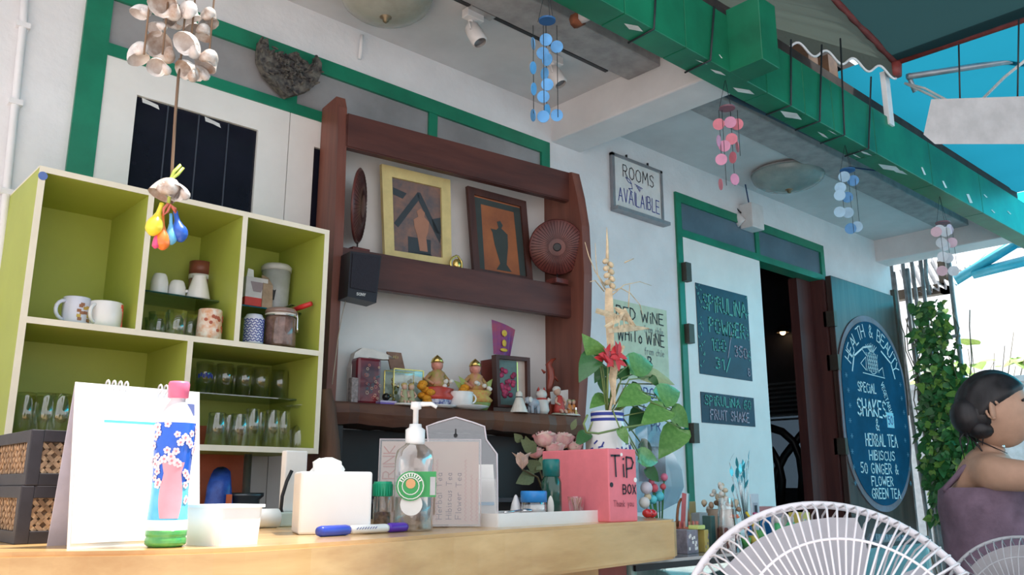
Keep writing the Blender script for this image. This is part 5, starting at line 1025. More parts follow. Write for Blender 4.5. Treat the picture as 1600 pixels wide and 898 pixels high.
# rose shadow-box frame
f = [PS(768, 555, .05), PS(821, 560, .05), PS(822, 640, .05), PS(771, 637, .05)]
t, q = framed('boxed_rose_picture', 'dark box frame with a dark pink rose picture on the plank', [(768, 555), (821, 560), (822, 639), (771, 636)], .05, .09, m_dfr, mat('frame_mount', (.52, .42, .36), .5, var=.08), .03)
on_pic(t, q, [[(.10, .08), (.66, .08), (.66, .95), (.10, .95)]], mat('rose_ground', (.10, .16, .15), .4, var=.2), 'picture_panel', .014)
b = MB(); rn = random.Random(8)
for k in range(26): b.ell(lerpq(q, .38 + rn.uniform(-.2, .2), .52 + rn.uniform(-.28, .26)) + VN * .016, .012, .004, .010, k % 2, 7, 5)
b.build('rose_picture', [mat('rose_pink', (.45, .04, .12), .5), mat('rose_dark', (.26, .02, .07), .5)], t); on_pic(t, q, [[(.66, .10), (.69, .10), (.69, .96), (.66, .96)], [(.08, .06), (.10, .06), (.10, .96), (.08, .96)]], m_gold, 'gold_fillet', .016)
f = [PS(753, 563, .10), PS(771, 560, .10), PS(771, 600, .10), PS(754, 602, .10)]; f[2].z = f[3].z = Z2; single('small_red_frame', 'small dark red picture back behind the statue', 'picture', MB().slab([x_ - f[3] for x_ in f], W * .01), mat('dark_red_back', (.16, .04, .03), .5), f[3])
f = [PS(768, 499, .075), PS(805, 515, .06), PS(797, 557, .075), PS(771, 553, .075)]; cd = thing('purple_card', 'curved purple card with a golden seated figure above the rose frame', 'card', f[3]); b = MB(); n = 6; vs = []
for i in range(n + 1):
    for j in range(2): vs.append(lerpq(f, i / n, j) + VN * (.010 * math.sin(i / n * 3.14)))
b.add(vs, [(2 * i, 2 * i + 2, 2 * i + 3, 2 * i + 1) for i in range(n)]); b.build('card', mat('card_purple', (.11, .03, .22), .4, c2=(.32, .04, .08), scale=14), cd)
b = MB(); lf = VN * .013
b.disc(lerpq(f, .48, .30) + lf, VN, .0125, .001); b.ell(lerpq(f, .5, .62) + lf, .011, .003, .014); b.ell(lerpq(f, .5, .84) + lf, .019, .003, .007); b.ell(lerpq(f, .48, .36) + lf * 1.1, .0055, .003, .007); b.build('printed_figure', mat('card_gold', (.62, .45, .05), .4), cd)
# shuttlecock
p = ground(811, -.02); sck = thing('shuttlecock', 'white feather shuttlecock standing cork up on the plank edge', 'shuttlecock', p); h = K(33, 811, -.02); r = K(14, 811, -.02)
for k in range(16):
    a = k * 2 * math.pi / 16; d = U * math.cos(a) + W * math.sin(a); s_ = -U * math.sin(a) + W * math.cos(a); A_ = p + d * r * .34 + Z_ * h * .72; B_ = p + d * r
    MB().add([A_ - s_ * r * .06, A_ + s_ * r * .06, B_ + s_ * r * .21, B_ - s_ * r * .21], [(0, 1, 2, 3)]).build('feather', m_pet, sck)
MB().lathe([(r * .36, h * .72), (r * .38, h * .80), (r * .36, h * .92), (r * .2, h), (.001, h * 1.01)], p, 16).build('cork', m_pet, sck); MB().lathe([(r * .37, h * .70), (r * .385, h * .74), (r * .36, h * .745)], p, 16).build('band', m_ink, sck)
# dolphin, cat, elephant, cherubs, card
p = ground(860, .03); dl = thing('dolphin_figure', 'reddish brown carved dolphin leaping above a block', 'figurine', p); m_dol = mat('red_resin', (.26, .05, .03), .25, var=.1); MB().bbox(-.02, .02, -.018, .018, 0, .045, .005).build('block', m_dol, dl, LOCAL)
pts = [PS(u, v, .03) for u, v in ((856, 618), (858, 605), (861, 590), (860, 578), (857, 570), (862, 563), (868, 560))]; MB().tube(pts, [.004, .012, .016, .016, .013, .008, .003], 10).build('body', m_dol, dl)
for a, e in (((851, 582), (846, 577)), ((866, 588), (872, 596)), ((857, 616), (850, 622)), ((857, 616), (866, 621))): MB().tube([PS(*a, .03), PS(*e, .03)], [.007, .002], 6).build('fin', m_dol, dl)
MB().tube([PS(857, 606, .03), p + Z_ * .04], .004, 6).build('support', m_dol, dl)
p = ground(846, .005); ct_ = thing('cat_figurine', 'white cat figurine with red ears and collar', 'figurine', p); h = K(42, 846, 0); MB().lathe([(h * .22, 0), (h * .30, h * .15), (h * .24, h * .5), (h * .15, h * .6)], p, 14).build('body', m_fw, ct_); MB().ell(p + Z_ * h * .74, h * .23, h * .2, h * .2).build('head', m_fw, ct_); MB().lathe([(h * .20, h * .52), (h * .22, h * .56), (h * .19, h * .6)], p, 14).build('collar', m_fr, ct_)
for s_ in (-1, 1): MB().lathe([(h * .08, 0), (.001, h * .16)], p + U * s_ * h * .13 + Z_ * h * .86, 8).build('ear', m_fr, ct_)
MB().tube([p + U * h * .2 + Z_ * h * .4, p + U * h * .32 + Z_ * h * .6 + VN * h * .1], [h * .08, h * .07], 8).build('paw', m_fw, ct_)
p = ground(834, -.022); el = thing('elephant_figurine', 'small blue and white elephant figurine beside the shuttlecock', 'figurine', p); h = K(26, 834, -.02); MB().ell(p + Z_ * h * .6, h * .42, h * .28, h * .3).build('body', m_fb, el); MB().ell(p + Z_ * h * .75 - U * h * .42, h * .22, h * .2, h * .22).build('head', m_fb, el); MB().tube([p + Z_ * h * .7 - U * h * .6, p + Z_ * h * .5 - U * h * .72, p + Z_ * h * .85 - U * h * .85], [h * .07, h * .06, h * .04], 7).build('trunk', m_fw, el)
for i in (-1, 1):
    for j in (-1, 1): MB().tube([p + U * i * h * .22 + W * j * h * .14 + Z_ * h * .45, p + U * i * h * .22 + W * j * h * .14], h * .1, 8).build('leg', m_fb, el)
    MB().ell(p + Z_ * h * .78 - U * h * .38 + W * i * h * .22, h * .16, h * .04, h * .18).build('ear', m_fw, el)
figurine('cherub_figurine', 'pale cherub figurine in red shorts on a flat base', 874, -.015, 44, m_fr, m_fs, m_fw, mat('olive_base', (.35, .36, .28), .6), 1, -.1)
figurine('twin_figurine', 'two tiny orange-clad figures in front of the white card', 893, -.02, 24, mat('figurine_orange', (.6, .24, .06), .5), m_fs, m_fg, m_fw, 2)
f = [PS(860, 612, .02), PS(900, 607, .02), PS(902, 640, .02), PS(863, 640, .02)]; f[2].z = f[3].z = Z2; tag(MB().slab(f, W * .003).build('white_card', m_paper), 'blank white card propped against the right side board', 'card')
p = ground(899, -.04); li = thing('lighter', 'small metal lighter standing at the end of the plank', 'lighter', p); MB().bbox(-.005, .005, -.004, .004, 0, .022, .001).build('case', mat('brass_case', (.4, .28, .12), .3, .8), li, LOCAL); MB().box(-.004, .004, -.003, .003, .022, .031).build('cap', m_chr, li, LOCAL)

# ================================================================== things on the bar counter
def cz(u, v): return PZ(u, v, CT)
def cpx(px, p): return px / FPX * (Vector(p) - CO).dot(ray(800, 449))/1.0
def ground_y(u, Y): p = PY(u, 830, Y); return Vector((p.x, Y, CT))
m_bk = mat('black_lacquer_wood', (.022, .020, .026), .45, var=.2, scale=30)
m_weave = mat('woven_cane', (.46, .32, .20), .6, var=.25, scale=60); m_weave2 = mat('woven_cane_dark', (.28, .18, .11), .6, var=.25, scale=60)
BX0, BX1, BY0, BY1 = .313, .475, 1.345, 1.57
def basket(label, z0, h, dx):
    x0, x1, y0, y1 = BX0 + dx, BX1 + dx, BY0, BY1; t = thing('cane_tray', label, 'basket', ((x0 + x1) / 2, (y0 + y1) / 2, z0), 0, 'black framed cane trays'); f = .017; th = .012
    for xx in (x0, x1 - f):
        for yy in (y0, y1 - f): MB().bbox(xx, xx + f, yy, yy + f, z0, z0 + h, .0015).build('corner_post', m_bk, t)
    for z in (z0, z0 + h - f):
        for yy in (y0, y1 - th): MB().bbox(x0 + f, x1 - f, yy + .001, yy + th - .001, z, z + f, .001).build('rail', m_bk, t)
        for xx in (x0, x1 - th): MB().bbox(xx + .001, xx + th - .001, y0 + f, y1 - f, z, z + f, .001).build('rail', m_bk, t)
    MB().box(x0 + .006, x1 - .006, y0 + .006, y1 - .006, z0 + .001, z0 + .005).build('bottom', m_bk, t)
    b = MB(); s_ = .0085                                  # herringbone cane strips, each a raised piece
    for face in (0, 1):
        L0, L1 = ((x0 + f, x1 - f) if face == 0 else (y0 + f, y1 - f)); n = int((L1 - L0) / s_); m = int((h - 2 * f) / s_) + 1
        for i in range(n):
            for j in range(m):
                u_ = L0 + (i + .5) * s_; z = z0 + f + (j + .4) * s_; sg = 1 if (i // 2 + j) % 2 else -1
                if z > z0 + h - f + .002: continue
                c = Vector((u_, y0 + .007, z)) if face == 0 else Vector((x0 + .007, u_, z)); ax = X_ if face == 0 else Y_; d = (ax + Z_ * sg).normalized(); nn = Y_ if face == 0 else X_
                b.obox(c, d, nn, d.cross(nn), s_ * .66, .0015 + .0008 * ((i + j) % 2), s_ * .33, (i + j) % 2)
    o = b.build('woven_panel', [m_weave, m_weave2], t); o['kind'] = 'stuff'
    MB().box(x0 + f, x1 - f, y0 + .010, y0 + .012, z0 + f, z0 + h - f).box(x0 + .010, x0 + .012, y0 + f, y1 - f, z0 + f, z0 + h - f).build('panel_backing', m_weave2, t)
basket('lower of two stacked black-framed woven cane trays on the counter', CT, .078, 0.0)
basket('upper of two stacked black-framed woven cane trays on the counter', CT + .078, .077, .004)
# desk calendar
P1 = Vector((PY(105, 857, 1.212).x, 1.212, CT)); th = math.radians(4); n0 = Vector((math.sin(th), -math.cos(th), 0)); tilt = math.radians(10); nC = (n0 * math.cos(tilt) + Z_ * math.sin(tilt)).normalized(); uC = Vector((math.cos(th), math.sin(th), 0)); vC = nC.cross(uC) * -1
if vC.z < 0: vC = -vC
wC = (PP(312, 845, P1, nC) - P1).dot(uC); hC = (PP(126, 597, P1, nC) - P1).dot(vC)
cl = thing('desk_calendar', 'blank white spiral desk calendar standing on the counter', 'calendar', P1); cc = lambda a, c, l=0: P1 + uC * a + vC * c + nC * l
MB().slab([cc(0, 0), cc(wC, 0), cc(wC, hC), cc(0, hC)], nC * -.002).build('front_board', m_paper, cl)
back = [cc(0, hC), cc(wC, hC), Vector((cc(wC, 0).x, cc(wC, 0).y + .075, CT)), Vector((cc(0, 0).x - .004, cc(0, 0).y + .075, CT))]; MB().slab(back, (0, .002, 0)).build('back_board', mat('lilac_board', (.55, .52, .62), .6), cl)
MB().slab([cc(.004, .006, .0005), cc(wC - .004, .006, .0005), cc(wC - .004, hC - .008, .0005), cc(.004, hC - .008, .0005)], nC * .001).build('top_page', mat('bright_page', (.86, .86, .86), .7, var=.01), cl)
for g in (.24, .66):
    for k in range(4 if g < .5 else 3):
        c = cc(wC * g + k * .0085, hC, 0); MB().tube([c + vC * .006 * math.sin(a * .628) + nC * .006 * math.cos(a * .628) for a in range(10)], .0013, 5, closed=True).build('ring', mat('white_wire', (.75, .75, .76), .4), cl)
MB().slab([cc(wC * .22, hC * .755, .0016), cc(wC * .62, hC * .755, .0016), cc(wC * .62, hC * .77, .0016), cc(wC * .22, hC * .77, .0016)], nC * .0003).build('printed_line', mat('turquoise_print', (.10, .62, .58), .6), cl)
MB().slab([cc(wC * .86, hC * .83, .0016), cc(wC * .95, hC * .83, .0016), cc(wC * .95, hC * .91, .0016), cc(wC * .86, hC * .91, .0016)], nC * .0003).build('printed_logo', mat('navy_print', (.10, .13, .32), .6), cl)
b = MB(); strokes(b, [[(wC * .85, hC * (.12 + k * .05)), (wC * .97, hC * (.12 + k * .05))] for k in range(12)], P1, uC, vC, .0006, nC, .0017); b.build('printed_rule', mat('pale_rule', (.62, .64, .72), .6), cl)
# tea bottle
p = cz(257, 849) + Vector((0, -.02, 0)); p = Vector((PY(258, 849, 1.165).x, 1.165, CT)); kb = cpx(1, p + Z_ * .1); R = 32 * kb; HB = PY(278, 605, 1.20).z - CT; HB = .2155; R = .0258
bt_ = thing('tea_bottle', 'plastic tea bottle with a blue cherry blossom sleeve and pink cap', 'bottle', p)
prof = lambda t: R * (1.0 if t < .12 else (1 - .10 * math.sin((t - .12) / .5 * math.pi) if t < .62 else 1.0 if t < .74 else 1 - .62 * ((t - .74) / .14) ** 1.3 if t < .88 else .38))
def seg(t0, t1, n=10, extra=0): return [(prof(t0 + (t1 - t0) * i / n) + extra, HB * (t0 + (t1 - t0) * i / n)) for i in range(n + 1)]
MB().lathe([(.001, .002), (R * .8, 0)] + seg(0.02, .05, 3) + [(R * .95, HB * .06)] + seg(.07, .10, 3), n=30).build('base', mat('bottle_green', (.05, .32, .08), .2, c2=(.12, .42, .10), scale=40, coat=.5), bt_, LOCAL)
MB().lathe(seg(.10, .16, 6), n=30, cap=False).build('white_band', mat('sleeve_white', (.75, .8, .78), .25, coat=.4), bt_, LOCAL)
MB().lathe(seg(.16, .38, 10), n=30, cap=False).build('lower_sleeve', mat('sleeve_cyan', (.06, .42, .68), .25, c2=(.15, .55, .75), scale=20, coat=.4), bt_, LOCAL)
MB().lathe(seg(.38, .74, 12), n=30, cap=False).build('upper_sleeve', mat('sleeve_blue', (.02, .12, .62), .25, coat=.4), bt_, LOCAL)
MB().lathe(seg(.74, .90, 8), n=30, cap=False).build('shoulder', mat('pink_clear_plastic', (.72, .66, .68), .12, coat=.4), bt_, LOCAL)
MB().lathe([(R * .40, HB * .895), (R * .52, HB * .90), (R * .54, HB * .985), (R * .48, HB), (.001, HB)], n=30).build('cap', mat('pink_cap', (.80, .16, .28), .35), bt_, LOCAL)
def patch(b, a0, a1, t0, t1, l, mi=0, n=8, m=6, shape=None):
    vs = []
    for j in range(m + 1):
        for i in range(n + 1):
            t = t0 + (t1 - t0) * j / m; k = shape(j / m) if shape else 1; a = math.radians((a0 + a1) / 2 + (a1 - a0) * (i / n - .5) * k); r = prof(t) + l; vs.append((r * math.cos(a), r * math.sin(a), HB * t))
    b.add(vs, [(j * (n + 1) + i, j * (n + 1) + i + 1, (j + 1) * (n + 1) + i + 1, (j + 1) * (n + 1) + i) for j in range(m) for i in range(n)], mi, True)
b = MB(); patch(b, -142, -72, .17, .50, .0006, 0, 10, 10, lambda x: .75 + .3 * abs(math.sin(x * 4))); b.build('pink_label', mat('label_pink', (.85, .36, .42), .3), bt_, LOCAL)
b = MB(); rn = random.Random(21)
for k in range(40):
    a = math.radians(rn.uniform(-200, -25)); t = rn.uniform(.48, .73) if k < 30 else rn.uniform(.2, .48)
    if k >= 30: a = math.radians(rn.choice((-172, -158, -60, -48)) + rn.uniform(-8, 8))
    r = prof(t) + .0006; n_ = Vector((math.cos(a), math.sin(a), 0)); s_ = Vector((-n_.y, n_.x, 0)); c = n_ * r + Z_ * HB * t; q = rn.uniform(.0024, .0036)
    for j in range(5): ang = j * 1.2566 + k; b.disc(c + (s_ * math.cos(ang) + Z_ * math.sin(ang)) * q, n_, q * .72, .0008, 7, 0)
    b.disc(c + n_ * .0004, n_, q * .5, .0008, 6, 1)
o = b.build('printed_blossom', [mat('blossom_white', (.85, .70, .72), .4), mat('blossom_pink', (.85, .25, .3), .4)], bt_, LOCAL); o['kind'] = 'stuff'
# white square tub
p = Vector((PY(347, 848, 1.17).x, 1.17, CT)); tub = thing('white_tub', 'square white plastic tub with a flared rim on the counter', 'tub', p); w0, w1, h = .0365, .039, .053
def rsq(w, z, n=6, rr=.012):
    P = []
    for cx_, cy_, a0 in ((1, 1, 0), (-1, 1, 90), (-1, -1, 180), (1, -1, 270)):
        for i in range(n + 1): a = math.radians(a0 + 90 * i / n); P.append(((w - rr) * cx_ + rr * math.cos(a), (w - rr) * cy_ + rr * math.sin(a), z))
    return P
def loft(b, rings, mi=0):
    n = len(rings[0]); vs = [q_ for r_ in rings for q_ in r_]; b.add(vs, [(i * n + k, i * n + (k + 1) % n, (i + 1) * n + (k + 1) % n, (i + 1) * n + k) for i in range(len(rings) - 1) for k in range(n)] + [tuple(range(n)), tuple(range((len(rings) - 1) * n, len(rings) * n))], mi, False); return b
m_tub = mat('white_plastic', (.82, .82, .82), .35, var=.02)
loft(MB(), [rsq(w0, 0), rsq(w0, .003), rsq(w1, h - .004), rsq(w1 + .003, h - .004), rsq(w1 + .003, h), rsq(w1 - .002, h), rsq(w0 - .002, .005)]).build('body', m_tub, tub, LOCAL)
MB().obox((w0 + .0005, -.015, .018), Y_, Vector((1, 0, .1)).normalized(), Z_, .014, .0006, .008).build('brown_smear', mat('smear', (.45, .28, .2), .7), tub, LOCAL); tub.rotation_euler = (0, 0, math.radians(12))
# napkin box
p = ground_y(516, 1.335); nb = thing('tissue_box', 'white tissue box with a tissue pulled up on the counter', 'tissue box', p, math.radians(-22)); hw = .060; h = PY(516, 737, 1.33).z - CT
MB().bbox(-hw, hw, -.05, .05, 0, h, .004).build('carton', mat('bright_carton', (.86, .86, .86), .6, var=.01), nb, LOCAL)
b = MB(); rn = random.Random(2); vs = []; n = 14
for j in range(5):
    for i in range(n): a = i / n * 6.283; r_ = (.030 if j < 4 else .018) * (1 + .22 * math.sin(3 * a + j)) * (1 - .08 * j); vs.append((r_ * math.cos(a) - .012, r_ * .5 * math.sin(a), h - .003 + j * .0065 + rn.uniform(-.002, .002)))
b.add(vs, [(j * n + i, j * n + (i + 1) % n, (j + 1) * n + (i + 1) % n, (j + 1) * n + i) for j in range(4) for i in range(n)] + [tuple(range(4 * n, 5 * n))], 0, True); b.build('tissue', m_paper, nb, LOCAL)
# green capped jar
p = ground_y(596, 1.33); k = cpx(1, p); jr = thing('spice_jar', 'small clear spice jar with a ribbed green cap', 'jar', p); r = 14.5 * k; h = PY(596, 752, 1.33).z - CT
MB().lathe([(.001, 0), (r, 0), (r, h * .62), (r * .85, h * .70)], n=22, cap=False).build('body', thin_glass('jar_glass', (.85, .80, .77), .08), jr, LOCAL); MB().lathe([(.001, .003), (r * .9, .003), (r * .9, h * .38), (.001, h * .38)], n=18).build('spice', mat('brown_spice', (.28, .20, .16), .9, var=.3, scale=150), jr, LOCAL)
b = MB().lathe([(r * 1.02, h * .70), (r * 1.02, h * .97), (r * .95, h), (.001, h)], n=22)
for i in range(22): a = i / 22 * 6.283; b.obox((r * 1.03 * math.cos(a), r * 1.03 * math.sin(a), h * .83), (math.cos(a), math.sin(a), 0), (-math.sin(a), math.cos(a), 0), Z_, .0012, .0011, h * .12)
b.build('cap', mat('green_cap', (.02, .42, .22), .35), jr, LOCAL)
# pump bottle
p = ground_y(645, 1.29); k = cpx(1, p); pb = thing('pump_bottle', 'clear hand gel pump bottle with a round green label', 'bottle', p); r = 34 * k; h = PY(645, 690, 1.29).z - CT; m_clr = thin_glass('clear_plastic', (.90, .88, .87), .10, .06)
MB().lathe([(.001, .001), (r * .95, 0), (r, .005), (r, h * .80), (r * .9, h * .90), (r * .5, h * .97), (r * .40, h)], n=28, sy=.72, cap=False).build('body', m_clr, pb, LOCAL); MB().lathe([(.001, .003), (r * .95, .003), (r * .96, h * .38), (.001, h * .38)], n=24, sy=.72).build('gel', thin_glass('pale_gel', (.88, .84, .80), .04), pb, LOCAL)
H2 = PY(655, 632, 1.29).z - CT; MB().lathe([(r * .42, h * .97), (r * .46, h), (r * .46, h + .022), (r * .30, h + .026), (r * .28, h + .032), (.001, h + .032)], n=20).build('collar', m_tub, pb, LOCAL)
MB().lathe([(r * .13, h + .03), (r * .13, H2 - .010), (r * .26, H2 - .008), (r * .24, H2 + .004), (.001, H2 + .005)], n=16).build('pump_head', m_tub, pb, LOCAL); MB().tube([(0, 0, H2), (.022, -.018, H2 + .001), (.030, -.024, H2 - .005)], [.005, .004, .0035], 8).build('nozzle', m_tub, pb, LOCAL)
vdir = Vector((CO.x - p.x, CO.y - p.y, 0)).normalized(); sd = Vector((-vdir.y, vdir.x, 0)); c = vdir * (r * .86) + Z_ * h * .50
m_lg = mat('label_green', (.04, .36, .10), .4); 
MB().obox(c + sd * r * .45 + Z_ * .003, sd, vdir, Z_, r * .55, .001, h * .14).build('label_band', m_lg, pb, LOCAL); MB().disc(c - sd * r * .15 + vdir * .004, vdir, r * .66, .0012, 28).build('label_disc', m_lg, pb, LOCAL)
b = MB(); o_ = c - sd * r * .15 + vdir * .005; strokes(b, [[(r * q_ * math.cos(a * .35), r * q_ * math.sin(a * .35)) for a in range(19)] for q_ in (.58, .38)], o_, sd, Z_, .0016, vdir); strokes(b, [[(r * .44 * math.cos(a), r * .44 * math.sin(a)), (r * .53 * math.cos(a), r * .53 * math.sin(a))] for a in [.5 + i * .24 for i in range(10)]], o_, sd, Z_, .0022, vdir); b.build('label_print', m_paper, pb, LOCAL)
MB().disc(c - sd * r * .15 + vdir * .0055 + Z_ * .004, vdir, r * .22, .0008, 14).build('label_emblem', mat('emblem_orange', (.75, .40, .18), .4), pb, LOCAL); MB().obox(c + sd * r * .85 + vdir * .0014, sd, vdir, Z_, r * .12, .0008, h * .1).build('label_window', mat('label_grey', (.5, .5, .52), .4), pb, LOCAL)
MB().disc(c - sd * r * .1 + Z_ * (-h * .20), vdir, r * .5, .001, 24).build('white_label', m_paper, pb, LOCAL)
# marker pen
a, e = cz(497, 836) + Z_ * .008, cz(635, 830) + Z_ * .008; a, e = Vector((PY(497, 830, 1.235).x, 1.235, CT + .0085)), Vector((PY(634, 826, 1.275).x, 1.275, CT + .0085)); mk = thing('marker_pen', 'blue and purple capped marker pen lying on the counter edge', 'pen', (a + e) / 2 - Z_ * .0085); L_ = e - a; d = L_.normalized()
for nm, t0, t1, rr, mt in (('cap', 0, .32, .0085, mat('marker_blue', (.05, .09, .55), .3)), ('barrel', .33, .77, .0072, m_tub), ('grip', .77, 1.0, .0082, mat('marker_purple', (.10, .03, .42), .3))): MB().tube([a + L_ * t0, a + L_ * (t0 + .03), a + L_ * (t1 - .03), a + L_ * t1], [rr * .8, rr, rr, rr * .85], 14).build(nm, mt, mk)
b = MB(); up = (CO - a); up = (up - d * up.dot(d)).normalized(); strokes(b, [[(x_, 0), (x_ + .004, .003)] for x_ in [i * .006 for i in range(8)]], a + L_ * .38 + up * .0072, d, d.cross(up) * -1, .0012, up, .0004); b.build('barrel_print', m_inkb, mk)
# drink menu in a clear holder
PM = ground_y(675, 1.375); fw = Vector((CO.x - PM.x, CO.y - PM.y, 0)).normalized(); fw = (fw * math.cos(.12) + Z_ * .12).normalized(); rt = Vector((-fw.y, fw.x, 0)).normalized(); up = fw.cross(rt); up = up if up.z > 0 else -up
M0 = PP(588, 829, PM, fw); M0 = M0 + up * ((CT + .002 - M0.z) / up.z); mw = (PP(751, 826, PM, fw) - M0).dot(rt); mh = (PP(590, 686, PM, fw) - M0).dot(up)
mn = thing('drink_menu', 'pink handwritten DRINK menu card in a clear upright holder', 'menu', M0); mm = lambda x_, y_, l=0: M0 + rt * x_ + up * y_ + fw * l
MB().slab([mm(.004, .004), mm(mw - .004, .004), mm(mw - .004, mh - .004), mm(.004, mh - .004)], fw * -.001).build('card', mat('pink_card', (.80, .58, .50), .7, c2=(.80, .66, .56), scale=9), mn)
MB().slab([mm(0, 0, .003), mm(mw, 0, .003), mm(mw, mh, .003), mm(0, mh, .003)], fw * -.0012).build('clear_front', m_clr, mn); b = MB(); b.tube([mm(0, 0, .002), mm(0, mh, .002), mm(mw, mh, .002), mm(mw, 0, .002)], .0012, 5); b.build('holder_edge', mat('acrylic_edge', (.72, .66, .70), .2), mn)
b = MB(); write(b, 'DRINK', mm(.030, mh * .42, .0002), up, -rt, .022, .0022, fw, mh * .50); b.build('heading', mat('orange_ink', (.62, .20, .12), .6, var=0), mn)
b = MB()
for i, tx in enumerate(('Herbal Tea', 'Hibiscus Tea', 'Flower Tea')): write(b, tx, mm(mw * .62 + i * .019, .014, .0002), up, -rt, .011, .0011, fw, mh * .52)
b.build('menu_line', mat('brown_ink', (.20, .10, .12), .6, var=0), mn)
b = MB(); rn = random.Random(12)
for i in (.52, .58, .86, .92, .97): strokes(b, [[(mw * i - .004 * (j % 2), mh * (.06 + j * .022)), (mw * i - .004 * ((j + 1) % 2), mh * (.06 + (j + 1) * .022))] for j in range(int(rn.uniform(22, 38)))], M0, rt, up, .0008, fw, .0004)
b.build('menu_scribble', mat('red_ink', (.68, .28, .25), .6, var=0), mn)
# clear brochure holder
PB = ground_y(730, 1.44); B0 = PP(680, 826, PB, fw); B0 = B0 + up * ((CT + .002 - B0.z) / up.z); bw = (PP(778, 826, PB, fw) - B0).dot(rt); bh = (PP(720, 655, PB, fw) - B0).dot(up)
bh_ = thing('brochure_holder', 'clear acrylic brochure holder with a curved back and keyhole', 'holder', B0); q = lambda x_, y_, l=0: B0 + rt * x_ + up * y_ + fw * l
x0 = (PP(667, 660, PB, fw) - B0).dot(rt); x1 = (PP(757, 665, PB, fw) - B0).dot(rt); out = [q(0, 0), q(bw, 0), q(bw * .99, bh * .66), q(x1 + .004, bh * .80), q(x1, bh * .93), q(x1 * .8 + x0 * .2, bh * .97), q((x0 + x1) / 2, bh * 1.02), q(x1 * .2 + x0 * .8, bh * .97), q(x0, bh * .93), q(x0 * .5, bh * .5)]
m_acr = thin_glass('smoky_acrylic', (.72, .70, .72), .14, .08); MB().slab(out, fw * -.003).build('back_plate', m_acr, bh_); MB().tube(out + [out[0]], .0022, 6).build('edge', mat('acrylic_edge', (.72, .66, .70), .2), bh_)
MB().slab([q(bw * .45, .006, .02), q(bw * .97, .006, .02), q(bw * .92, bh * .55, .012), q(bw * .45, bh * .55, .012)], fw * -.001).build('leaflet', m_paper, bh_); MB().slab([q(bw * .5, bh * .16, .0215), q(bw * .93, bh * .16, .0215), q(bw * .93, bh * .19, .0215), q(bw * .5, bh * .19, .0215)], fw * .0004).build('leaflet_print', mat('leaflet_blue', (.15, .45, .75), .5), bh_)
MB().slab([q(0, 0, .03), q(bw, 0, .03), q(bw * .96, bh * .40, .03), q(.01, bh * .40, .03)], fw * -.002).build('front_pocket', m_clr, bh_)
kc = q((x0 + x1) / 2, bh * .84, .001); b = MB(); b.disc(kc, fw, .0045, .001, 14); b.obox(kc + up * .007, rt, fw, up, .0016, .0005, .007); b.build('keyhole', m_black, bh_)
# tray with condiments
TY = 1.30; T0, T1 = Vector((PY(778, 822, TY).x, TY, CT)), Vector((PY(946, 818, TY + .06).x, TY + .06, CT)); tu = (T1 - T0).normalized(); tv = Vector((-tu.y, tu.x, 0)); TL = (T1 - T0).length; ty = thing('condiment_tray', 'low white rectangular tray of condiments on the counter', 'tray', (T0 + T1) / 2)
hh = .026
for o_, a_, l_ in ((T0, tu, TL), (T0 + tv * .13, tu, TL)): MB().obox(o_ + a_ * l_ / 2 + Z_ * hh / 2, a_, tv, Z_, l_ / 2, .0015, hh / 2).build('wall', m_tub, ty)
for o_ in (T0, T1): MB().obox(o_ + tv * .065 + Z_ * hh / 2, tv, tu, Z_, .065, .0015, hh / 2).build('wall', m_tub, ty)
MB().obox(T0 + tu * TL / 2 + tv * .065 + Z_ * .0015, tu, tv, Z_, TL / 2, .065, .0015).build('floor_sheet', m_tub, ty)
def tray(u, dv): 
    r_ = ray(u, 800); A2 = T0 + tv * dv; t_ = (A2.x * tu.y - A2.y * tu.x) / (r_.x * tu.y - r_.y * tu.x); q_ = r_ * t_; return Vector((q_.x, q_.y, CT + .003))
p = tray(834, .045); k = cpx(1, p); sj = thing('salt_jar', 'glass salt jar with a bright blue lid in the tray', 'jar', p); r = 20 * k; h = 48 * k; MB().lathe([(.001, 0), (r, 0), (r * 1.02, h * .5), (r * .95, h * .68)], n=22, cap=False).build('body', thin_glass('jar_clear', (.93, .93, .95), .10), sj, LOCAL); MB().lathe([(.001, .002), (r * .92, .002), (r * .92, h * .55), (.001, h * .6)], n=18).build('salt', m_pet, sj, LOCAL); MB().lathe([(r * 1.04, h * .64), (r * 1.05, h * .95), (r, h), (.001, h)], n=22).build('lid', mat('blue_lid', (.03, .25, .65), .35), sj, LOCAL)
p = tray(862, .06); k = cpx(1, p); gbt = thing('dark_green_bottle', 'dark green bottle with a teal cap in the tray', 'bottle', p); r = 16 * k; h = 95 * k; MB().lathe([(.001, 0), (r, 0), (r, h * .62), (r * .85, h * .70), (r * .82, h * .72)], n=22).build('body', mat('bottle_dark_green', (.015, .07, .05), .15, coat=.5), gbt, LOCAL); MB().lathe([(r * .86, h * .72), (r * .88, h * .97), (r * .8, h), (.001, h)], n=22).build('cap', mat('teal_cap', (.01, .16, .15), .3), gbt, LOCAL); vd = Vector((CO.x - p.x, CO.y - p.y, 0)).normalized(); MB().ell(vd * r * .85 + Z_ * h * .22, r * .55, r * .25, h * .2).build('pale_label', m_pet, gbt, LOCAL)
p = tray(806, .08); k = cpx(1, p); single('white_pepper_pot', 'white pointed ceramic pepper pot in the tray', 'pot', MB().lathe([(.001, 0), (9 * k, 0), (10 * k, 12 * k), (7 * k, 28 * k), (2.5 * k, 40 * k), (.001, 42 * k)], n=18), m_cer, p)
p = tray(901, .05); k = cpx(1, p); tg = thing('toothpick_glass', 'small glass of toothpicks in the tray', 'glass', p); MB().lathe([(.001, .002), (10 * k, 0), (14 * k, 36 * k)], n=18, cap=False).build('glass', thin_glass('jar_clear', (.93, .93, .95), .1), tg, LOCAL); rn = random.Random(3)
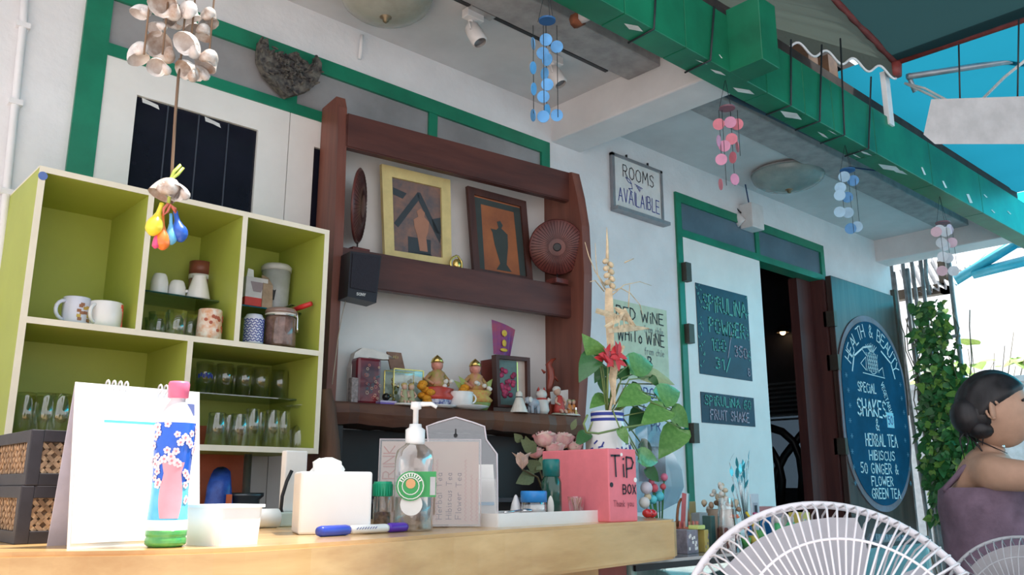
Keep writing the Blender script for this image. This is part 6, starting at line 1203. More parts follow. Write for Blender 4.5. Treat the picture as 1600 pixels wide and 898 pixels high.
for i in range(12): a_ = rn.uniform(0, 6.28); MB().tube([(4 * k * math.cos(a_ + 2), 4 * k * math.sin(a_ + 2), .004), (9 * k * math.cos(a_), 9 * k * math.sin(a_), 34 * k)], .0011, 4).build('toothpick', mat('toothpick', (.60, .36, .26), .6), tg, LOCAL)
a, e = tray(788, .01), tray(832, .03); sp2 = thing('spoon', 'steel spoon lying across the front of the tray', 'spoon', a + Z_ * .024); MB().tube([a + Z_ * .024, a.lerp(e, .6) + Z_ * .027], [.0022, .002], 6).build('handle', m_chr, sp2); MB().ell(a.lerp(e, .8) + Z_ * .026, .016, .009, .004).build('bowl', m_chr, sp2)
# tip box
C = Vector((1.495, 1.318, CT)); TBX, TBY, TBZ = .098, .215, .163; tb = thing('tip_box', 'pink cardboard tip box lettered TiP BOX on the counter end', 'box', C); MB().bbox(C.x, C.x + TBX, C.y, C.y + TBY, CT, CT + TBZ, .0025).build('carton', mat('pink_carton', (.78, .20, .24), .65, var=.05), tb)
b = MB(); write(b, 'TiP', C + Vector((.008, -.001, .098)), X_, Z_, .046, .0045, NY, .078, .03); write(b, 'BOX', C + Vector((.046, -.001, .062)), X_, Z_, .020, .003, NY, .045); b.build('lettering', m_ink, tb); b = MB(); write(b, 'Thank you', C + Vector((.012, -.001, .034)), X_, Z_, .013, .0014, NY, .07); b.build('small_lettering', mat('dim_red_ink', (.30, .06, .08), .6, var=0), tb)
for dx, dz, mt in ((.008, .082, m_ink), (.092, .093, m_paper)): MB().disc(C + Vector((dx, -.001, dz)), NY, .0055, .001, 12).build('spot', mt, tb)
MB().disc(C + Vector((.045, -.001, .150)), NY, .004, .001, 8).build('pale_scrape', m_paper, tb)
MB().box(C.x + .02, C.x + .08, C.y + .09, C.y + .096, CT + TBZ - .0005, CT + TBZ + .0006).build('coin_slot', m_black, tb)
# blue and white jar with pothos, red flower and palm weaving
VYc = 1.62; p = Vector((PY(950, 700, VYc).x, VYc, CT)); k = cpx(1, p + Z_ * .15); r = 35 * k; h = PY(948, 643, VYc).z - CT; va = thing('porcelain_vase', 'blue and white porcelain jar holding the pothos plant', 'vase', p)
MB().lathe([(.001, 0), (r * .7, 0), (r * .75, .01), (r, h * .45), (r * 1.0, h * .72), (r * .78, h * .88), (r * .72, h * .92), (r * .74, h), (r * .66, h), (r * .64, h * .92)], n=28, cap=False).build('body', m_cer, va, LOCAL)
b = MB(); 
for t_ in (.90, .955): b.lathe([(r * .748, h * t_), (r * .755, h * (t_ + .03))], n=28, cap=False)
b.build('painted_band', m_inkb, va, LOCAL); b = MB(); rn = random.Random(31)
for i in range(60): a_ = math.radians(rn.uniform(-190, 10)); t_ = rn.uniform(.35, .70); n_ = Vector((math.cos(a_), math.sin(a_), 0)); s_ = Vector((-n_.y, n_.x, 0)); d = (s_ * rn.uniform(-1, 1) + Z_ * rn.uniform(-1, 1)).normalized(); b.obox(n_ * (r * (1.004 if t_ > .45 else .99)) + Z_ * h * t_, d, n_, d.cross(n_), .007, .0012, .0018)
o = b.build('painted_pattern', m_inkb, va, LOCAL); o['kind'] = 'stuff'
VT = p + Z_ * h; pl = thing('pothos_plant', 'leafy pothos plant trailing from the porcelain jar', 'plant', VT); m_po = mat('pothos_green', (.10, .26, .06), .35, c2=(.17, .36, .10), scale=9, coat=.3); m_po2 = mat('pothos_dark', (.045, .15, .05), .35, coat=.3); m_po3 = mat('pothos_pale', (.42, .46, .22), .4)
lms = [leaf_mesh('pothos_leaf', mt=m_po, w=.60, fold=.2), leaf_mesh('pothos_leaf_dark', mt=m_po2, w=.60, fold=.2), leaf_mesh('pothos_leaf_pale', mt=m_po3, w=.34, fold=.15)]
LV = [(938, 562, 911, 521, 0, 0), (930, 553, 905, 594, 1, 0), (980, 572, 1033, 566, 0, .02), (994, 583, 1073, 591, 2, .02), (1026, 622, 1074, 606, 0, -.03), (1048, 638, 1084, 672, 0, -.02), (1064, 668, 1030, 712, 0, -.03), (1042, 638, 1003, 657, 0, -.06), (1006, 612, 966, 629, 0, -.03), (968, 668, 984, 697, 0, -.09), (996, 712, 1038, 720, 0, -.05), (1010, 730, 1034, 756, 1, -.03), (1016, 588, 1032, 606, 1, 0), (1044, 622, 1057, 640, 1, 0), (918, 676, 900, 694, 1, .02), (946, 620, 922, 633, 0, .02), (1002, 640, 984, 672, 1, 0), (948, 572, 928, 594, 1, .02), (966, 590, 990, 572, 1, .04), (1020, 640, 1046, 652, 2, 0), (985, 600, 1008, 622, 1, .05), (940, 590, 948, 620, 1, .05), (975, 560, 998, 585, 1, .05), (1036, 600, 1010, 584, 1, .04), (1000, 690, 1024, 706, 1, .03)]
for i, (u0, v0, u1, v1, kd, dy) in enumerate(LV):
    a, e = PY(u0, v0, VYc + dy), PY(u1, v1, VYc + dy - .015); view = (CO - a).normalized(); put_leaf(lms[kd], pl, a, e - a, view + Vector((0, 0, .5 if i % 2 else .2)) + Vector((math.sin(i * 2.1), 0, 0)) * .3, (e - a).length * .92)
    m_ = VT.lerp(a, .5) + Z_ * .04 * (1 if v0 < 640 else .6); MB().tube([VT - Z_ * .02, m_, a], .0022, 5).build('stem', mat('pothos_stem', (.22, .30, .10), .5), pl)
MB().tube([PY(u, v, VYc - r * 1.05) for u, v in ((918, 648), (912, 662), (916, 675), (935, 677), (958, 672), (975, 668), (1000, 664))] + [PY(1040, 655, VYc)], .003, 6).build('vine', mat('pothos_stem', (.22, .30, .10), .5), pl)
fl = thing('red_flower', 'red spiky bloom among the pothos leaves', 'flower', VT + Z_ * .001); fc = PY(950, 558, VYc - .03); rn = random.Random(17); m_rp = mat('red_petal', (.62, .05, .06), .5); pet = leaf_mesh('petal', mt=m_rp, heart=False, w=.5)
for i in range(22): a_ = i * 2.4; put_leaf(pet, fl, fc + Vector((rn.uniform(-.028, .028), rn.uniform(-.02, .01), rn.uniform(-.008, .012))), (math.cos(a_) * 1.2, -.3, math.sin(a_) * .6 + .2), (0, -1, .3), rn.uniform(.03, .05), 'petal')
MB().tube([fc, VT], .003, 6).build('stem', mat('pothos_stem', (.22, .30, .10), .5), fl)
pw = thing('palm_weaving', 'dried pale palm leaf weaving standing in the porcelain jar', 'ornament', VT + Z_ * .002); m_dry = mat('dried_palm', (.66, .52, .34), .6, var=.15, scale=40); yw = VYc - .02; W3 = lambda u, v, dy=0: PY(u, v, yw + dy)
MB().tube([W3(948, 355), W3(949, 380), W3(949, 407)], [.0008, .004, .005], 8).build('spike', m_dry, pw)
for i in range(8): s_ = 1 if i % 2 else -1; c = W3(950 + s_ * 3.5 + (i * .5), 408 + i * 5.5); MB().ell(c, .0125, .009, .0085, 0, 8, 6, Matrix.Rotation(.5 * s_, 3, 'Y')).build('plait', m_dry, pw)
for P_ in ([(946, 446), (930, 424), (920, 400), (914, 378)], [(946, 452), (934, 430), (931, 404), (930, 380)], [(955, 455), (970, 450), (985, 458), (1000, 476), (1004, 492)], [(955, 462), (975, 445), (1000, 440), (1018, 446)], [(982, 480), (983, 460), (984, 445)], [(944, 455), (930, 438), (922, 440)], [(976, 410), (990, 404)]): MB().tube([W3(u, v) for u, v in P_], [.0022, .0016, .0012, .0008][:len(P_)] if len(P_) <= 4 else [.0022, .0018, .0016, .0012, .0008], 5).build('strand', m_dry, pw)
def blade(px, w_, name='blade', dy=0):
    b = MB(); P_ = [W3(u, v, dy) for u, v in px]; n = len(P_); vs = []
    for i, q_ in enumerate(P_): ww = w_[i]; vd_ = (q_ - CO).normalized(); t_ = (P_[min(i + 1, n - 1)] - P_[max(i - 1, 0)]).normalized(); s_ = t_.cross(vd_).normalized() * ww; vs += [q_ - s_, q_ + vd_ * -.002, q_ + s_, q_ + vd_ * .002]
    fs = []
    for i in range(n - 1):
        for k_ in range(4): fs.append((i * 4 + k_, i * 4 + (k_ + 1) % 4, (i + 1) * 4 + (k_ + 1) % 4, (i + 1) * 4 + k_))
    b.add(vs, fs + [(0, 1, 2, 3), tuple(range(4 * n - 4, 4 * n))]); b.build(name, m_dry, pw)
blade([(951, 450), (952, 490), (954, 540), (957, 560)], [.010, .013, .010, .004]); blade([(975, 540), (962, 560), (957, 590), (960, 632)], [.004, .012, .011, .003]); blade([(931, 485), (955, 492), (980, 500)], [.007, .009, .004], 'fold', -.01); blade([(951, 517), (978, 512), (1014, 513)], [.006, .012, .002], 'fold', -.012); blade([(960, 480), (975, 490), (990, 508)], [.003, .012, .005], 'fold', -.014); blade([(945, 510), (965, 500), (978, 482)], [.003, .008, .004], 'fold', -.016)
for i in range(5): MB().tube([W3(962 + i * 6, 490 + i * 2, -.016), W3(958 + i * 9, 514 - i, -.02)], .0016, 5).build('strand', m_dry, pw)
MB().tube([W3(957, 620), VT - Z_ * .03], .004, 6).build('stalk', m_dry, pw)
# fabric roses behind the box
rb = ground_y(865, 1.68); ro = thing('rose_bunch', 'bunch of pink fabric roses with a white bud behind the tip box', 'flowers', rb); m_rose = mat('rose_pink_fabric', (.68, .28, .32), .7, c2=(.74, .54, .48), scale=40); m_bud = mat('rose_cream', (.72, .58, .52), .7)
yr = 1.66; pr_ = leaf_mesh('rose_petal', mt=m_rose, w=1.0, fold=.5, heart=False); pb2 = leaf_mesh('bud_petal', mt=m_bud, w=.8, fold=.5, heart=False)
rn = random.Random(40)
for u, v, rp in ((852, 688, 17), (878, 690, 17), (866, 702, 14), (897, 699, 11), (836, 708, 12)):
    c = PY(u, v, yr + rn.uniform(-.02, .02)); kk = rp / FPX * (c - CO).length
    for q_, (sr, sh_z, mt_) in enumerate(((1.0, .55, m_rose), (.78, .72, m_bud), (.55, .85, m_rose), (.32, .92, m_bud))):
        b = MB(); vs = []; n_ = 30; prf = ((.10, -.75), (.62, -.55), (.95, -.05), (1.0, .35), (1.12, sh_z))
        for j_, (r_, z_) in enumerate(prf):
            for i in range(n_): a_ = i / n_ * 6.283; w_ = 1 + .13 * math.sin(5 * a_ + q_ * 1.9 + u) * j_ / 4; vs.append(c + Vector((math.cos(a_) * sr * r_ * w_, math.sin(a_) * sr * r_ * w_, z_ * .85 + .10 * math.sin(5 * a_ + q_ + 1) * j_ / 4)) * kk)
        b.add(vs, [(j_ * n_ + i, j_ * n_ + (i + 1) % n_, (j_ + 1) * n_ + (i + 1) % n_, (j_ + 1) * n_ + i) for j_ in range(4) for i in range(n_)], 0, True); b.build('petal_whorl', mt_, ro)
    MB().tube([c, rb], .0025, 5).build('stem', m_stem, ro)
c = PY(816, 720, yr - .02); kk = 16 / FPX * (c - CO).length
for i in range(5): a_ = i * 1.2566; put_leaf(pb2, ro, c - Z_ * kk * .8, Vector((math.cos(a_) * .4, math.sin(a_) * .4, 1)), Vector((-math.cos(a_), -math.sin(a_), .4)), kk * 1.9, 'petal')
MB().tube([c - Z_ * kk * .8, PY(840, 745, yr), rb], .0025, 5).build('stem', m_stem, ro); lf = leaf_mesh('rose_leaf', mt=mat('fabric_leaf', (.16, .20, .10), .7), heart=False)
for u0, v0, u1, v1 in ((835, 740, 812, 752), (845, 735, 826, 722), (838, 706, 818, 690), (860, 715, 842, 730), (893, 672, 900, 655), (815, 690, 806, 680), (826, 698, 822, 684)): a, e = PY(u0, v0, yr), PY(u1, v1, yr - .02); put_leaf(lf, ro, a, e - a, CO - a, (e - a).length)

# ================================================================== inside the dark room
ch = thing('bentwood_chair', 'dark bentwood chair with sweeping curved arms inside the room', 'chair', (5.45, 3.25, 0)); m_bent = mat('black_bentwood', (.02, .018, .02), .35)
for px in ([(1203, 668), (1222, 674), (1240, 690), (1250, 715), (1254, 745), (1252, 780)], [(1205, 775), (1212, 740), (1226, 712), (1243, 690), (1258, 672)], [(1203, 700), (1216, 722), (1222, 750), (1220, 785)], [(1258, 700), (1262, 740), (1262, 790)]): MB().tube([PX(u, v, 5.45 + .02 * i) for i, (u, v) in enumerate(px)], .028, 8).build('curved_arm', m_bent, ch)
b = MB(); b.bbox(5.2, 5.75, 3.0, 3.5, .42, .47, .01); b.build('seat', m_bent, ch)
for x in (5.23, 5.72):
    for y in (3.03, 3.47): MB().tube([(x, y, 0), (x, y, .95 if y > 3.2 or x > 5.5 else .7)], .02, 8).build('leg', m_bent, ch)
w1_ = MB(); w1_.box(6.12, 6.126, 3.40, 3.78, .95, 1.50); struct(w1_.build('window_1', thin_glass('dimming_window_glass', (.20, .24, .27), .03)), 'small window pane in the inner room, tinted to dim its glow')  # dark tint added to hold down the brightness of the opening
bl = thing('window_blind', 'slatted blind above the small inner window', 'blind', (6.06, 3.59, 1.5)); 
for i in range(9): MB().box(6.06, 6.075, 3.38, 3.80, 1.46 + i * .035, 1.475 + i * .035).build('slat', mat('blind_slat', (.18, .2, .22), .5), bl)
lp = PX(1223, 519, 6.0); il = thing('wall_lamp', 'tiny warm lamp glowing inside the dark room', 'lamp', lp); MB().lathe([(.02, .05), (.05, 0), (.048, -.002)], n=16, cap=False).build('shade', m_brass, il, LOCAL); MB().ell((0, 0, .0), .022).build('bulb', mat('warm_bulb', (1, .62, .3), .5, emit=8, var=0), il, LOCAL); MB().box(-.01, .09, -.01, .01, .04, .055).build('bracket', m_brass, il, LOCAL)

# ================================================================== souvenirs on the display case and counter end
def onc(u, Y): p = PY(u, 850, Y); return Vector((p.x, Y, GZ))
def cbox(name, label, cat, u, Y, wpx, hpx, dep, mt, rz=0.0, extra=None, z=None):
    p = onc(u, Y) if z is None else Vector((PY(u, 850, Y).x, Y, z)); k = cpx(1, p); w_ = wpx * k / 2; h_ = hpx * k; t = thing(name, label, cat, p, rz); MB().bbox(-w_, w_, 0, dep, 0, h_, .002).build('body', mt, t, LOCAL)
    if extra: extra(t, w_, h_)
    return t
m_gry = mat('grey_foil_box', (.22, .21, .26), .35, var=.2, scale=40)
def streak(n, mt, seed):
    def f(t, w_, h_):
        rn = random.Random(seed); b = MB()
        for i in range(n): x = rn.uniform(-w_ * .8, w_ * .8); z = rn.uniform(h_ * .2, h_ * .8); b.obox((x, -.0006, z), X_, Y_, Z_, w_ * .12, .0006, h_ * .06)
        b.build('printed_mark', mt, t, LOCAL)
    return f
cbox('grey_box', 'small grey patterned carton on the glass case', 'box', 1083, 1.43, 34, 36, .05, m_gry, .1, streak(10, m_paper, 1)); cbox('striped_box', 'small yellow and grey carton next to the grey carton', 'box', 1105, 1.435, 13, 34, .04, mat('mustard_box', (.45, .36, .10), .5), .1, streak(4, m_gry, 2))
t = thing('souvenir_basket', 'small orange woven basket with cards in it', 'basket', onc(1074, 1.55)); k = cpx(1, t.location); r = 17 * k
MB().lathe([(.001, 0), (r * .85, 0), (r, 34 * k), (r * .92, 34 * k), (r * .8, .004), (.001, .004)], n=20).build('body', mat('orange_weave', (.46, .15, .08), .7, var=.3, scale=90, bump=.6), t, LOCAL)
for i in range(14): a = i / 14 * 6.283; MB().box(r * math.cos(a) - .003, r * math.cos(a) + .003, r * math.sin(a) - .001, r * math.sin(a) + .001, 32 * k, 42 * k).build('rim_loop', mat('salmon_rim', (.7, .26, .2), .6), t, LOCAL)
for u_, v_, c_, l_ in ((-.012, 0, (.62, .12, .12), 'card'), (.006, .006, (.70, .78, .78), 'card'), (.02, .012, (.10, .35, .38), 'card')): MB().obox((u_, v_, 55 * k), Vector((1, .2, -.1)).normalized(), Y_, Vector((.15, 0, 1)).normalized(), .013, .001, 30 * k).build(l_, mat('card_%d' % int(c_[0] * 100), c_, .5), t, LOCAL)
MB().tube([(r * .9 * math.cos(a * .35), .012, 34 * k + 42 * k * math.sin(a * .35)) for a in range(10)], .004, 6).build('handle', mat('brown_handle', (.30, .13, .06), .6), t, LOCAL)
cbox('grey_card_box', 'plain grey upright card box behind the grey carton', 'box', 1102, 1.56, 24, 52, .03, mat('plain_grey_card', (.36, .40, .42), .5), .05); cbox('yellow_note', 'folded lime yellow note lying on the grey carton', 'note', 1098, 1.43, 26, 6, .03, mat('lime_note', (.60, .70, .22), .6), .2, None, GZ + 36 * cpx(1, onc(1083, 1.43)))
cbox('white_carton', 'low white carton behind the card basket', 'box', 1106, 1.80, 30, 40, .05, m_paper, .0)
t = cbox('mustard_card', 'mustard brown greeting card behind the basket', 'card', 1084, 1.72, 30, 62, .004, mat('mustard_card', (.42, .34, .14), .6), .2)
# clear bag of brown sweets
p = onc(1139, 1.46); k = cpx(1, p); bg_ = thing('sweet_bag', 'clear bag of brown souvenir sweets standing on the glass case', 'bag', p); n = 14; vs = []; rn = random.Random(5)
for j in range(7):
    t_ = j / 6
    for i in range(n): a = i / n * 6.283; r_ = (22 * k) * (1 - .3 * t_ * t_) * (1 + rn.uniform(-.08, .08)); vs.append((r_ * math.cos(a), r_ * .6 * math.sin(a), 78 * k * t_))
MB().add(vs, [(j * n + i, j * n + (i + 1) % n, (j + 1) * n + (i + 1) % n, (j + 1) * n + i) for j in range(6) for i in range(n)], 0, True).build('clear_film', thin_glass('crinkled_film', (.9, .92, .92), .12, .12), bg_, LOCAL)
MB().bbox(-18 * k, 18 * k, -.018, .018, 0, 34 * k, .006).build('sweets', mat('brown_sweets', (.16, .06, .05), .35, c2=(.06, .02, .02), scale=60), bg_, LOCAL); b = MB()
for i in range(16): b.obox((rn.uniform(-16, 16) * k, -.0188, rn.uniform(4, 30) * k), X_, Y_, Z_, .003, .0006, .0028)
b.build('printed_mark', m_paper, bg_, LOCAL)
# dried flower and shell heap
p = onc(1130, 1.66); k = cpx(1, p); dr = thing('shell_posy', 'posy of cream shells and dried flowers behind the sweet bag', 'ornament', p); rn = random.Random(6)
MB().lathe([(.001, 0), (16 * k, 0), (24 * k, 50 * k), (.001, 50 * k)], n=16).build('pot', mat('posy_pot', (.35, .28, .22), .6), dr, LOCAL)
for i in range(34): a = rn.uniform(0, 6.283); r_ = rn.uniform(0, 28) * k; MB().ell((r_ * math.cos(a), r_ * math.sin(a), (50 + rn.uniform(0, 46) * (1 - r_ / (34 * k))) * k), rn.uniform(3, 6) * k, rn.uniform(3, 6) * k, rn.uniform(3, 6) * k, 0, 7, 5).build('shell', mat('posy_%d' % (i % 3), [(.62, .52, .38), (.36, .24, .16), (.70, .68, .62)][i % 3], .5), dr, LOCAL)
# cyan tinsel
p = onc(1168, 1.78); k = cpx(1, p); ti = thing('tinsel_spray', 'spray of shiny turquoise foil leaves standing behind the framed card', 'ornament', p); m_foil = mat('turquoise_foil', (.10, .62, .78), .2, .5); fol = leaf_mesh('foil_leaf', mt=m_foil, heart=False, w=.4)
for i in range(16):
    a = rn.uniform(-1, 1); h_ = rn.uniform(60, 118) * k; e = Vector((a * 26 * k, rn.uniform(-.02, .02), h_)); MB().tube([(0, 0, 0), e * .6 + Vector((0, 0, .01)), e], .0012, 5).build('wire', m_chr, ti, LOCAL)
    o = bpy.data.objects.new('foil_leaf', fol); COL.objects.link(o); o.parent = ti; o.location = e; o.rotation_euler = (rn.uniform(-.5, .5), rn.uniform(-1.9, -1.1), rn.uniform(-1, 1)); o.scale = (18 * k,) * 3
# framed card
def cardx(t, w_, h_): MB().box(-w_ * .55, w_ * .55, -.001, .0005, h_ * .3, h_ * .8).build('mount', mat('grey_mount', (.42, .44, .52), .5), t, LOCAL); MB().box(-w_ * .28, w_ * .28, -.002, .0, h_ * .36, h_ * .74).build('tiny_picture', m_ink, t, LOCAL)
t = cbox('framed_card', 'white card with a tiny dark picture leaning among the souvenirs', 'card', 1184, 1.70, 28, 68, .004, mat('card_white', (.66, .68, .74), .6), .1, cardx)
def flower(label, u, Y, hpx, c, rpx, leafc=(.1, .4, .12)):
    p = onc(u, Y); k = cpx(1, p); t = thing('souvenir_flower', label, 'flower', p); MB().lathe([(.001, 0), (6 * k, 0), (8 * k, hpx * .5 * k), (.001, hpx * .5 * k)], n=12).build('pot', mat('flower_pot_%d' % u, leafc, .5), t, LOCAL)
    for ring, (n_, tl) in enumerate(((5, 1.0), (8, .35))):
        for i in range(n_): a = i / n_ * 6.283 + ring; d = Vector((math.cos(a), math.sin(a), tl)); Mx = Vector((-d.x * tl, -d.y * tl, 1)).to_track_quat('Z', 'Y').to_matrix(); MB().ell(d.normalized() * rpx * k * .6 + Vector((0, 0, hpx * k)), rpx * k * .42, rpx * k * .42, rpx * k * .16, 0, 8, 5, Mx).build('petal', mat('souvenir_petal_%d' % u, c, .5), t, LOCAL)
    MB().ell((0, 0, hpx * k + .002), rpx * k * .3).build('centre', mat('flower_centre', (.75, .55, .1), .5), t, LOCAL); MB().tube([(0, 0, hpx * .4 * k), (0, 0, hpx * k)], .002, 6).build('stem', m_leaf, t, LOCAL)
flower('orange paper flower in front of the sweet bag', 1150, 1.52, 42, (.80, .26, .12), 9); flower('pink lotus souvenir flower on a green base', 1189, 1.60, 34, (.75, .18, .36), 14); flower('small red souvenir flower among the trinkets', 1166, 1.50, 26, (.6, .12, .08), 8); flower('cream souvenir flower beside the yellow ribbon', 1178, 1.50, 30, (.7, .6, .4), 8, (.5, .42, .08))
tag(MB().tube([PY(u, v, 1.49) for u, v in ((1166, 800), (1174, 812), (1180, 830), (1186, 846))], .004, 6).build('yellow_ribbon', mat('yellow_ribbon', (.7, .55, .05), .5)), 'curling yellow ribbon among the souvenir flowers', 'ribbon')
cbox('blue_box', 'flat bright blue box on the glass case', 'box', 1212, 1.80, 50, 28, .08, mat('bright_blue_box', (.03, .25, .62), .4), .0); cbox('pink_book', 'pink and white book lying on the blue box', 'book', 1220, 1.80, 40, 14, .08, mat('pink_book', (.62, .36, .38), .5), .1, streak(6, m_paper, 4), GZ + 28 * cpx(1, onc(1212, 1.8)))
for i, (u, lab) in enumerate(((1218, 'green bottle of balm lying nearest the pink lotus'), (1238, 'green bottle of balm lying next to the yellow carton'))):
    p = onc(u, 1.60); k = cpx(1, p); t = thing('balm_bottle', lab, 'bottle', p); MB().lathe([(.001, 0), (9 * k, 0), (9 * k, 20 * k), (5 * k, 26 * k)], n=14).build('body', mat('balm_green', (.08, .50, .20), .3), t, LOCAL); MB().lathe([(5 * k, 26 * k), (5 * k, 34 * k), (.001, 34 * k)], n=14).build('cap', m_paper, t, LOCAL)
cbox('yellow_carton', 'yellow striped carton at the end of the souvenirs', 'box', 1262, 1.66, 28, 36, .05, mat('yellow_carton', (.70, .58, .14), .5), .0, streak(8, m_paper, 6)); cbox('white_packet', 'white plastic packet between the balm bottles and the carton', 'packet', 1236, 1.72, 40, 30, .05, mat('white_packet', (.62, .64, .68), .3, var=.15, scale=50), .1)
cbox('dark_box', 'dark green upright tin behind the orange basket', 'tin', 1116, 1.50, 12, 50, .03, mat('dark_green_tin', (.05, .12, .11), .4), .0)
# cellophane bouquet and red heart at the counter end
p = Vector((PY(1030, 790, 1.62).x, 1.62, GZ)); bq = thing('wrapped_bouquet', 'toy flower bouquet in shiny blue cellophane behind the tip box', 'bouquet', p); rn = random.Random(9)
ol = [PY(u, v, 1.66) for u, v in ((992, 655), (1002, 650), (1012, 672), (1022, 695), (1036, 712), (1047, 735), (1050, 760), (1040, 785), (1010, 800), (995, 800))]; n = len(ol); vs = ol + [q_ + Vector((.02, -.03, 0)) for q_ in ol]
MB().add(vs, [tuple(range(n)), tuple(range(n, 2 * n))] + [(i, (i + 1) % n, n + (i + 1) % n, n + i) for i in range(n)]).build('cellophane', thin_glass('blue_cellophane', (.74, .90, .97), .16, .12), bq)
for u, v, c_, r_ in ((1010, 762, (.72, .66, .74), 10), (1007, 785, (.80, .78, .76), 9), (1012, 776, (.7, .6, .4), 6), (1022, 762, (.62, .10, .14), 7), (1038, 745, (.72, .20, .32), 6), (1036, 760, (.6, .1, .12), 5), (1018, 752, (.6, .14, .2), 5), (1030, 775, (.10, .55, .65), 8), (1020, 780, (.12, .6, .7), 7)): c = PY(u, v, 1.60); kk = cpx(r_, c); MB().ell(c, kk, kk, kk, 0, 10, 7).build('flower_head', mat('bq_%d_%d' % (u, v), c_, .5), bq); MB().tube([c, p], .002, 5).build('stem', m_leaf, bq)
p = Vector((PY(1015, 808, 1.45).x, 1.45, CT)); k = cpx(1, p); hb = thing('red_trinket', 'shiny red heart-shaped trinket box beside the tip box', 'trinket', p); MB().ell(p + Vector((-5 * k, 0, 7 * k)), 9 * k, 8 * k, 7 * k).ell(p + Vector((6 * k, 0, 6.5 * k)), 9 * k, 8 * k, 6.5 * k).build('shell', mat('gloss_red', (.65, .03, .04), .12, coat=.6), hb); MB().tube([p + Vector((-13 * k, -.004, 5 * k)), p + Vector((0, -7.6 * k, 5 * k)), p + Vector((14 * k, -.004, 5 * k))], .0008, 5).build('seam', m_black, hb)

# ================================================================== fans
m_fan = mat('white_fan_enamel', (.78, .76, .80), .35, var=.03); m_blade = mat('grey_fan_blade', (.42, .42, .46), .35, var=.05)
def fan(label, c, axis, R, nsp, rim, wire, mt):
    c = Vector(c); ax = Vector(axis).normalized(); a1 = Z_ - ax * Z_.dot(ax); a1.normalize(); a2 = ax.cross(a1); t = thing('pedestal_fan', label, 'fan', (c.x, c.y, 0)); P = lambda r, a, d: c + (a1 * math.cos(a) + a2 * math.sin(a)) * r + ax * d
    N = 72
    MB().tube([P(R, 2 * math.pi * i / N, 0) for i in range(N)], rim, 10, closed=True).build('rim', mt, t)
    for nm, sg, dep in (('front_guard', 1, .075), ('rear_guard', -1, .085)):
        b = MB()
        for i in range(nsp):
            a = 2 * math.pi * i / nsp; tw = .25 * sg
            b.tube([P(R * .99, a, 0), P(R * .97, a, sg * dep * .35), P(R * .90, a + tw * .1, sg * dep * .72), P(R * .70, a + tw * .35, sg * dep * .92), P(R * .45, a + tw * .7, sg * dep), P(R * .22, a + tw, sg * dep)], wire, 5)
        for rr in (.45, .70): b.tube([P(R * rr, 2 * math.pi * i / N, sg * dep * (1 if rr < .5 else .92)) for i in range(N)], wire * 1.3, 6, closed=True)
        b.build(nm, mt, t)
    Mx = ax.to_track_quat('Z', 'Y').to_matrix(); MB().lathe([(.001, .085), (R * .2, .083), (R * .22, .076), (R * .22, .07)], c, 24, M=Mx).build('badge', mt, t); MB().lathe([(.001, .055), (R * .15, .05), (R * .17, .02), (R * .17, -.03), (.001, -.035)], c, 24, M=Mx).build('hub', m_blade, t)
    for k in range(4):
        b = MB(); vs = []
        for j in range(9):
            r_ = R * (.14 + .74 * j / 8); hw = .28 + .32 * math.sin(j / 8 * 2.4)
            for i in range(7): f = i / 6 - .5; a = k * math.pi / 2 + .3 + f * 2 * hw; vs.append(P(r_, a, .03 * f * -2 + .01))
        b.add(vs, [(j * 7 + i, j * 7 + i + 1, (j + 1) * 7 + i + 1, (j + 1) * 7 + i) for j in range(8) for i in range(6)], 0, True); b.build('blade', m_blade, t)
    MB().lathe([(.001, -.20), (R * .22, -.19), (R * .28, -.14), (R * .28, -.09), (R * .2, -.085)], c, 22, M=Mx).build('motor_housing', mt, t)
    q = c - ax * .13; MB().tube([q, Vector((q.x, q.y, q.z - R * .45)), Vector((q.x, q.y, .03))], [.03, .018, .014], 12).build('pole', mt, t); MB().lathe([(.19, 0), (.19, .012), (.16, .028), (.03, .045), (.02, .05)], (q.x, q.y, 0), 30).build('base', mt, t)
fc = PD(1322, 1049, 1.12); dcm = (CO - fc); dcm.z = 0; dcm.normalize(); axf = (Matrix.Rotation(math.radians(18), 3, 'Z') @ dcm) + Z_ * .32
fan('white pedestal fan with a wire guard in front of the display case', fc, axf, .221, 90, .0055, .0015, m_fan)
fc2 = PD(1612, 966, 2.0); fan('smaller grey pedestal fan beside the seated woman', fc2, (Matrix.Rotation(math.radians(-10), 3, 'Z') @ dcm) + Z_ * .2, .185, 56, .004, .0014, mat('grey_fan_enamel', (.42, .44, .48), .4))

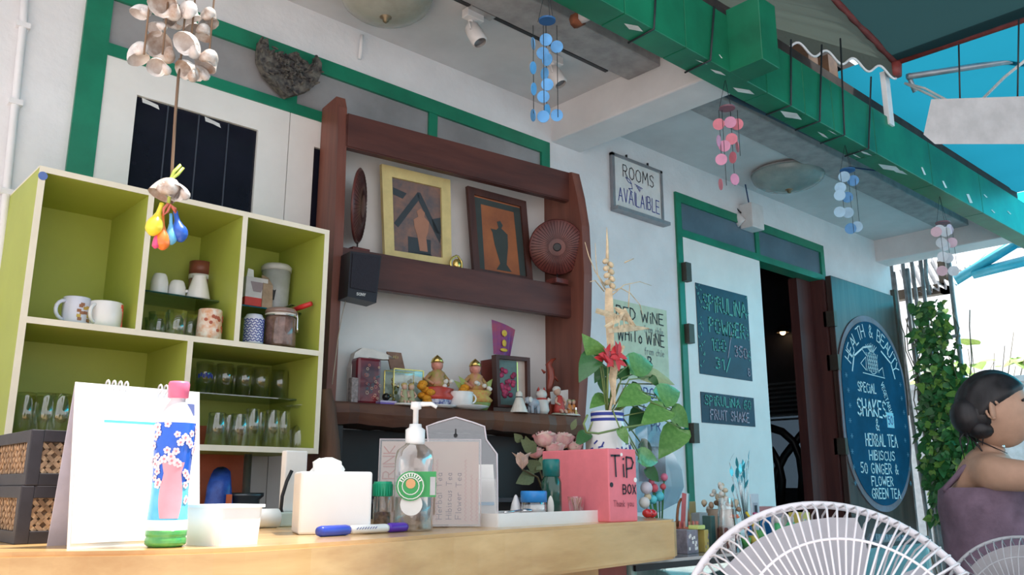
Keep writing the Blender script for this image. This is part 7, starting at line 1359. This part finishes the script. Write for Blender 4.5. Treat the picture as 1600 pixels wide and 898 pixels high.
# ================================================================== seated woman
DP = 2.62
def Q(u, v, dd=0.0): return PD(u, v, DP + dd)
pw_ = thing('person', 'seated person with dark tied-up hair in a mauve sleeveless top', 'person', (Q(1552, 905).x, Q(1552, 905).y, 0)); m_skin = mat('tan_skin', (.44, .27, .19), .55, var=.06, scale=20); m_hair = mat('dark_hair', (.012, .011, .014), .45, var=.3, scale=60, stretch=(1, 1, .2)); m_top = mat('mauve_cloth', (.19, .13, .185), .85, var=.2, scale=9, bump=.9)
FW = (Q(1700, 700, -.13) - Q(1545, 700)); FW.z = 0; FW.normalize(); SD = Vector((FW.y, -FW.x, 0)); SD = SD if SD.dot(CO - Q(1545, 700)) > 0 else -SD      # SD: towards the camera
seat = Q(1552, 905); seat = Vector((seat.x, seat.y, .56)); sh_ = Q(1545, 728)
def skin(name, verts, edges, mt, parent, sub=2):
    me = bpy.data.meshes.new(name); rl = parent.location; me.from_pydata([tuple(Vector(p) - rl) for p, r_ in verts], [], edges); o = bpy.data.objects.new(name, me); COL.objects.link(o); o.parent = parent
    md = o.modifiers.new('skin', 'SKIN'); md.use_smooth_shade = True
    for i, (p, r_) in enumerate(verts): me.skin_vertices[0].data[i].radius = r_ if isinstance(r_, tuple) else (r_, r_); me.skin_vertices[0].data[i].use_root = (i == 0)
    sb = o.modifiers.new('sub', 'SUBSURF'); sb.levels = sub; sb.render_levels = sub; me.materials.append(mt); return o
wz = lambda t: seat.lerp(sh_, t)
V = [(seat, (.13, .11)), (wz(.35) - FW * .01, (.105, .09)), (wz(.75) - FW * .015, (.125, .10)), (wz(.97), (.085, .075)), (Q(1547, 706), .043), (Q(1551, 688), .042)]
E_ = [(0, 1), (1, 2), (2, 3), (3, 4), (4, 5)]
def limb(start, pts):
    pr = start
    for p, r_ in pts: V.append((p, r_)); E_.append((pr, len(V) - 1)); pr = len(V) - 1
    return pr
for s_ in (1, -1):
    shp = wz(.95) + SD * s_ * .145 + FW * .01; el = shp + FW * .27 - Z_ * .03 + SD * s_ * .02; wr_ = el + FW * .20 + Z_ * .05 - SD * s_ * .05; hd = wr_ + FW * .07 + Z_ * .01
    w_i = limb(3, [(shp - SD * s_ * .05 + Z_ * .005, .06), (shp, .055), (shp.lerp(el, .5), .045), (el, .038), (wr_, .027), (hd, (.032, .018))])
    for k in range(4):
        o_ = hd + FW * .03 + Z_ * (.021 - .014 * k); limb(w_i, [(o_, .0095), (o_ + FW * .032 - SD * s_ * .008, .0085), (o_ + FW * (.052 - .004 * abs(k - 1)) - SD * s_ * .026, .0075)])
    tq = wr_ + FW * .02 + Z_ * .012 - SD * s_ * .02; limb(w_i - 1, [(tq, .011), (tq + FW * .03 - SD * s_ * .018 + Z_ * .01, .0095), (tq + FW * .052 - SD * s_ * .02, .008)])
    hip = seat + SD * s_ * .085; kn2 = hip + FW * .42 - Z_ * .03; an = kn2 - Z_ * (kn2.z - .08) - FW * .03; limb(0, [(hip + FW * .06, .085), (hip.lerp(kn2, .55), .07), (kn2, .055), (kn2.lerp(an, .35), .052), (an, .034), (Vector((an.x, an.y, .035)) + FW * .03, .034), (Vector((an.x, an.y, .028)) + FW * .15, (.04, .022))])
skin('body', V, E_, m_skin, pw_)
# head with face
hc = Q(1556, 642); hs = .098; MH = Matrix((FW, SD, Z_)).transposed()
bm = bmesh.new(); bmesh.ops.create_uvsphere(bm, u_segments=32, v_segments=24, radius=1)
for q_ in bm.verts:
    x, y, z = q_.co; fx = x * 1.0; 
    if z < 0: fx += .12 * (-z) * (1 if x > 0 else .2); y *= 1 - .28 * (-z)
    if x > 0 and abs(y) < .22: fx += .20 * max(0, 1 - abs(z + .12) / .22) * (1 - abs(y) / .22)                # nose
    if x > .3: fx -= .07 * max(0, 1 - abs(z - .08) / .14) * max(0, 1 - abs(abs(y) - .33) / .22)                # eye sockets
    if x > .5: fx += .05 * max(0, 1 - abs(z + .48) / .10) * max(0, 1 - abs(y) / .3)                             # lips
    q_.co = Vector((fx * .96, y * .80, z * 1.14))
MB().bm(bm, 0, True, Matrix.Translation(hc) @ (MH.to_4x4() @ Matrix.Scale(hs, 4))).build('head', m_skin, pw_)
fpt = lambda x, y, z: hc + (FW * x + SD * y + Z_ * z) * hs
for s_ in (1, -1):
    MB().ell(fpt(.80, .32 * s_, .09), .013, .009, .008, 0, 10, 7).build('eye', m_pet, pw_); MB().ell(fpt(.885, .32 * s_, .09), .005).build('iris', m_ink, pw_); MB().tube([fpt(.84, .18 * s_, .26), fpt(.86, .34 * s_, .30), fpt(.76, .50 * s_, .25)], .004, 6).build('eyebrow', m_hair, pw_)
    b = MB(); b.ell(fpt(-.05, .80 * s_, -.02), .020, .008, .031, 0, 12, 8); b.tube([fpt(-.05 + .18 * math.cos(a * .5 + .5), .86 * s_, .0 + .28 * math.sin(a * .5 + .5)) for a in range(10)], .004, 6); b.build('ear', m_skin, pw_)
MB().ell(fpt(.97, 0, -.50), .008, .022, .006, 0, 10, 6).build('mouth', mat('lip', (.36, .14, .12), .5), pw_)
# hair: cap, knot and loose strands
bm = bmesh.new(); bmesh.ops.create_uvsphere(bm, u_segments=48, v_segments=40, radius=1); kill = []
for q_ in bm.verts:
    x, y, z = q_.co
    lim = .10 + .55 * max(0, x) - .95 * max(0, -x); n_ = .02 * math.sin(14 * y + 5 * x); k_ = max(0, min(1, (z - lim + .12) / .16)); q_.co = Vector((x * 1.08 - .05, y * .90, z * 1.24)) * (.80 + (.23 + n_) * k_)
bmesh.ops.delete(bm, geom=kill, context='VERTS'); MB().bm(bm, 0, True, Matrix.Translation(hc) @ (MH.to_4x4() @ Matrix.Scale(hs, 4))).build('hair', m_hair, pw_)
kc = Q(1512, 650, .0); MB().ell(kc, .052, .05, .058, 0, 16, 10).ell(kc + (hc - kc) * .4, .06, .06, .06, 0, 14, 9).ell(kc - Z_ * .04 + FW * .03, .04, .04, .03, 0, 12, 8).build('hair_knot', m_hair, pw_)
rn = random.Random(77)
for i in range(18): a = kc + Vector((rn.uniform(-.03, .05), rn.uniform(-.03, .03), rn.uniform(-.05, .03))); MB().tube([a, a + FW * rn.uniform(-.02, .04) - Z_ * rn.uniform(.02, .05), a + FW * rn.uniform(-.02, .07) - Z_ * rn.uniform(.05, .09)], [.004, .003, .001], 5).build('hair_strand', m_hair, pw_)
# top: loft of rings round the torso
rings = []; nR = 28
for t_, rf, rs in ((-.02, .150, .172), (.12, .140, .165), (.35, .122, .142), (.55, .126, .150), (.72, .136, .162), (.84, .132, .158), (.86, .122, .150)):
    c = wz(t_) - FW * .012; R_ = []
    for i in range(nR): a = i / nR * 6.283; f = 1 + .018 * math.sin(5 * a + 9 * t_) + .012 * math.sin(11 * a - 14 * t_); dz = (.05 * max(0, math.cos(a)) if t_ > .8 else 0); R_.append(c + FW * rf * f * math.cos(a) + SD * rs * f * math.sin(a) + Z_ * dz)
    rings.append(R_)
b = MB(); loft(b, rings); b.f = b.f[:-2]; b.m = b.m[:-2]; b.sm = [True] * len(b.f); b.build('sleeveless_top', m_top, pw_)
for s_ in (1, -1): MB().tube([wz(.84) + SD * s_ * .10 - FW * .12, wz(.99) + SD * s_ * .085 - FW * .06, wz(1.02) + SD * s_ * .085 + FW * .03, wz(.86) + SD * s_ * .09 + FW * .115], .009, 6).build('shoulder_strap', m_top, pw_)
b = MB()
for s_ in (1, -1): hip = seat + SD * s_ * .085; b.tube([hip - FW * .05, hip + FW * .12, hip + FW * .30, hip + FW * .40 - Z_ * .02], [.11, .10, .085, .075], 14)
b.build('shorts', mat('dark_shorts', (.04, .05, .07), .8), pw_)
MB().ell(Q(1568, 697, -.09), .010, .004, .006).build('earring', m_chr, pw_)
so = thing('wooden_stool', 'plain dark wooden stool under the seated person', 'stool', (seat.x, seat.y, 0)); MB().lathe([(.001, .42), (.16, .42), (.165, .43), (.165, .455), (.15, .462), (.001, .462)], (seat.x, seat.y, 0), 28).build('seat', m_dwood, so)
for i in range(4): a = i * 1.5708 + .5; MB().tube([(seat.x + .11 * math.cos(a), seat.y + .11 * math.sin(a), .43), (seat.x + .16 * math.cos(a), seat.y + .16 * math.sin(a), 0)], .016, 8).build('leg', m_dwood, so)
